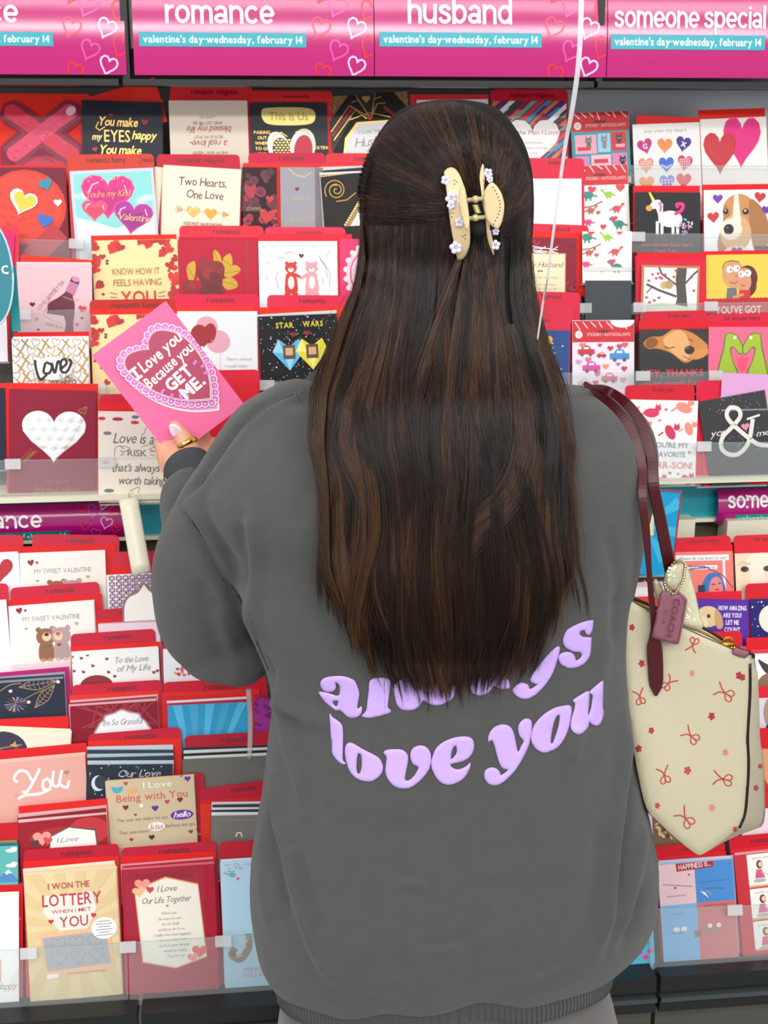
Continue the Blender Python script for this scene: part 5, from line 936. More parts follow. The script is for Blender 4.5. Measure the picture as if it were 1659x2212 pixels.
# ---- clear acrylic lips in front of the tiers, with their clips
def lip(sec, pts, ytop, hgt, name='clear_lip', drop=0.0, clips=(), off=0.012):
    """pts: (x0,y0,x1,y1) of the lip's upper edge; ytop: where the tops of the cards behind it are"""
    x0, y0, x1, y1 = pts; t = SEC[sec][3]; up, n = row_axes(t); P0 = stair(sec, (x0 + x1) / 2, ytop) + n * off
    a_, b_ = hit_plane(x0, y0, P0, n), hit_plane(x1, y1, P0, n)
    side = 'left' if (a_.x + b_.x) / 2 < -0.15 else ('middle' if (a_.x + b_.x) / 2 < 0.565 else 'right'); inv = RACK[side].matrix_world.inverted()
    u = (b_ - a_).normalized(); up2 = n.cross(u); M = frame(a_, u, up2, n); L = (b_ - a_).length
    mb = MB().box(0, L, -hgt, 0, -0.0008, 0.0008, M); mb.box(0, L, -0.0012, 0.0003, -0.0013, 0.0013, M); mb.v = [inv @ p for p in mb.v]; mb.build('acrylic_lip', clear2, RACK[side])
    for cx in clips:
        c = hit_plane(cx, y0 + (y1 - y0) * (cx - x0) / (x1 - x0), P0, n); Mc = frame(c, u, up2, n)
        cb = MB().box(-0.011, 0.011, -0.013, 0.002, 0.001, 0.0035, Mc); cb.v = [inv @ p for p in cb.v]; cb.build('lip_clip', clear_mat('clip_plastic', 0.45), RACK[side])
lip('U', (34, 516, 205, 520), 362, 0.03, clips=(165,))
lip('U', (36, 672, 200, 668), 570, 0.034, clips=(50,))
lip('U', (-30, 995, 380, 988), 850, 0.05, clips=(28, 232))
lip('U', (560, 824, 800, 824), 680, 0.014, clips=(577,))
lip('U', (190, 832, 290, 830), 690, 0.02, clips=(212,))
lip('U', (1362, 357, 1700, 359), 262, 0.03, clips=())
lip('U', (1366, 504, 1700, 506), 410, 0.03, clips=(1378,))
lip('U', (1256, 658, 1700, 652), 560, 0.016, clips=(1262, 1382, 1535))
lip('U', (1180, 806, 1560, 803), 708, 0.02, clips=(1388, 1545))
lip('U', (1400, 958, 1700, 954), 865, 0.055, clips=(1520,))
lip('L', (-60, 2057, 275, 2037), 1882, 0.085, clips=(62,), off=0.010)
lip('L', (277, 2036, 600, 2016), 1870, 0.085, clips=(276, 482), off=0.010)
lip('L', (1402, 1964, 1760, 1950), 1856, 0.083, clips=(1586,), off=0.010)
# round teal hanging sign at the left edge
def tealsign():
    c = at(-22, 590, 1.86); rk = bpy.data.objects.new('round_sign', None); COL.objects.link(rk); rk.location = c; rk.rotation_euler = (R(90), 0, 0)
    tag(rk, 'round teal sign with white lettering hanging at the left edge', 'sign'); ry = 0.070; rx = 0.030
    P = [(rx * math.cos(i * math.pi / 20), ry * math.sin(i * math.pi / 20)) for i in range(40)]
    MB().prism(P, -0.002, 0).build('disc', mat('teal_disc', '3a8898', 0.3), rk)
    mb = MB(); mb.tube([Vector((x, y, 0)) for x, y in P + [P[0]]], 0.0014, 6); mb.build('rim', mat('pale_rim', 'c8dce0', 0.3), rk, True)
    A = Art(100, False); A.text('romantic', 94, 52, 32, 'e4f0f2', align='r', bold=.01); A.build('lettering', rk, 0.056, 0.0006, origin_bottom=50)
tealsign()
p = at(22, 655, 1.95); q = at(38, 800, 1.95)
tag(MB().box(at(18, 585, 1.9).x, at(36, 585, 1.9).x, 1.895, 1.9, at(30, 715, 1.9).z, at(30, 575, 1.9).z).build('divider_strip', mat('teal_strip2', '1f9aa0', .35)), 'vertical teal plastic strip left of the wine bottle card', 'divider')
# ------------------------------------------------------------------ solid modelling helpers
def section(y, xl, xr, Yc, b, n=28, ex=2.3, bf=None, front=1.0):
    a_ = at(xl, y, Yc); c_ = at(xr, y, Yc); cx = (a_.x + c_.x) / 2; cz = (a_.z + c_.z) / 2; hw = (c_.x - a_.x) / 2; tz = (c_.z - a_.z) / 2; out = []
    for i in range(n):
        th = 2 * math.pi * i / n; ct, st = math.cos(th), math.sin(th)
        px_ = math.copysign(abs(ct) ** (2 / ex), ct); py_ = math.copysign(abs(st) ** (2 / ex), st)
        out.append(Vector((cx + hw * px_, Yc + (b * py_ if py_ < 0 else b * py_ * front), cz)))
    return out
def loft(rows, n=28, ex=2.3, front=1.0, sub=3):
    # interpolate the rows smoothly
    P = [Vector((r[0], r[1], r[2])) for r in rows]; Q = [Vector((r[3], r[4], 0)) for r in rows]
    a_ = catmull(P, sub); b_ = catmull(Q, sub); secs = [section(p.x, p.y, p.z, q.x, q.y, n, ex, front=front) for p, q in zip(a_, b_)]
    v = [x for s_ in secs for x in s_]; m_ = len(secs)
    f = [(i * n + j, i * n + (j + 1) % n, (i + 1) * n + (j + 1) % n, (i + 1) * n + j) for i in range(m_ - 1) for j in range(n)]
    f += [tuple(range(n))[::-1], tuple((m_ - 1) * n + j for j in range(n))]
    return v, f
def limb(mb, pts, k=16):
    P = [at(p[0], p[1], p[2]) for p in pts]; Pc = catmull(P, 4); rr = catmull([(p[3], 0, 0) for p in pts], 4)
    mb.tube(Pc, [max(r.x, .001) for r in rr], k); mb.ball(Pc[0], rr[0].x * .98, 16, 10); mb.ball(Pc[-1], rr[-1].x * .98, 16, 10)
def solidify(mb_or_list, voxel, smooth=8, fac=0.5, name='solid'):
    """union of closed shells by voxel remesh, then smoothed"""
    me = mesh(name, mb_or_list.v, mb_or_list.f); o = bpy.data.objects.new(name, me); COL.objects.link(o)
    m_ = o.modifiers.new('r', 'REMESH'); m_.mode = 'VOXEL'; m_.voxel_size = voxel
    s_ = o.modifiers.new('s', 'SMOOTH'); s_.iterations = smooth; s_.factor = fac
    dg = bpy.context.evaluated_depsgraph_get(); out = bpy.data.meshes.new_from_object(o.evaluated_get(dg)); out.name = name
    bpy.data.objects.remove(o); bpy.data.meshes.remove(me); out.polygons.foreach_set('use_smooth', [True] * len(out.polygons)); return out
def bvh_of(me): return BVHTree.FromPolygons([v.co.copy() for v in me.vertices], [tuple(p.vertices) for p in me.polygons])
def relief(outline, holes, pos, h, edge=1.0, grid=3.0, both=True):
    """pos(x, y, height) -> Vector ; plate with rounded edge, drawn in photo-frame units"""
    loops = [outline] + list(holes); pts = []; edges = []; lid = []
    for L in loops:
        k = len(pts); pts += [tuple(p) for p in L]; edges += [(k + i, k + (i + 1) % len(L)) for i in range(len(L))]
    segs = [(np.array(pts[a_]), np.array(pts[b_])) for a_, b_ in edges]; A_ = np.array([s_[0] for s_ in segs]); B_ = np.array([s_[1] for s_ in segs]); D_ = B_ - A_; LL = (D_ ** 2).sum(1) + 1e-9
    def inside(x, y):
        c = (A_[:, 1] > y) != (B_[:, 1] > y); xs = D_[:, 0] * (y - A_[:, 1]) / np.where(D_[:, 1] == 0, 1e-9, D_[:, 1]) + A_[:, 0]; return (np.count_nonzero(c & (x < xs)) % 2) == 1
    def dist(x, y):
        p = np.array((x, y)); t = np.clip(((p - A_) * D_).sum(1) / LL, 0, 1); return float(np.sqrt((((A_ + D_ * t[:, None]) - p) ** 2).sum(1)).min())
    xs = [p[0] for p in outline]; ys = [p[1] for p in outline]; n0 = len(pts); y = min(ys)
    while y < max(ys):
        x = min(xs)
        while x < max(xs):
            if inside(x, y) and dist(x, y) > grid * .35: pts.append((x, y))
            x += grid
        y += grid
    r = delaunay_2d_cdt([Vector(p) for p in pts], edges, [], 0, 1e-5); V = r[0]
    T = [f for f in r[2] if inside(sum(V[i].x for i in f) / 3, sum(V[i].y for i in f) / 3)]
    v = []; onb = []
    for i, p in enumerate(V):
        d = dist(p.x, p.y); t = min(1, d / edge) if edge else 1; onb.append(d < 1e-3); v.append(pos(p.x, p.y, h * (0.35 + 0.65 * math.sqrt(max(0, 1 - (1 - t) ** 2)))))
    nv = len(v); f = [tuple(t)[::-1] for t in T]
    if both:
        v += [pos(p.x, p.y, 0) for p in V]; f += [tuple(i + nv for i in t) for t in T]
        cnt = {}
        for t in T:
            for a_, b_ in ((t[0], t[1]), (t[1], t[2]), (t[2], t[0])): cnt[(a_, b_)] = 1
        for (a_, b_) in cnt:
            if (b_, a_) not in cnt: f.append((a_, b_, b_ + nv, a_ + nv))
    return v, f
# ------------------------------------------------------------------ the woman: body
skin = mat('skin', 'e3a283', 0.45, vary=0.06, vscale=60, bump=0.12, bscale=500)
pr = bpy.data.objects.new('person', None); COL.objects.link(pr); pr.location = (0.22, 1.34, 0)
tag(pr, 'woman seen from behind with long brown half-up hair and grey sweatshirt', 'person'); bpy.context.view_layer.update()
PO = pr.matrix_world.inverted()
def pchild(name, me, m, parent=None):
    me.transform(PO); return new_obj(name, me, m, parent or pr)
B = MB()
HC = at(958, 478, 1.455)     # head centre
hv, hf = [], []
def head_shape(p):   # p on unit sphere, face looks to +Y
    x, y, z = p; v = Vector((x * 0.074, y * 0.088, z * 0.112))
    if z < 0: v.x *= 1 - 0.30 * (-z) ** 1.5; v.y *= 1 - 0.12 * (-z)
    if y > 0.5 and z < 0.1: v.y -= 0.004
    e = lambda cx, cz, s_, a_: a_ * math.exp(-(((v.x - cx) / s_) ** 2 + ((v.z - cz) / s_) ** 2)) if y > 0 else 0
    v.y += e(0, -0.022, 0.011, 0.020) + e(0, -0.006, 0.009, 0.012) + e(0, 0.008, .008, .006) - e(-0.03, 0.004, 0.014, 0.009) - e(0.03, 0.004, 0.014, 0.009) + e(0, -0.055, 0.014, 0.006) + e(0, -0.063, 0.013, .005) - e(0, -0.059, .006, .004) + e(0, -0.095, .018, .008) + e(-.04, -.03, .02, .004) + e(.04, -.03, .02, .004)
    return v
ns, nr = 96, 72; RZ = Matrix.Rotation(R(14), 3, 'Z')
for i in range(nr + 1):
    ph = math.pi * i / nr
    for j in range(ns):
        th = 2 * math.pi * j / ns; hv.append(HC + RZ @ head_shape((math.sin(ph) * math.cos(th), math.sin(ph) * math.sin(th), math.cos(ph))))
B.add(hv, [(i * ns + j, (i + 1) * ns + j, (i + 1) * ns + (j + 1) % ns, i * ns + (j + 1) % ns) for i in range(nr) for j in range(ns)])
for sx in (-1, 1):
    B.ball(HC + RZ @ Vector((sx * 0.078, -0.012, -0.01)), (0.007, 0.016, 0.028), 12, 10); B.ball(HC + RZ @ Vector((sx * 0.080, -0.010, -0.032)), (0.005, 0.008, 0.010), 10, 8)
limb(B, [(950, 560, 1.43, .052), (950, 700, 1.415, .052), (950, 840, 1.40, .060)])
tv, tf = loft([(860, 700, 1230, 1.42, .05), (900, 620, 1300, 1.415, .07), (1000, 560, 1330, 1.41, .085), (1150, 620, 1290, 1.41, .095), (1350, 660, 1250, 1.40, .09), (1500, 680, 1230, 1.39, .085), (1700, 640, 1270, 1.38, .095), (1900, 640, 1270, 1.365, .085), (2150, 660, 1250, 1.355, .06)], 24); B.add(tv, tf)
limb(B, [(600, 950, 1.42, .046), (520, 1120, 1.43, .040), (455, 1320, 1.46, .038), (428, 1200, 1.53, .028), (412, 1110, 1.585, .021), (404, 1045, 1.622, .020), (398, 1018, 1.645, .022)])
limb(B, [(1310, 960, 1.42, .046), (1300, 1150, 1.44, .040), (1290, 1290, 1.49, .037), (1240, 1340, 1.57, .030), (1180, 1360, 1.63, .024)])
# left hand: palm, thumb over the card, fingers under it
hb2 = MB()
def fin(pts): limb(hb2, pts, 10)
fin([(402, 1030, 1.635, .022), (392, 1005, 1.652, .024), (385, 985, 1.665, .022)])
hb2.ball(at(380, 990, 1.668), (.024, .014, .026), 14, 10)
fin([(412, 1005, 1.645, .0165), (410, 975, 1.640, .0135), (397, 950, 1.643, .0118), (386, 934, 1.646, .0105), (378, 922, 1.648, .0085)])      # thumb
fin([(378, 1010, 1.655, .018), (362, 985, 1.668, .0145), (355, 955, 1.675, .0125), (362, 928, 1.692, .0112), (380, 900, 1.697, .010), (398, 882, 1.697, .0085)])      # index
fin([(388, 990, 1.672, .015), (392, 950, 1.690, .0120), (410, 912, 1.702, .0105), (425, 890, 1.702, .009)])
fin([(400, 985, 1.675, .014), (420, 955, 1.694, .0112), (440, 925, 1.704, .0098), (452, 905, 1.704, .0085)])
fin([(408, 1000, 1.672, .013), (435, 980, 1.692, .0098), (455, 968, 1.696, .0088), (463, 955, 1.694, .0075)])
B.add(hb2.v, hb2.f)
# right hand, resting out of sight in front of her
hb2 = MB(); fin([(1180, 1360, 1.63, .022), (1140, 1365, 1.66, .024)]); hb2.ball(at(1135, 1366, 1.665), (.026, .026, .014), 12, 8)
for k in range(4): fin([(1128, 1352 + k * 10, 1.67, .010), (1095, 1350 + k * 12, 1.685, .009), (1072, 1358 + k * 12, 1.675, .0078)])
fin([(1150, 1345, 1.665, .012), (1125, 1328, 1.68, .0105), (1105, 1322, 1.685, .009)])
B.add(hb2.v, hb2.f)
# legs and feet
fx = pr.location.x
for sx in (-1, 1):
    P = [(fx + sx * .09, 1.36, .62), (fx + sx * .095, 1.36, .42), (fx + sx * .095, 1.35, .25), (fx + sx * .095, 1.34, .09)]
    B.tube(catmull(P, 5), [r.x for r in catmull([(.082, 0, 0), (.056, 0, 0), (.048, 0, 0), (.034, 0, 0)], 5)], 14)
    B.ball((fx + sx * .095, 1.34, .09), .034); B.ball((fx + sx * .1, 1.39, .045), (.038, .09, .03), 14, 10)
    B.ball((fx + sx * .09, 1.36, .62), .082)
body = solidify(B, 0.0034, 3, 0.4, 'body')
bo = pchild('body', body, skin)
eye = MB()
for sx in (-1, 1):
    eye.ball(HC + RZ @ Vector((sx * .030, .074, .004)), .0115, 12, 8)
e_ = eye.build('eyes', mat('eye_white', 'f2efec', .2)); e_.data.transform(PO); e_.parent = pr; eye = MB()
for sx in (-1, 1): eye.ball(HC + RZ @ Vector((sx * .030, .0832, .002)), (.0055, .003, .0055), 12, 8)
e2 = eye.build('irises', mat('iris_brown', '3a2418', .2)); e2.data.transform(PO); e2.parent = pr
lp = MB(); lp.ball(HC + RZ @ Vector((0, .088, -.058)), (.020, .006, .0065), 14, 8, RZ); l_ = lp.build('lips', mat('lip', 'b4564e', .4), smooth=True); l_.data.transform(PO); l_.parent = pr
# thumb nail
def nailpos(x, y, h): p = at(x, y, 1.636); c = Vector((379 + 0, 931)); return p + Vector((0, -h + 0.0022 * ((x - 379) / 11) ** 2, 0))
nl = loop_smooth([(366, 922), (369, 917), (376, 917), (384, 921), (391, 931), (392, 939), (386, 943), (374, 944), (369, 936)], 3)
v, f = relief(nl, [], nailpos, .0012, 3, 3); mm = MB().add(v, f); n_ = mm.build('thumb_nail', mat('nail_pink', 'efc9cf', .12), smooth=True); n_.data.transform(PO); n_.parent = pr
v, f = relief(loop_smooth([(365, 922), (369, 916.5), (377, 916.5), (385, 920.5), (393, 932), (392, 940), (388, 941), (387, 932), (380, 924), (372, 921), (370, 926), (372, 938), (369, 937)], 2), [], nailpos, .0016, 1, 2); mm = MB().add(v, f); n_ = mm.build('nail_tip', mat('nail_white', 'fbf7f5', .12), smooth=True); n_.data.transform(PO); n_.parent = pr
# ring and bracelet
def torus(name, c, ax, r, rt, m, label, cat, k=28, flat=None):
    ax = Vector(ax).normalized(); a_ = ax.orthogonal().normalized(); b_ = ax.cross(a_); mb = MB()
    mb.tube([c + (a_ * math.cos(2 * math.pi * i / k) + b_ * math.sin(2 * math.pi * i / k)) * r for i in range(k + 1)], rt, 8, cap=False, up=ax if flat else None, flat=flat)
    return tag(mb.build(name, m, smooth=True), label, cat)
gold = mat('gold', 'e2ac3c', 0.18, 1.0)
ta = (at(410, 975, 1.640) - at(386, 934, 1.646)).normalized(); rc = at(404.5, 957, 1.6425)
rg = torus('ring', rc, ta, .0128, .0034, gold, 'wide gold band ring with a small stone on her thumb', 'ring', flat=.35)
st = MB().ball(rc + Vector((-.0035, -.0138, .0028)), .0020, 10, 8); s_ = new_obj('stone', mesh('stone', st.v, st.f, True), mat('white_stone', 'f4f4f6', .05), rg)
wa = (at(404, 1040, 1.625) - at(392, 1005, 1.652)).normalized()
torus('bracelet', at(398, 1022, 1.640), wa, .0255, .0009, gold, 'thin gold bracelet on her wrist above the grey cuff', 'bracelet')
# ------------------------------------------------------------------ the held card
def held():
    c = at(373, 812, 1.682); n = -(c - CAM_LOC).normalized(); n = (n + Vector((0.05, 0, 0.05))).normalized()
    tl, tr = hit_plane(198, 768, c, n), hit_plane(358, 650, c, n); u = (tr - tl).normalized(); wid = (tr - tl).length; up = n.cross(u); h = wid * 1.41
    M = frame((tl + tr) / 2 - up * h, u, up, n); mb = MB().box(-wid / 2, wid / 2, 0, h, -.0005, 0); mb.add([(-wid / 2, 0, -.0006), (wid / 2, 0, -.002), (wid / 2, h, -.002), (-wid / 2, h, -.0006), (-wid / 2, 0, -.001), (wid / 2, 0, -.0025), (wid / 2, h, -.0025), (-wid / 2, h, -.001)], [(0, 1, 2, 3), (7, 6, 5, 4), (0, 4, 5, 1), (3, 2, 6, 7), (0, 3, 7, 4), (1, 5, 6, 2)])
    o = mb.build('greeting_card', mat('held_pink', 'f0689a', .4, spec=.35), mw=M)
    tag(o, 'bright pink card held up in her left hand, lacy heart reading Because you GET ME', 'card')
    A = Art(141)
    # unit frame: x right 0-100, y down ; heart tilted, tip to the lower right
    OUT = [(525, 455), (515, 380), (550, 300), (605, 265), (680, 262), (780, 290), (880, 370), (960, 480), (1020, 600), (1055, 740), (1064, 890), (1000, 903), (880, 917), (740, 905), (600, 860), (480, 790), (380, 710), (325, 630), (325, 560), (360, 510), (430, 475), (490, 460)]
    def TU(x, y): dx, dy = 190 + x / 4.254 - 198, 640 + y / 4.254 - 768; return ((dx * .804 - dy * .593) / 1.99, (dx * .680 + dy * .733) / 1.99)
    HU = [TU(*p) for p in OUT]; HU = [tuple(HU[0])] + [q.xy for q in catmull([(p[0], p[1], 0) for p in HU[1:11]], 4)] + [q.xy for q in catmull([(p[0], p[1], 0) for p in HU[11:]], 4)]
    cX, cY = sum(p[0] for p in HU) / len(HU), sum(p[1] for p in HU) / len(HU)
    def HP(k, dx=0, dy=0): return [(cX + dx + (p[0] - cX) * k, cY + dy + (p[1] - cY) * k) for p in HU]
    low = HP(1.13, dx=-2, dy=8); A.poly(low, 'f5b3da'); A.line(low, 1.8, 'fdeef2', closed=True); A.poly(HP(1.07), 'f5b3da')
    ring_ = HP(1.12); acc = 0; pts_ = [ring_[0]]
    for a_, b_ in zip(ring_, ring_[1:] + ring_[:1]):
        a_, b_ = Vector(a_), Vector(b_); L_ = (b_ - a_).length; t_ = 7.4 - acc
        while t_ < L_: pts_.append(tuple(a_ + (b_ - a_) * (t_ / L_))); t_ += 7.4
        acc = (acc + L_) % 7.4
    for x, y in pts_: A.ell(x, y, 4.7, 4.7, 'fdeaf2', n=14); A.ell(x, y, 3.9, 3.9, 'f08cc8', n=12); A.ell(x, y, 2.9, 2.9, 'd85ac0', n=10); A.ell(x, y, 1.8, 1.8, 'f0a0d8', n=8)
    A.poly(HP(1.055), 'fbe4e4'); A.poly(HP(1.035), '8f4a50'); A.poly(HP(1.02), 'fbe4e4'); A.poly(HP(1.0), 'b23a5c')
    w_ = 'fff4f0'
    A.line([(25.5, 38.5), (25.5, 49)], 3.2, w_); A.line([(21.5, 38.2), (29.5, 38)], 2.8, w_); A.line([(21.5, 49.4), (29.5, 49.2)], 2.8, w_)
    sc(A, 'Love', 47, 48, 13.5, w_, bold=.025, slant=.1, width=28, rot=-3); sc(A, 'you', 77, 45, 13, w_, bold=.02, slant=.15, width=24, rot=-5)
    A.text('Because', 48, 64, 12.5, w_, bold=.022, slant=.1, width=42, rot=-5, jit=.03); sc(A, 'you', 82, 61, 12, w_, bold=.018, slant=.1, width=20, rot=-6)
    A.text('GET', 60, 81, 13.5, w_, bold=.04, width=33, rot=-4); A.text('ME.', 66, 97.5, 13.5, w_, bold=.04, width=29, rot=-4)
    for x0, y0, r_ in ((84, 72, -20), (89, 80, 0), (87, 88, 25), (37, 76, -20), (42, 86, -50), (49, 92, -75)):
        d = Vector((math.cos(R(r_)), math.sin(R(r_)))) * 2.3; A.line([(x0 - d.x, y0 - d.y), (x0 + d.x, y0 + d.y)], 3, 'e070d8')
    A.build('printed_front', o, wid, .0001, lz=.00004)
held()
# ------------------------------------------------------------------ sweatshirt
S_ = MB()
v, f = loft([(836, 800, 1130, 1.43, .05), (846, 640, 1262, 1.43, .075), (862, 552, 1335, 1.425, .09), (905, 512, 1385, 1.42, .105), (960, 476, 1408, 1.41, .118), (1030, 450, 1410, 1.405, .126), (1090, 452, 1400, 1.405, .129), (1170, 500, 1378, 1.405, .13), (1300, 520, 1352, 1.40, .13), (1400, 560, 1345, 1.40, .13), (1500, 588, 1345, 1.395, .13),
             (1600, 576, 1352, 1.39, .132), (1700, 564, 1372, 1.385, .136), (1800, 549, 1396, 1.38, .14), (1900, 540, 1408, 1.375, .142), (1990, 545, 1398, 1.365, .128), (2050, 560, 1362, 1.355, .108), (2092, 582, 1325, 1.345, .088)], 40, 2.5); S_.add(v, f)
limb(S_, [(640, 905, 1.42, .045), (575, 960, 1.42, .050), (510, 1050, 1.42, .046), (470, 1110, 1.425, .048), (455, 1190, 1.435, .060), (446, 1270, 1.45, .061), (448, 1345, 1.465, .058), (466, 1388, 1.47, .050)], 24)
S_.ball(at(515, 1418, 1.455), (.036, .045, .034), 20, 14); S_.ball(at(480, 1400, 1.46), (.046, .045, .042), 20, 14)
limb(S_, [(452, 1360, 1.47, .054), (428, 1220, 1.53, .050), (412, 1130, 1.575, .036), (400, 1090, 1.60, .0315), (416, 1062, 1.612, .031)], 20)
S_.ball(at(403, 1072, 1.603), .0325, 18, 12); S_.ball(at(420, 1058, 1.603), .032, 18, 12); S_.ball(at(416, 1090, 1.588), .036, 18, 12)
limb(S_, [(1290, 930, 1.42, .05), (1335, 985, 1.42, .036), (1318, 1100, 1.43, .045), (1290, 1240, 1.46, .045), (1270, 1320, 1.52, .042), (1225, 1345, 1.585, .034)], 20)
sw = solidify(S_, 0.0042, 14, 0.5, 'sweatshirt')
FOLDS = [  # photo-frame polyline, amplitude (m, + out), half width
    ([(386, 1092), (420, 1144), (476, 1239), (526, 1320), (550, 1384), (582, 1454), (592, 1480)], -.006, 8), ([(400, 1088), (440, 1140), (498, 1239), (545, 1320), (568, 1384)], .003, 12), ([(372, 1110), (404, 1160), (455, 1250), (508, 1340), (535, 1400)], .0025, 12),
    ([(638, 844), (555, 884), (500, 942), (452, 1008), (430, 1040), (392, 1086)], -.005, 7), ([(645, 856), (565, 900), (515, 955), (470, 1020), (440, 1060)], .003, 12),
    ([(540, 1100), (545, 1150), (552, 1208), (549, 1349), (560, 1400)], .006, 14), ([(520, 1120), (524, 1200), (528, 1290)], -.004, 18), ([(589, 1475), (607, 1518), (652, 1543), (700, 1566)], .005, 13), ([(600, 1540), (640, 1570), (690, 1600)], -.004, 16),
    ([(594, 1500), (603, 1534), (632, 1632), (666, 1752)], .006, 13), ([(640, 1600), (680, 1700), (720, 1780)], -.004, 24), ([(592, 1637), (597, 1740), (626, 1866), (660, 1992), (695, 2078), (740, 2125)], .0065, 12), ([(575, 1660), (578, 1780), (600, 1900), (630, 2010)], -.006, 13), ([(560, 1780), (565, 1900), (585, 2020)], .004, 12), ([(640, 1830), (670, 1940), (710, 2030)], -.004, 18),
    ([(1353, 1500), (1345, 1640), (1330, 1786), (1313, 1958), (1288, 2070)], .008, 12), ([(1366, 1640), (1352, 1800), (1332, 1950)], -.006, 12), ([(1393, 1763), (1378, 1860), (1359, 1935), (1325, 2050)], .006, 12), ([(1300, 1760), (1290, 1900), (1265, 2030)], -.004, 20), ([(1395, 1900), (1370, 1990), (1340, 2040)], -.004, 10),
    ([(1265, 838), (1330, 880), (1375, 950), (1392, 1040)], -.003, 8), ([(1320, 1360), (1300, 1440), (1290, 1520)], .003, 16), ([(1335, 1280), (1325, 1400)], -.003, 12), ([(1250, 1560), (1235, 1650)], .003, 18),
    ([(1000, 1900), (1120, 1925), (1250, 1900)], -.0015, 20), ([(900, 2040), (970, 2035), (1025, 2010)], -.002, 9), ([(860, 1912), (930, 1915)], .002, 9), ([(720, 1760), (800, 1800), (900, 1790)], -.0015, 26), ([(800, 2140), (900, 2120), (1000, 2150)], .003, 24), ([(1060, 2150), (1150, 2130), (1260, 2090)], -.003, 18), ([(700, 2140), (760, 2150), (850, 2180)], -.003, 14),
    ([(469, 1300), (490, 1370), (511, 1437)], .004, 18), ([(430, 1240), (450, 1330), (470, 1400)], -.003, 22), ([(560, 1460), (500, 1430), (460, 1380)], -.0025, 16), ([(1310, 1150), (1330, 1240), (1335, 1330)], -.0025, 14), ([(660, 1040), (640, 1140)], -.002, 30)]
def hemwave(p):
    x, y = to_px(p); return .011 * math.exp(-((x - 1035) / 60) ** 2) - .007 * math.exp(-((x - 740) / 55) ** 2) - .004 * math.exp(-((x - 1150) / 50) ** 2) + .004 * math.exp(-((x - 840) / 40) ** 2)
def apply_folds(me, folds):
    n = len(me.vertices); co = np.empty(n * 3); me.vertices.foreach_get('co', co); co = co.reshape(-1, 3); no = np.empty(n * 3); me.vertices.foreach_get('normal', no); no = no.reshape(-1, 3)
    Rm = np.array(MRI); q = (co - np.array(CAM_LOC)) @ Rm.T; px = 829.5 + F * q[:, 0] / -q[:, 2]; py = 1106 - F * q[:, 1] / -q[:, 2]
    vd = co - np.array(CAM_LOC); vd /= np.linalg.norm(vd, axis=1)[:, None]; facing = np.clip(-(no * vd).sum(1) * 2 + .2, 0, 1); d = np.zeros(n); P = np.stack([px, py], 1)
    for pts, amp, wd in folds:
        C = [p.xy for p in catmull([(a_[0], a_[1], 0) for a_ in pts], 6)]; best = np.full(n, 1e9); tt = np.zeros(n); L = len(C) - 1
        for i in range(L):
            a_, b_ = np.array(C[i]), np.array(C[i + 1]); e = b_ - a_; t = np.clip(((P - a_) @ e) / (e @ e + 1e-9), 0, 1); dd = np.linalg.norm(P - (a_ + t[:, None] * e), axis=1); m_ = dd < best; best[m_] = dd[m_]; tt[m_] = ((i + t) / L)[m_]
        d += amp * np.exp(-(best / wd) ** 2) * np.clip(np.sin(np.pi * np.clip(tt, .04, .96)) * 1.8, 0, 1)
    d *= facing * 1.45
    co += no * d[:, None]
    for i in range(n):   # soft overall unevenness of the fleece
        co[i] += no[i] * (0.0022 * noise.noise(Vector(co[i]) * 9) + 0.0008 * noise.noise(Vector(co[i]) * 30))
    me.vertices.foreach_set('co', co.reshape(-1)); me.update()
apply_folds(sw, FOLDS)
ZH = at(950, 2092, 1.345).z
for v_ in sw.vertices:
    if v_.co.z < ZH + .07 and v_.co.y < 1.35: v_.co.z += hemwave(v_.co) * (1 - max(0, v_.co.z - ZH) / .07)
fleece = mat('grey_fleece', '4b4c4a', 0.95, vary=0.12, vscale=60, bump=0.4, bscale=900, spec=0.12, sheen=0.18)
SWB = bvh_of(sw)
def cast(px, py, bv, off=0.0, fallback=1.3):
    d = ray(px, py); h_ = bv.ray_cast(CAM_LOC, d)
    if h_[0] is None: return at(px, py, fallback) - d * off, -d
    n = h_[1] if h_[1].dot(d) < 0 else -h_[1]; return h_[0] + n * off, n
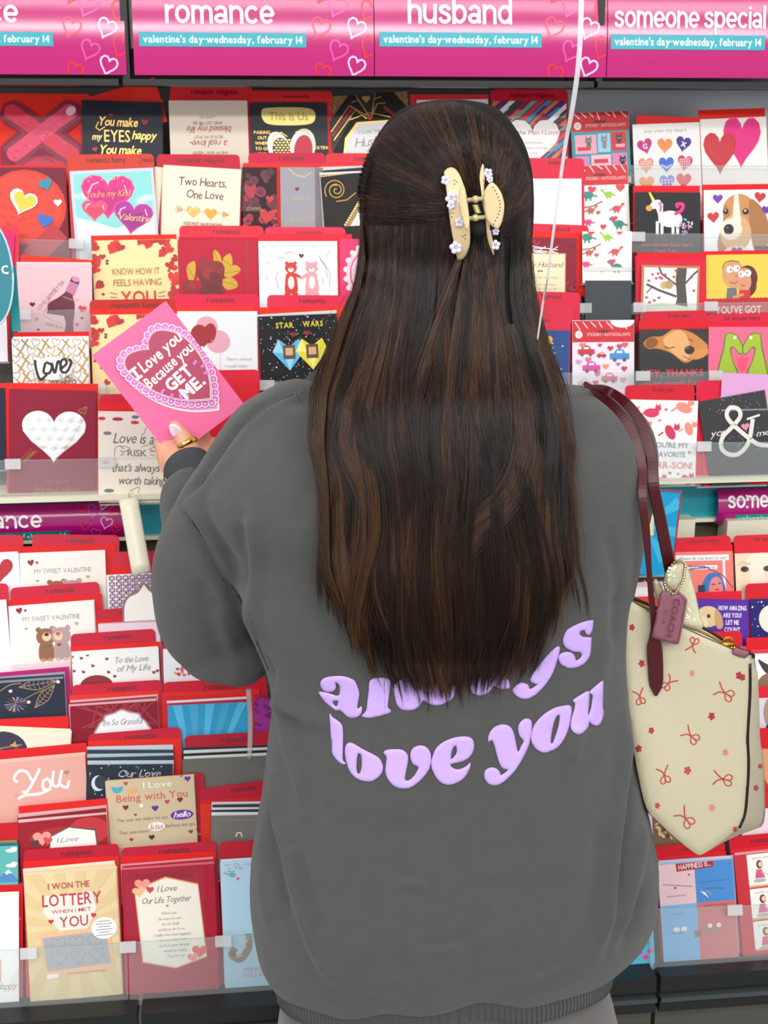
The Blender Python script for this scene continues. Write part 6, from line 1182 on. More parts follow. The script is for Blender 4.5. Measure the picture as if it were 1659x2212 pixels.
# puff lettering
# raised seams
def seam(name, P, r, parent):
    pts = [cast(q.x, q.y, SWB, .0003)[0] for q in catmull([(p[0], p[1], 0) for p in P], 6)]; mb = MB().tube(pts, r, 8); mb.v = [PO @ p for p in mb.v]; mb.build(name, fleece, parent, True)
Z1 = lambda P: [(680 + x / 5.184, 1440 + y / 5.184) for x, y in P]
Z2 = lambda P: [(1000 + x / 5.184, 1320 + y / 5.184) for x, y in P]
Z3 = lambda P: [(1000 + x / 5.184, 1440 + y / 5.184) for x, y in P]
Z7 = lambda P: [(650 + x / 2.37, 1300 + y / 2.37) for x, y in P]
LET = [('letter_l', Z1([(170, 520), (200, 560), (260, 600), (305, 645), (320, 720), (318, 900), (315, 1020), (325, 1055), (350, 1080), (325, 1095), (270, 1065), (215, 1000), (195, 940), (195, 860), (182, 760), (172, 620)]), []),
 ('letter_o', Z1([(385, 848), (440, 860), (540, 920), (660, 980), (730, 1030), (765, 1110), (755, 1180), (710, 1240), (640, 1280), (560, 1282), (470, 1250), (400, 1180), (360, 1080), (340, 960), (350, 880)]), [Z1([(505, 970), (522, 1000), (528, 1080), (518, 1160), (498, 1195), (478, 1180), (470, 1120), (476, 1020), (488, 980)])]),
 ('letter_v', Z1([(770, 965), (790, 935), (850, 922), (950, 922), (1010, 945), (1045, 1000), (1040, 1080), (1020, 1180), (1010, 1250), (1030, 1272), (1070, 1258), (1120, 1205), (1157, 1125), (1100, 1090), (1070, 1020), (1075, 950), (1110, 900), (1180, 878), (1245, 895), (1290, 950), (1302, 1030), (1285, 1130), (1230, 1220), (1150, 1300), (1060, 1355), (960, 1362), (880, 1330), (820, 1260), (790, 1180), (795, 1100), (803, 1010)]), []),
 ('letter_e', Z7([(670, 800), (690, 750), (730, 715), (790, 692), (850, 688), (880, 705), (885, 745), (870, 785), (830, 815), (768, 830), (780, 850), (810, 855), (845, 840), (868, 822), (860, 860), (830, 905), (780, 932), (740, 935), (700, 910), (672, 860), (666, 825)]), [Z7([(790, 735), (797, 755), (792, 780), (770, 803), (768, 790), (775, 755)])]),
 ('letter_y', Z3([(285, 840), (278, 800), (300, 730), (350, 675), (420, 645), (490, 650), (540, 685), (570, 750), (590, 850), (615, 950), (645, 890), (675, 830), (635, 780), (615, 710), (625, 640), (670, 590), (720, 577), (760, 600), (770, 650), (760, 760), (730, 890), (680, 1000), (610, 1120), (540, 1210), (450, 1290), (370, 1328), (300, 1318), (250, 1270), (235, 1200), (255, 1150), (310, 1125), (370, 1135), (410, 1175), (427, 1210), (500, 1155), (450, 1140), (410, 1090), (380, 1000), (355, 900), (330, 830), (305, 828)]), []),
 ('letter_o', Z3([(1190, 430), (1212, 480), (1200, 590), (1170, 720), (1110, 840), (1030, 920), (920, 962), (850, 945), (790, 890), (760, 820), (765, 740), (790, 660), (850, 580), (930, 510), (1030, 455), (1120, 435)]), [Z3([(1068, 540), (1078, 570), (1060, 680), (1025, 790), (1000, 850), (985, 855), (980, 820), (990, 740), (1010, 640), (1040, 560)])]),
 ('letter_u', Z3([(1225, 375), (1300, 320), (1395, 270), (1412, 300), (1405, 420), (1395, 545), (1425, 470), (1440, 380), (1445, 320), (1420, 300), (1418, 270), (1480, 215), (1550, 158), (1565, 180), (1562, 300), (1560, 450), (1570, 500), (1560, 570), (1530, 640), (1480, 662), (1430, 640), (1410, 615), (1400, 660), (1370, 710), (1310, 755), (1260, 750), (1215, 710), (1200, 650), (1215, 560), (1240, 480), (1248, 410)]), []),
 ('letter_a', Z1([(65, 180), (90, 135), (160, 108), (300, 100), (400, 125), (460, 170), (500, 290), (490, 380), (480, 465), (520, 440), (532, 480), (510, 540), (440, 575), (370, 560), (290, 490), (240, 488), (160, 430), (100, 370), (50, 290), (70, 276), (150, 290), (265, 320), (282, 240), (270, 195), (232, 178), (240, 220), (220, 265), (170, 283), (110, 270), (75, 230)]), [Z1([(205, 395), (232, 382), (260, 383), (250, 437), (225, 430)])]),
 ('letter_l', Z1([(620, 150), (720, 120), (840, 140), (840, 250), (825, 380), (820, 450), (850, 485), (840, 515), (740, 548), (620, 572), (540, 562), (530, 540), (575, 490), (590, 380), (605, 260)]), []),
 ('letter_w', Z1([(890, 200), (900, 340), (905, 380), (930, 440), (980, 480), (1040, 490), (1110, 480), (1170, 440), (1215, 378), (1270, 410), (1350, 432), (1440, 415), (1520, 370), (1560, 310), (1560, 180), (1400, 120), (1220, 160), (1040, 120)]), []),
 ('letter_a', Z2([(70, 780), (95, 890), (130, 930), (190, 942), (260, 925), (310, 880), (340, 835), (375, 850), (420, 868), (480, 870), (520, 850), (480, 740), (250, 660), (110, 690)]), []),
 ('letter_y', Z2([(555, 870), (575, 930), (640, 975), (710, 982), (790, 950), (870, 880), (950, 780), (1010, 670), (1050, 550), (1080, 430), (1060, 390), (980, 450), (850, 600), (750, 760), (800, 812), (830, 815), (750, 870), (725, 820), (640, 800)]), []),
 ('letter_s', Z2([(1445, 98), (1453, 130), (1440, 220), (1410, 265), (1375, 255), (1352, 215), (1310, 225), (1305, 260), (1345, 285), (1430, 292), (1432, 340), (1425, 450), (1395, 540), (1330, 600), (1240, 635), (1160, 632), (1090, 590), (1065, 530), (1080, 480), (1150, 453), (1215, 465), (1250, 510), (1262, 550), (1310, 520), (1322, 485), (1300, 460), (1230, 452), (1150, 410), (1115, 350), (1120, 290), (1160, 210), (1250, 155), (1350, 115)]), [])]
swo = pchild('sweatshirt', sw, fleece)
seam('armhole_seam', [(390, 1094), (424, 1144), (480, 1239), (530, 1320), (554, 1384), (580, 1445)], .0016, swo); seam('shoulder_seam', [(634, 850), (562, 890), (510, 942), (462, 1008), (436, 1045)], .0013, swo); seam('neck_seam', [(636, 850), (650, 878), (672, 895), (705, 906)], .0012, swo)
lilac = mat('lilac_puff_print', 'c3a4e6', 0.55, bump=0.15, bscale=300, spec=0.3)
for nm, out, holes in LET:
    def pos(x, y, h):
        p, n = cast(x, y, SWB, 0.0); p2, n2 = cast(x + 6, y, SWB); p3, n3 = cast(x - 6, y, SWB); p4, n4 = cast(x, y + 6, SWB); p5, n5 = cast(x, y - 6, SWB)
        d = (p - CAM_LOC).normalized(); pm = (p.dot(d) + min(p2.dot(d), p3.dot(d)) + min(p4.dot(d), p5.dot(d))) / 3
        return p + (n + n2 + n3 + n4 + n5).normalized() * (h + 0.0006)
    v, f = relief(loop_smooth(out, 3), [loop_smooth(h_, 3) for h_ in holes], pos, .0018, 4.5, 5.0)
    me = mesh(nm, v, f, True); me.transform(PO); new_obj(nm, me, lilac, swo)
# cuff, hem band, collar: ribbed knit
def rib_mat(name, col, sc_, axis):
    m = mat(name, col, .95, spec=.12, sheen=.15); nt = m.node_tree; b = nt.nodes['Principled BSDF']
    uv = nt.nodes.new('ShaderNodeAttribute'); uv.attribute_name = 'rib'; wv = nt.nodes.new('ShaderNodeMath'); wv.operation = 'SINE'; ml = nt.nodes.new('ShaderNodeMath'); ml.operation = 'MULTIPLY'; ml.inputs[1].default_value = sc_
    nt.links.new(uv.outputs['Fac'], ml.inputs[0]); nt.links.new(ml.outputs[0], wv.inputs[0]); bp = nt.nodes.new('ShaderNodeBump'); bp.inputs['Strength'].default_value = .8; bp.inputs['Distance'].default_value = .0016
    nt.links.new(wv.outputs[0], bp.inputs['Height']); nt.links.new(bp.outputs[0], b.inputs['Normal']); return m
def band(name, secs, m, parent):
    n = len(secs[0]); v = [p for s_ in secs for p in s_]; f = [(i * n + j, i * n + (j + 1) % n, (i + 1) * n + (j + 1) % n, (i + 1) * n + j) for i in range(len(secs) - 1) for j in range(n)]
    me = mesh(name, v, f, True); at_ = me.attributes.new('rib', 'FLOAT', 'POINT'); at_.data.foreach_set('value', [abs((j / n) * 2 - 1) for s_ in secs for j in range(n)]); me.transform(PO)
    return new_obj(name, me, m, parent)
ribm = rib_mat('ribbed_grey', '434546', 620, 0)
hs = [section(y, xl, xr, Yc, b, 160, 2.5) for y, xl, xr, Yc, b in ((2060, 592, 1316, 1.348, .086), (2082, 590, 1316, 1.346, .088), (2104, 592, 1318, 1.345, .088), (2124, 596, 1316, 1.345, .086), (2128, 604, 1310, 1.345, .080), (2100, 612, 1300, 1.345, .076))]
for s_ in hs:
    for p in s_:
        if p.y < 1.35: p.z += hemwave(p)
band('hem_band', hs, ribm, swo)
cc = at(935, 838, 1.43)
def ringsec(c, rx, ry, dz, tilt): return [c + Vector((rx * math.cos(2 * math.pi * j / 120), ry * math.sin(2 * math.pi * j / 120), dz + tilt * math.sin(2 * math.pi * j / 120))) for j in range(120)]
band('collar', [ringsec(cc, .150, .098, -.016, .020), ringsec(cc, .148, .097, -.004, .022), ringsec(cc, .142, .093, .004, .022), ringsec(cc, .134, .087, .006, .022), ringsec(cc, .126, .081, .002, .020), ringsec(cc, .122, .078, -.008, .018)], rib_mat('ribbed_collar', '434546', 480, 0), swo)
def axsec(c, ax, r, n=60, sq=1.0):
    ax = ax.normalized(); a_ = Vector((0, 0, 1)) - ax * ax.z; a_.normalize(); b_ = ax.cross(a_); return [c + a_ * math.cos(2 * math.pi * j / n) * r + b_ * math.sin(2 * math.pi * j / n) * r * sq for j in range(n)]
c0, c1 = at(428, 1056, 1.602), at(405, 1008, 1.640); ax = c1 - c0
band('cuff', [axsec(c0, ax, .030), axsec(c0 + ax * .2, ax, .0295), axsec(c0 + ax * .6, ax, .0300), axsec(c0 + ax * 1.0, ax, .0305), axsec(c0 + ax * 1.04, ax, .0290), axsec(c0 + ax * .9, ax, .0275)], rib_mat('ribbed_cuff', '3f4243', 240, 0), swo)
# trousers
T_ = MB(); v, f = loft([(2080, 640, 1275, 1.35, .066), (2125, 614, 1300, 1.35, .076), (2190, 598, 1322, 1.35, .092), (2290, 600, 1335, 1.355, .115), (2420, 640, 1310, 1.36, .115)], 32, 2.4); T_.add(v, f)
for sx in (-1, 1):
    P = [(fx + sx * .088, 1.36, .56), (fx + sx * .10, 1.36, .42), (fx + sx * .10, 1.35, .25), (fx + sx * .098, 1.345, .10), (fx + sx * .098, 1.345, .075)]
    T_.tube(catmull(P, 5), [r.x for r in catmull([(.098, 0, 0), (.085, 0, 0), (.072, 0, 0), (.062, 0, 0), (.050, 0, 0)], 5)], 18); T_.ball((fx + sx * .088, 1.36, .56), .098)
tr_ = solidify(T_, .006, 8, .5, 'trousers'); pchild('trousers', tr_, mat('grey_sweatpants', '5a5553', .95, vary=.08, vscale=60, bump=.3, bscale=800, sheen=.3))
for sx in (-1, 1):
    sh = MB(); sh.ball((fx + sx * .10, 1.38, .05), (.046, .125, .045), 18, 12); sh.box(fx + sx * .10 - .045, fx + sx * .10 + .045, 1.262, 1.498, 0.0, .022); sh.ball((fx + sx * .098, 1.325, .075), (.045, .055, .05), 14, 10)
    me = solidify(sh, .005, 6, .5, 'shoe'); me.transform(PO); zmin = min(v_.co.z for v_ in me.vertices)
    for v_ in me.vertices: v_.co.z = max(v_.co.z - zmin, 0)
    new_obj('shoe', me, mat('white_shoe', 'e8e6e2', .6), pr)
# ------------------------------------------------------------------ hair
hr = [(217, 935, 1005, 1.435, .03), (226, 892, 1050, 1.435, .055), (248, 850, 1084, 1.435, .078), (300, 810, 1121, 1.435, .094), (360, 788, 1141, 1.435, .101), (430, 777, 1146, 1.435, .105), (500, 782, 1144, 1.43, .102), (560, 786, 1138, 1.425, .096), (620, 776, 1144, 1.41, .088), (700, 748, 1160, 1.39, .08),
      (780, 724, 1184, 1.365, .074), (850, 704, 1204, 1.335, .066), (950, 696, 1222, 1.312, .058), (1050, 706, 1230, 1.298, .052), (1150, 708, 1238, 1.288, .048), (1230, 710, 1236, 1.280, .044), (1300, 735, 1205, 1.276, .038), (1350, 770, 1170, 1.274, .028), (1390, 830, 1110, 1.270, .012)]
hv_, hf_ = loft(hr, 48, 2.2, front=0.35, sub=4)
hmesh = mesh('hair', hv_, hf_, True)
for v_ in hmesh.vertices: v_.co += Vector((0, -0.003 * noise.noise(Vector((v_.co.x * 40, 0, v_.co.z * 4))), 0))
HB = bvh_of(hmesh)
hair_dark = mat('hair_base', '0d0603', 0.8, vary=0.5, vscale=60, stretch=(6, 6, .5), bump=.6, bscale=120, spec=.3)
ho = pchild('hair', hmesh, hair_dark)
def prof(y):
    for a_, b_ in zip(hr[:-1], hr[1:]):
        if a_[0] <= y <= b_[0]:
            t = (y - a_[0]) / (b_[0] - a_[0]); return [a_[k] + (b_[k] - a_[k]) * t for k in range(1, 5)]
    return list(hr[0][1:]) if y < hr[0][0] else list(hr[-1][1:])
def hpos(x, y, off):
    d = ray(x, y); h_ = HB.ray_cast(CAM_LOC, d)
    if h_[0] is None:
        xl, xr, Yc, b = prof(y); p = at(x, y, Yc - b * .25)
    else: p = h_[0]
    return p - d * off
def xs(s, y):   # across-the-curtain coordinate -> photo x
    Q = [(480, 782, 1144), (620, 770, 1146), (700, 744, 1162), (780, 716, 1186), (850, 694, 1206), (950, 688, 1226), (1050, 706, 1230), (1150, 712, 1232), (1250, 710, 1236), (1350, 724, 1222), (1430, 752, 1192), (1510, 800, 1150)]
    y = min(max(y, 480), 1509)
    for a_, b_ in zip(Q[:-1], Q[1:]):
        if a_[0] <= y <= b_[0]: t = (y - a_[0]) / (b_[0] - a_[0]); xl = a_[1] + (b_[1] - a_[1]) * t; xr = a_[2] + (b_[2] - a_[2]) * t; break
    return xl + (xr - xl) * s
def yend(s):
    P = [(0, 1330), (.04, 1400), (.12, 1452), (.25, 1490), (.4, 1506), (.55, 1500), (.7, 1484), (.82, 1468), (.92, 1420), (.97, 1360), (1, 1290)]
    for a_, b_ in zip(P[:-1], P[1:]):
        if a_[0] <= s <= b_[0]: return a_[1] + (b_[1] - a_[1]) * (s - a_[0]) / (b_[0] - a_[0])
    return 1340
rnd = random.Random(11); strands = []; srad = []; scol = []
def add_strand(P, r0, r1, c): strands.append(P); srad.append((r0, r1)); scol.append(c)
def lerp(a_, b_, t): return a_ + (b_ - a_) * t
# long lengths: clumps that start under the clip or at the sides and fall to the hem of the hair
NM = 105
for ci in range(NM):
    s = (ci + rnd.random()) / NM; s = min(max(s, 0.004), .996)
    centre = .40 < s < .97 and rnd.random() < .55
    s_end = min(max(s + rnd.gauss(0, .055), 0.005), .995); ye = yend(s_end) + rnd.uniform(-60, -22)
    if rnd.random() < .20: ye -= rnd.uniform(80, 420)
    edge_ = s < .05 or s > .95
    amp = rnd.uniform(4, 20) * (.5 if edge_ else 1); ph = rnd.uniform(0, 6.28); fr = 6.28 / rnd.uniform(330, 700); dep = rnd.uniform(.001, .016) * (.35 if edge_ else 1); tone0 = rnd.betavariate(1.3, 2.3); curl = rnd.choice((-1, 1)) * rnd.uniform(0, 30) if not edge_ else (1 if s < .5 else -1) * rnd.uniform(0, 12)
    wd = rnd.uniform(9, 24)
    for mi in range(rnd.randint(6, 9)):
        mo = rnd.gauss(0, .6); mph = rnd.uniform(-.5, .5); mtone = tone0 + rnd.gauss(0, .13); mdep = dep + rnd.uniform(-.002, .002); mye = ye + rnd.gauss(0, 22); mw = rnd.uniform(2.0, 5.5); tipx = rnd.gauss(0, 7)
        if centre: x0b, y0 = lerp(1018, 1060, (s - .36) / .6), 506
        else: x0b, y0 = xs(s, 480), (452 if s < .5 else 480)
        for k in range(rnd.randint(24, 38)):
            a_ = rnd.gauss(0, 1); P = []; yk = y0 + rnd.uniform(-12, 34); xb = x0b + rnd.uniform(-5, 5)
            if not centre and 975 < xb < 1085: xb = 972 if s < .62 else 1088
            ye_k = mye + rnd.gauss(0, 10); fl = rnd.gauss(0, 5) if rnd.random() < .12 else 0
            for i in range(24):
                t = i / 23; y = lerp(yk, ye_k, t); sx = xs(lerp(s, s_end, t * t), y); bl = min(1, (y - yk) / (560 if centre else 240)); bl = bl * bl * (3 - 2 * bl); x = lerp(xb, sx, bl)
                env = min(1, t * 1.6); x += mo * wd * env * (1 - .45 * t ** 3) + a_ * mw * env * (1 - .6 * t ** 4) + (math.sin((y - 480) * fr + ph + mph) * amp + curl * t * t * t) * env + fl * t * 3 + tipx * t ** 3
                P.append(hpos(x, y, max(.0006, (mdep + .0018 * math.sin((y - 480) * fr * 1.3 + ph * 2)) * env * (1 - .35 * t) + abs(rnd.gauss(0, .0007)))))
            add_strand(P, .00015, .00006, (mtone + .10 * rnd.gauss(0, 1), 0, rnd.random()))
# a paler lock that crosses over to the left half way down
for k in range(420):
    o_ = rnd.gauss(0, 1); P = []; pts = catmull([(1100, 700, 0), (1128, 860, 0), (1132, 980, 0), (1095, 1080, 0), (1010, 1160, 0), (968, 1230, 0), (962, 1290, 0)], 4)
    for i, p in enumerate(pts): t = i / (len(pts) - 1); P.append(hpos(p.x + o_ * 13 * (.4 + math.sin(math.pi * t) * .8) * (1 - .75 * t), p.y + o_ * 22 * t, .013 * math.sin(math.pi * min(1, t * .8 + .15)) + abs(rnd.gauss(0, .001))))
    add_strand(P, .00014, .00006, (.55 + .16 * rnd.gauss(0, 1), 0, 0))
# crown: swept back into the clip
for ci in range(620):
    th = rnd.uniform(-1.0, 1.0)           # -1 left temple, 0 top, 1 right temple
    tone = rnd.betavariate(1.5, 3.0); lift = rnd.uniform(.0004, .006) + .005 * max(0, abs(th) - .6); bend = rnd.uniform(-9, 9)
    for k in range(rnd.randint(14, 22)):
        q = th + rnd.gauss(0, .009); ang = math.pi / 2 - q * math.pi / 2 * (1.18 if q < 0 else 1.2)
        sx0 = 960 + math.cos(ang) * (186 + rnd.uniform(-3, 4)) * rnd.uniform(.95, 1.005); sy0 = 425 - math.sin(ang) * (207 + rnd.uniform(-2, 2)) * rnd.uniform(.96, 1.003)
        if q < 0: ex, ey = lerp(1016, 972, min(1, -q * 1.7)), lerp(395, 462, min(1, max(0, (-q - .1) * 1.1)))
        else: ex, ey = lerp(1020, 1088, min(1, q * 2.0)), lerp(395, 500, min(1, max(0, (q - .1) * 1.1)))
        ex += rnd.gauss(0, 5); ey += rnd.gauss(0, 9)
        mx, my = (sx0 + ex) / 2 + (12 if q > 0 else -12) * abs(q), (sy0 + ey) / 2 - 10 * (1 - abs(q)) + 14 * max(0, abs(q) - .6) + bend
        P = []; n = 16
        for i in range(n):
            t = i / (n - 1); x = (1 - t) ** 2 * sx0 + 2 * t * (1 - t) * mx + t * t * ex; y = (1 - t) ** 2 * sy0 + 2 * t * (1 - t) * my + t * t * ey; P.append(hpos(x, y, .001 + lift * math.sin(math.pi * t) + abs(rnd.gauss(0, .0006))))
        add_strand(P, .00013, .00013, (tone + .12 * rnd.gauss(0, 1) - .05, .25, rnd.random()))
# ponytail piece hanging from the clip
for ci in range(36):
    uc = rnd.gauss(0, .5); tone = rnd.betavariate(2, 2.4); drift = rnd.uniform(-90, 60); ye = rnd.uniform(900, 1440); ph = rnd.uniform(0, 6.28)
    for k in range(60):
        u_ = uc + rnd.gauss(0, .07); x0 = 1036 + u_ * 20; y0 = rnd.uniform(498, 515); P = []; yk = ye + rnd.gauss(0, 30)
        for i in range(20):
            t = i / 19; y = lerp(y0, yk, t); x = x0 + (u_ * 95 + drift * t) * t * (1.4 - .4 * t) + 6 * t * math.sin(y * .012 + ph); P.append(hpos(x, y, .010 * (1 - t) * min(1, t * 6) + .0025 + abs(rnd.gauss(0, .001))))
        add_strand(P, .00014, .00005, (tone + .1 * rnd.gauss(0, 1), .1, rnd.random()))
# flyaways
for k in range(900):
    sd = rnd.choice((-1, 1)); y0 = rnd.uniform(450, 1150); L = rnd.uniform(120, 420); P = []; o_ = abs(rnd.gauss(0, 16 if sd < 0 and y0 < 800 else 10)); b_ = rnd.uniform(-.4, 1.2)
    for i in range(14):
        t = i / 13; y = y0 + L * t; xl, xr, Yc, bb = prof(min(y, 1450)); x = (xl - 1 if sd < 0 else xr + 1) + sd * (o_ * math.sin(math.pi * t * .9) * (1 + b_ * t) - 4); P.append(at(x, y, Yc - bb * .4 + .002 * sd * t))
    add_strand(P, .00009, .00005, (.4 + .4 * rnd.random(), .2, rnd.random()))
for k in range(160):   # short wisps over the crown and at the ends
    a_ = rnd.uniform(.15, math.pi - .15); x0, y0 = 962 + 180 * math.cos(a_), 420 - 202 * math.sin(a_); d_ = rnd.uniform(-.6, .6); L = rnd.uniform(10, 40)
    add_strand([at(x0 + math.cos(a_) * (3 + L * t * .25) + d_ * L * t, y0 - math.sin(a_) * (2 + L * t * .3), 1.42) for t in (0, .33, .66, 1)], .00007, .00004, (.5, .3, .5))
hc = bpy.data.hair_curves.new('hair_strands'); hc.add_curves([len(s_) for s_ in strands]); tot = sum(len(s_) for s_ in strands)
pos_ = np.array([c for s_ in strands for p in s_ for c in p], dtype=np.float32).reshape(-1, 3) + np.array(PO.translation, dtype=np.float32)
hc.attributes['position'].data.foreach_set('vector', pos_.reshape(-1))
ra = hc.attributes.get('radius') or hc.attributes.new('radius', 'FLOAT', 'POINT')
ra.data.foreach_set('value', np.array([lerp(r[0], r[1], i / (len(s_) - 1)) for s_, r in zip(strands, srad) for i in range(len(s_))], dtype=np.float32))
ca = hc.attributes.new('tone', 'FLOAT_COLOR', 'CURVE'); ca.data.foreach_set('color', np.array([c for t in scol for c in (t[0], t[1], t[2], 1)], dtype=np.float32))
hm = bpy.data.materials.new('hair_strand'); hm.use_nodes = True; nt = hm.node_tree; b = nt.nodes['Principled BSDF']
aa = nt.nodes.new('ShaderNodeAttribute'); aa.attribute_name = 'tone'; sep = nt.nodes.new('ShaderNodeSeparateColor'); nt.links.new(aa.outputs['Color'], sep.inputs[0])
cr = nt.nodes.new('ShaderNodeValToRGB'); e = cr.color_ramp.elements; e[0].color = (*lin('0e0603'), 1); e[0].position = 0.05; e[1].color = (*lin('5f3e25'), 1); e[1].position = .95; m2 = e.new(.5); m2.color = (*lin('23120a'), 1)
hi = nt.nodes.new('ShaderNodeHairInfo'); mx = nt.nodes.new('ShaderNodeMath'); mx.operation = 'MULTIPLY_ADD'; mx.inputs[1].default_value = .22; nt.links.new(hi.outputs['Intercept'], mx.inputs[0]); nt.links.new(sep.outputs[0], mx.inputs[2])
nt.links.new(mx.outputs[0], cr.inputs[0]); nt.links.new(cr.outputs[0], b.inputs['Base Color']); b.inputs['Roughness'].default_value = .36; b.inputs['Specular IOR Level'].default_value = .45
hso = bpy.data.objects.new('hair_strands', hc); COL.objects.link(hso); hc.materials.append(hm); hso.parent = pr; tag(hso, kind='stuff')
# ------------------------------------------------------------------ claw clip in her hair
CZ = lambda P: [(880 + x / 5.925, 320 + y / 5.925) for x, y in P]
clip = bpy.data.objects.new('hair_claw_clip', None); COL.objects.link(clip); clip.location = at(1032, 465, 1.31)
tag(clip, 'cream hair claw clip with lilac flowers holding the hair at the back of her head', 'hair clip'); bpy.context.view_layer.update(); CI = clip.matrix_world.inverted()
cream_ac = mat('cream_acetate', 'dcc394', 0.18, vary=.06, vscale=40, spec=.6, coat=.3)
YC = 1.300
def cpart(name, P, yf, h, m, holes=(), edge=2.2, parent=None, grid=4):
    v, f = relief(loop_smooth(CZ(P), 3), holes, lambda x, y, hh: at(x, y, yf(x, y) - hh), h, edge, grid)
    me = mesh(name, v, f, True); me.transform(CI); return new_obj(name, me, m, parent or clip)
jawL = lambda x, y: YC + 0.00016 * (1012 - x) + .0000030 * (y - 460) ** 2 * .55
jawR = lambda x, y: YC + 0.0003 * (x - 1050) + .0000030 * (y - 460) ** 2 * .55
cpart('jaw', [(475, 290), (540, 245), (610, 262), (670, 340), (710, 440), (750, 560), (785, 800), (800, 1000), (802, 1200), (770, 1330), (710, 1420), (660, 1435), (635, 1400), (600, 1250), (570, 1100), (540, 900), (510, 650), (490, 480), (468, 360)], jawL, .0035, cream_ac)
cpart('jaw', [(965, 198), (985, 260), (992, 400), (985, 520), (1010, 800), (1050, 960), (1080, 1100), (1110, 1300), (1105, 1370), (1085, 1345), (1040, 1220), (1008, 1060), (1000, 900), (960, 700), (945, 560), (925, 400), (932, 290)], jawR, .0035, cream_ac)
cpart('handle', [(690, 480), (712, 500), (745, 600), (780, 800), (795, 950), (768, 1080), (740, 1040), (700, 920), (668, 760), (652, 620), (668, 510)], lambda x, y: YC - .009 - .00018 * (x - 990), .003, cream_ac)
cpart('handle', [(1070, 438), (1130, 468), (1195, 560), (1235, 680), (1238, 800), (1215, 930), (1175, 1020), (1150, 1042), (1110, 1020), (1040, 960), (1000, 880), (985, 760), (975, 620), (1000, 520)], lambda x, y: YC - .008 - .00018 * (x - 1050), .003, cream_ac)
brass = mat('pale_gold_metal', 'd6c690', .2, 1)
mb = MB()
for k in range(90):
    pass
coil = [at(*CZ([(868 + k * .42 * 1.0 + 0, 725 + k * 1.15)])[0], YC - .004) + Vector((math.cos(k * .7) * .0028, math.sin(k * .7) * .0028, 0)) for k in range(95)]
mb.tube(coil, .0005, 6); mb.v = [CI @ p for p in mb.v]; mb.build('spring', brass, clip, True)
mb = MB()
for y0, y1 in ((668, 640), (905, 880)):
    mb.tube([at(*CZ([(755, y0)])[0], YC - .002), at(*CZ([(870, (y0 + y1) / 2)])[0], YC - .006), at(*CZ([(1005, y1)])[0], YC - .003)], .0022, 10); mb.ball(at(*CZ([(872, (y0 + y1) / 2)])[0], YC - .008), .0036)
mb.v = [CI @ p for p in mb.v]; mb.build('hinge', mat('amber_plastic', 'c8b883', .12, .25, spec=.8), clip, True)
pearl = mat('lilac_pearl', 'd8d2ea', .22, spec=.7, coat=.4)
for x, y, s_, yo in ((490, 410, 34, .005), (560, 640, 42, .006), (560, 730, 30, .006), (665, 950, 34, .005), (620, 1270, 46, .005), (1030, 320, 34, .004), (1055, 400, 24, .006), (1130, 1070, 26, .004), (1125, 1240, 36, .003)):
    px_, py_ = CZ([(x, y)])[0]; f_ = (jawL if x < 900 else jawR)(px_, py_); c = at(px_, py_, f_ - yo); r_ = s_ / 5.925 / 2000; mb = MB()
    for k in range(5):
        a_ = k * 1.2566 + x; mb.ball(c + Vector((math.cos(a_) * r_ * 1.0, -.0005, math.sin(a_) * r_ * 1.0)), (r_ * .72, r_ * .4, r_ * .72), 10, 7)
    mb.ball(c + Vector((0, -r_ * .35, 0)), r_ * .28, 8, 6); mb.v = [CI @ p for p in mb.v]; mb.build('flower', pearl, clip, True)
mb = MB()
for x, y in ((600, 410), (628, 432), (602, 462), (550, 830), (585, 828), (570, 878), (710, 1130), (738, 1112), (740, 1160), (975, 420), (985, 470)) + tuple((1092 + 90 * math.sin(k * .28) + 5, 500 + k * 43) for k in range(12)):
    px_, py_ = CZ([(x, y)])[0]; yy = (jawL if x < 900 else jawR)(px_, py_) - .0037 if x < 1000 else YC - .0112 - .00018 * (px_ - 1050); mb.ball(at(px_, py_, yy), (.0007, .0004, .0007), 8, 5)
mb.v = [CI @ p for p in mb.v]; tag(mb.build('rhinestones', mat('smoky_stone', '6a5f3c', .1, .3), clip, True), kind='stuff')
mb = MB(); mb.tube([at(1016, 488, 1.312), at(1036, 492, 1.306), at(1052, 488, 1.310)], [.008, .010, .008], 14); me = mesh('hair_tie', mb.v, mb.f, True); tag(new_obj('hair_tie', me, mat('black_band', '070709', .8)), 'thick black hair tie just below the claw clip', 'hair tie')
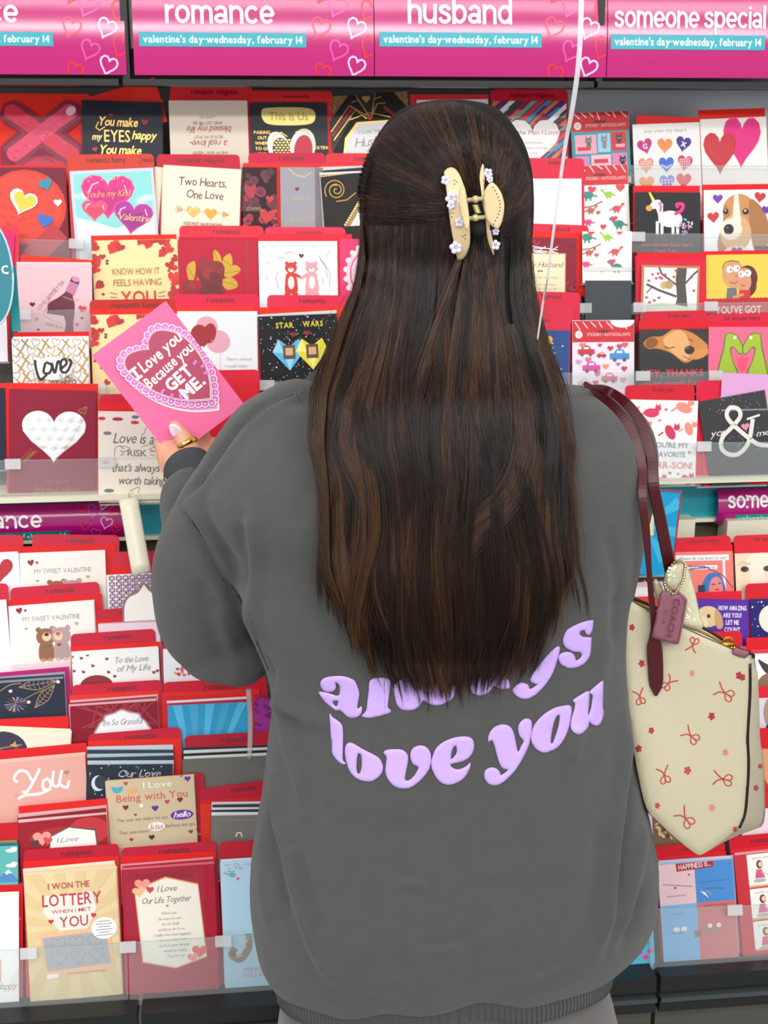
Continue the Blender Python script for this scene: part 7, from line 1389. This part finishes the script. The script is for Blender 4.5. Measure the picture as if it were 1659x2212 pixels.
# ------------------------------------------------------------------ the tote bag on her right shoulder
bag = bpy.data.objects.new('tote_bag', None); COL.objects.link(bag); bag.location = at(1490, 1600, 1.36)
tag(bag, 'cream tote bag printed with red bows and flowers, on burgundy straps over her shoulder', 'bag'); bpy.context.view_layer.update(); BI = bag.matrix_world.inverted()
leather = mat('cream_leather', 'c2b99d', 0.42, vary=.05, vscale=8, bump=.25, bscale=700, spec=.4)
burg = mat('burgundy_leather', '4a0d14', .35, bump=.1, bscale=600, spec=.45); blk = mat('black_edge', '17080c', .4); mauve = mat('mauve_leather', '8a5564', .42, bump=.1, bscale=500)
Yf = lambda x, y: 1.335 - .00002 * (y - 1300) + 0.012 * ((x - 1480) / 150) ** 2 + .006 * math.sin((y - 1300) / 90) * math.exp(-((x - 1420) / 60) ** 2)
FR = [(1344, 1296), (1400, 1321), (1460, 1349), (1520, 1376), (1580, 1402), (1614, 1419), (1620, 1432), (1619, 1500), (1614, 1590), (1616, 1640), (1614, 1700), (1609, 1755), (1598, 1785), (1580, 1800), (1548, 1825), (1516, 1846), (1500, 1842), (1462, 1812), (1425, 1778), (1397, 1746), (1380, 1680), (1366, 1600), (1356, 1500), (1349, 1400)]
front = [at(x, y, Yf(x, y)) for x, y in FR]
BK = [(0, -12), (0, -14), (0, -16), (0, -18), (2, -20), (10, -16), (12, 0), (20, 0), (28, 0), (33, -4), (38, -6), (44, -10), (50, -16), (52, -30), (20, -40), (0, -30), (0, -26), (0, -20), (0, -16), (0, -12), (0, 0), (0, 0), (0, 0), (0, 0)]
dep = [.016, .018, .020, .020, .020, .016, .018, .04, .06, .075, .09, .10, .10, .10, .10, .10, .10, .10, .09, .08, .06, .04, .02, .016]
back = [at(x + b_[0], y + b_[1] * (1 if b_[1] > -18.5 and x < 1600 and y < 1450 else .3), Yf(x, y) + d_) for (x, y), b_, d_ in zip(FR, BK, dep)]
def catl(P, n):
    L = len(P); out = []
    for i in range(L):
        a_, b_, c, d = P[i - 1], P[i], P[(i + 1) % L], P[(i + 2) % L]
        for k in range(n):
            t = k / n; out.append(0.5 * ((2 * b_) + (c - a_) * t + (2 * a_ - 5 * b_ + 4 * c - d) * t * t + (3 * b_ - a_ - 3 * c + d) * t ** 3))
    return out
v, f = relief(loop_smooth(FR, 3), [], lambda x, y, h: at(x, y, Yf(x, y) - h * .8), .006, 14, 9, both=False)
mb = MB().add(v, f); fr3 = catl([p for p in front], 3); bk3 = catl(back, 3); n_ = len(fr3)
loop0 = [at(x, y, Yf(x, y) - .0017) for x, y in loop_smooth(FR, 3)]
k = len(mb.v)
for t in (0, .25, .5, .75, 1): mb.v += [a_.lerp(b_, t) + Vector((.004 * math.sin(math.pi * t), 0, 0)) * (1 if 18 < i < 45 else -.5) for i, (a_, b_) in enumerate(zip(loop0, bk3))]
# top edge (first 15 loop points) stays open for the zip
mb.f += [(k + r * n_ + i, k + r * n_ + (i + 1) % n_, k + (r + 1) * n_ + (i + 1) % n_, k + (r + 1) * n_ + i) for r in range(4) for i in range(n_) if not (0 <= i < 15)]
c_ = sum(bk3, Vector()) / n_; k2 = len(mb.v); mb.v.append(c_ + Vector((0, .01, 0))); mb.f += [(k + 4 * n_ + i, k + 4 * n_ + (i + 1) % n_, k2) for i in range(n_)]
me = mesh('bag_body', mb.v, mb.f, True); me.transform(BI); new_obj('bag_body', me, leather, bag)
def btube(name, P, r, m, flat=None, k=8, up=None, parent=None):
    mb = MB().tube(P, r, k, flat=flat, up=up); mb.v = [BI @ p for p in mb.v]; return mb.build(name, m, parent or bag, True)
btube('edge_piping', catmull([at(x, y, Yf(x, y) - .0025) for x, y in ((1620, 1434), (1620, 1500), (1615, 1590), (1617, 1650), (1614, 1710), (1609, 1757), (1597, 1788))], 6), .0019, blk)
btube('top_edge', catmull([at(x, y - 1, Yf(x, y) - .001) for x, y in ((1344, 1297), (1400, 1322), (1460, 1350), (1520, 1377), (1580, 1403), (1612, 1419))], 4), .0011, mat('brown_edge', '5a4a46', .5))
btube('back_edge', catmull([b_ + Vector((0, 0, .001)) for b_ in back[:6]] + [at(1628, 1420, 1.35)], 4), .0016, mat('dark_brown_edge', '2c1216', .5))
# zip: tape, teeth, puller, end cap
tape = []
for a_, b_ in zip(catmull(front[:5], 4), catmull(back[:5], 4)): tape += [a_.lerp(b_, .08) + Vector((0, 0, -.001)), a_.lerp(b_, .92) + Vector((0, 0, -.001))]
m_ = len(tape) // 2; me = mesh('zip_tape', tape, [(2 * i, 2 * i + 2, 2 * i + 3, 2 * i + 1) for i in range(m_ - 1)]); me.transform(BI); new_obj('zip_tape', me, mat('zip_tape', 'e6dccb', .7), bag)
zp = [a_.lerp(b_, .5) for a_, b_ in zip(catmull(front[:5], 16), catmull(back[:5], 16))]; mb = MB()
for i in range(len(zp) - 1):
    for t in (0, .5):
        p = zp[i].lerp(zp[i + 1], t); mb.box(p.x - .0006, p.x + .0006, p.y - .0028, p.y + .0028, p.z - .0005, p.z + .001)
mb.v = [BI @ p for p in mb.v]; tag(mb.build('zip_teeth', mat('zip_gold', 'e6c35a', .3, .9), bag), kind='stuff')
zc = zp[-4]; mb = MB(); mb.box(-.007, .006, -.004, .004, -.001, .0035, Matrix.Translation(zc)); mb.tube([zc + Vector((math.cos(a_ * .5) * .006, -.003, .004 + math.sin(a_ * .5) * .006)) for a_ in range(13)], .0011, 6); mb.tube([zc + Vector((-.004 + .0016 * i, -.005, -.002 + (.001 if i % 2 else -.001))) for i in range(9)], .0016, 6)
mb.v = [BI @ p for p in mb.v]; mb.build('zip_puller', gold, bag, True)
v, f = relief(loop_smooth([(1588, 1398), (1600, 1402), (1616, 1407), (1617, 1414), (1610, 1422), (1598, 1420), (1582, 1413), (1583, 1404)], 3), [], lambda x, y, h: at(x, y, Yf(x, y) - .001 - h), .008, 5, 4); me = mesh('zip_end_cap', v, f, True); me.transform(BI); new_obj('zip_end_cap', me, mauve, bag)
# prints
def bprint(parts, name):
    mb = MB()
    for kind, P, w_ in parts:
        if kind == 'l':
            P = [q.xy for q in catmull([(a_[0], a_[1], 0) for a_ in P], 4)] if len(P) > 2 else [Vector(p) for p in P]
            for a_, b_ in zip(P[:-1], P[1:]):
                d = (b_ - a_); 
                if d.length < 1e-6: continue
                d.normalize(); nn = Vector((-d.y, d.x)) * w_ / 2; e_ = d * w_ * .3; q4 = [a_ - e_ + nn, b_ + e_ + nn, b_ + e_ - nn, a_ - e_ - nn]; mb.add([bpos(*q) for q in q4], [(0, 1, 2, 3)])
        else:
            c, r_ = P; mb.add([bpos(c[0] + r_ * math.cos(t * .9), c[1] + r_ * math.sin(t * .9)) for t in range(7)], [tuple(range(7))])
    mb.v = [BI @ p for p in mb.v]; return mb
BVB = None
bagm = [o for o in bag.children if o.name.startswith('bag_body')][0]; bm_ = bagm.data.copy(); bm_.transform(bag.matrix_world); BVB = bvh_of(bm_)
def bpos(x, y): p, n = cast(x, y, BVB, .0004, 1.35); return p
redp = mat('bow_print', 'b8483a', .5)
def bow(cx, cy, s_, rot):
    c, q = math.cos(R(rot)), math.sin(R(rot)); T = lambda x, y: (cx + (x * c - y * q) * s_, cy + (x * q + y * c) * s_)
    parts = [('l', [T(0, 0), T(6, -9), T(14, -8), T(13, -1), T(0, 0)], 2.4), ('l', [T(0, 0), T(6, 9), T(14, 9), T(14, 2), T(0, 0)], 2.4), ('l', [T(0, 0), T(-8, -4), T(-18, -12)], 2.8), ('l', [T(0, 0), T(-9, 3), T(-16, 12)], 2.8), ('d', ((cx, cy), 2.2 * s_), 0)]
    bprint(parts, 'bow').build('bow_print', redp, bag)
def flower(cx, cy, s_, rot=0, c=None):
    parts = [('d', ((cx + math.cos(k * 1.256 + rot) * s_ * 3.2, cy + math.sin(k * 1.256 + rot) * s_ * 4), 2.3 * s_), 0) for k in range(5)] + [('d', ((cx, cy), 1.8 * s_), 0)]
    bprint(parts, 'f').build('flower_print', c or redp, bag)
for a_ in ((1497, 1392, .95, -50 + 180 + 160), (1444, 1476, 1.0, 130), (1382, 1506, 1.0, 75), (1566, 1497, 1.25, 30), (1493, 1590, 1.15, 40), (1435, 1675, 1.1, 75), (1562, 1683, 1.25, 10), (1481, 1768, 1.3, 50)): bow(*a_)
rp2 = mat('flower_print_red', 'a92430', .5); rp3 = mat('flower_print_pink', 'd08078', .5)
for a_ in ((1365, 1355, 1.2, 0, rp2), (1386, 1433, 1.3, .5, rp2), (1495, 1454, 1.1, .3, rp3), (1596, 1459, 1.4, 0, rp2), (1604, 1463, 1.2, .6, rp2), (1537, 1547, 1.4, .4, rp2), (1407, 1578, 1.2, .2, rp2), (1380, 1617, 1.3, .8, rp2), (1485, 1664, 1.5, .1, redp), (1567, 1625, 1.2, 0, rp3), (1538, 1744, 1.3, 0, rp3), (1420, 1740, 1.1, 0, redp), (1588, 1791, 1.0, .3, redp), (1633, 1702, 1.1, 0, redp), (1642, 1655, .9, 0, redp)): flower(*a_)
# straps
def strap(name, P, w_, m, th=.0016):
    """P: (x, y, Y or None to lie on the sweatshirt, width in photo px)"""
    C = []
    for x, y, Y, ww in P:
        if Y is None: p, n = cast(x, y, SWB, .004, 1.36)
        else: p, n = at(x, y, Y), Vector((0, -1, 0))
        C.append((p, ww))
    Pc = catmull([c[0] for c in C], 8); Wc = [q.x for q in catmull([(c[1], 0, 0) for c in C], 8)]; mb = MB(); v = []
    for i, (p, w1) in enumerate(zip(Pc, Wc)):
        t = (Pc[min(i + 1, len(Pc) - 1)] - Pc[max(i - 1, 0)]).normalized(); d = (p - CAM_LOC); dist = -(MRI @ d).z; d.normalize(); s_ = t.cross(d).normalized(); n = s_.cross(t).normalized(); n = n if n.dot(d) < 0 else -n
        hw = w1 * dist / F / 2
        for a_, b_ in ((-1, 0), (-.85, 1), (.85, 1), (1, 0), (.85, -1), (-.85, -1)): v.append(p + s_ * hw * a_ + n * th * b_)
    N = len(Pc); f = [(i * 6 + j, i * 6 + (j + 1) % 6, (i + 1) * 6 + (j + 1) % 6, (i + 1) * 6 + j) for i in range(N - 1) for j in range(6)] + [tuple(range(6))[::-1], tuple((N - 1) * 6 + j for j in range(6))]
    me = mesh(name, v, f, False); me.transform(BI); return new_obj(name, me, m, bag)
strap('strap', [(1262, 836, None, 10), (1290, 858, None, 20), (1330, 893, None, 22), (1362, 945, None, 22), (1380, 1010, None, 21), (1388, 1075, 1.31, 20), (1396, 1150, 1.31, 17), (1402, 1230, 1.315, 12), (1407, 1290, 1.322, 13), (1413, 1350, 1.326, 15), (1414, 1378, 1.327, 24), (1414, 1400, 1.328, 33), (1416, 1440, 1.330, 33), (1417, 1480, 1.331, 28), (1417, 1502, 1.331, 6)], 20, burg)
strap('strap', [(1275, 834, None, 8), (1310, 850, None, 20), (1350, 880, None, 23), (1382, 925, None, 24), (1400, 985, None, 24), (1412, 1050, 1.325, 25), (1424, 1110, 1.332, 26), (1436, 1170, 1.336, 26), (1448, 1230, 1.345, 26), (1456, 1280, 1.355, 24), (1462, 1330, 1.362, 22), (1466, 1375, 1.365, 22)], 24, burg)
stc = mat('stitching', 'b0545a', .6)
# hang tag
HT = [(690, 575), (745, 566), (770, 556), (800, 552), (830, 556), (852, 580), (905, 630), (905, 690), (850, 975), (830, 1012), (790, 1012), (635, 966), (612, 935), (640, 810), (672, 625)]
H3 = lambda P: [(1250 + x / 3.88, 1130 + y / 3.88) for x, y in P]
yt = lambda x, y: 1.318 + .00002 * (y - 1300)
hole = [H3([(808 + 18 * math.cos(a_ * .8), 585 + 12 * math.sin(a_ * .8))])[0] for a_ in range(8)]
v, f = relief(loop_smooth(H3(HT), 2), [hole], lambda x, y, h: at(x, y, yt(x, y) - h), .003, 2, 7); me = mesh('hang_tag', v, f, True); me.transform(BI); tg = new_obj('hang_tag', me, mauve, bag)
mb = MB(); ring_ = loop_smooth([(745 + (x - 765) * .90, 790 + (y - 790) * .93) for x, y in [(p[0] + 18, p[1]) for p in HT]], 3); P = [at(*H3([p])[0], yt(*H3([p])[0]) - .0031) for p in ring_]; mb.tube(P + [P[0]], .00035, 5); mb.v = [BI @ p for p in mb.v]; mb.build('tag_stitching', mat('mauve_dark', '6a3a48', .5), tg)
A = Art(100, False); A.text('COACH', 50, 50, 18, '5a2c3a', bold=.0, width=100, ws=1); A.text('NEW YORK', 50, 66, 7, '6a3a48', width=40)
to = A.build('tag_lettering', None, .043, 0, origin_bottom=50)
pc = at(*H3([(765, 790)])[0], 1.3125); ua = (at(*H3([(740, 905)])[0], 1.3125) - at(*H3([(790, 680)])[0], 1.3125)).normalized(); nn = Vector((0, -1, 0)); nn = (nn - ua * nn.dot(ua)).normalized(); up_ = nn.cross(ua); to.parent = tg; to.matrix_local = BI @ frame(pc, ua, up_, nn)
mb = MB()
chain = catmull([at(*H3([p])[0], yv) for p, yv in (((810, 590), 1.312), ((835, 545), 1.308), ((872, 480), 1.306), ((885, 410), 1.308), ((890, 345), 1.315), ((850, 318), 1.325), ((800, 330), 1.335), ((745, 400), 1.335), ((722, 470), 1.33), ((728, 540), 1.32), ((790, 592), 1.314))], 6)
for p in chain[::2]: mb.ball(p, .0019, 8, 6)
mb.tube(chain, .0005, 5); mb.v = [BI @ p for p in mb.v]; mb.build('ball_chain', mat('champagne_metal', 'd8c49c', .2, 1), bag, True)
# cream resin claw clip fastened to the strap
rc2 = bpy.data.objects.new('resin_claw_clip', None); COL.objects.link(rc2); rc2.location = at(1470, 1290, 1.35); tag(rc2, 'pearly cream resin claw clip clamped on the bag strap behind the mauve tag', 'hair clip'); bpy.context.view_layer.update(); RI = rc2.matrix_world.inverted()
resin = mat('pearly_resin', 'cdc7a4', .25, vary=.18, vscale=90, bump=.6, bscale=160, spec=.6, coat=.3)
for nm, P, yy, h in (('jaw', [(720, 600), (716, 500), (735, 420), (775, 360), (830, 330), (885, 322), (912, 350), (940, 450), (975, 570), (1000, 690), (1030, 800), (1050, 850), (1035, 882), (1000, 892), (940, 880), (860, 850), (780, 800), (730, 720)], 1.337, .010), ('jaw', [(640, 466), (672, 490), (705, 545), (740, 640), (760, 760), (740, 830), (690, 760), (655, 660), (630, 570), (624, 500)], 1.345, .008), ('handle', [(745, 400), (790, 350), (850, 340), (872, 370), (870, 440), (840, 520), (790, 560), (740, 540), (722, 470)], 1.330, .006)):
    v, f = relief(loop_smooth(H3(P), 3), [], lambda x, y, hh: at(x, y, yy - hh), h, 9, 6); me = mesh(nm, v, f, True); me.transform(RI); new_obj(nm, me, resin, rc2)
mb = MB(); rr = random.Random(4)
for i in range(16):
    x, y = rr.choice(((780 + rr.uniform(-30, 60), 430 + rr.uniform(-60, 60)), (930 + rr.uniform(-30, 40), 780 + rr.uniform(-60, 60)))); mb.ball(at(*H3([(x, y)])[0], 1.3235 if y < 600 else 1.3268), (.0016, .0008, .0016), 8, 5)
mb.v = [RI @ p for p in mb.v]; tag(mb.build('rhinestones', mat('clear_stone', 'f2f2ea', .05, .2), rc2, True), kind='stuff')
# ------------------------------------------------------------------ balloon ribbon, plastic strip
rb = []
RP = [(1262, -200, 1.20, 12), (1257, -40, 1.20, 11), (1251, 120, 1.21, 10), (1237, 230, 1.23, 10), (1222, 310, 1.25, 8), (1206, 420, 1.27, 7), (1193, 520, 1.29, 6), (1182, 600, 1.31, 5), (1172, 660, 1.33, 5), (1160, 740, 1.34, 4)]
Pc = catmull([at(p[0], p[1], p[2]) for p in RP], 6); Wc = [q.x for q in catmull([(p[3], 0, 0) for p in RP], 6)]; v = []
for p, w1 in zip(Pc, Wc):
    hw = w1 * 1.3 / F / 2; v += [p + Vector((-hw, 0, 0)), p + Vector((0, -.0006, 0)), p + Vector((hw, 0, 0)), p + Vector((0, .0006, 0))]
f = [(i * 4 + j, i * 4 + (j + 1) % 4, (i + 1) * 4 + (j + 1) % 4, (i + 1) * 4 + j) for i in range(len(Pc) - 1) for j in range(4)]
tag(new_obj('balloon_ribbon', mesh('balloon_ribbon', v, f), clear_mat('ribbon_plastic', .55, gloss=.2)), 'thin whitish translucent ribbon hanging down beside her head from above', 'ribbon')
P = [at(537, 1488, 1.70), at(541, 1560, 1.70), at(539, 1640, 1.70)]; v = []
mb = MB().tube(catmull(P, 4), .0035, 8, flat=.25, up=(1, 0, 0)); tag(mb.build('plastic_divider', clear_mat('divider_clear', .32, gloss=.15), smooth=True), 'narrow clear plastic blade hanging below her left elbow in front of the blue card', 'divider')
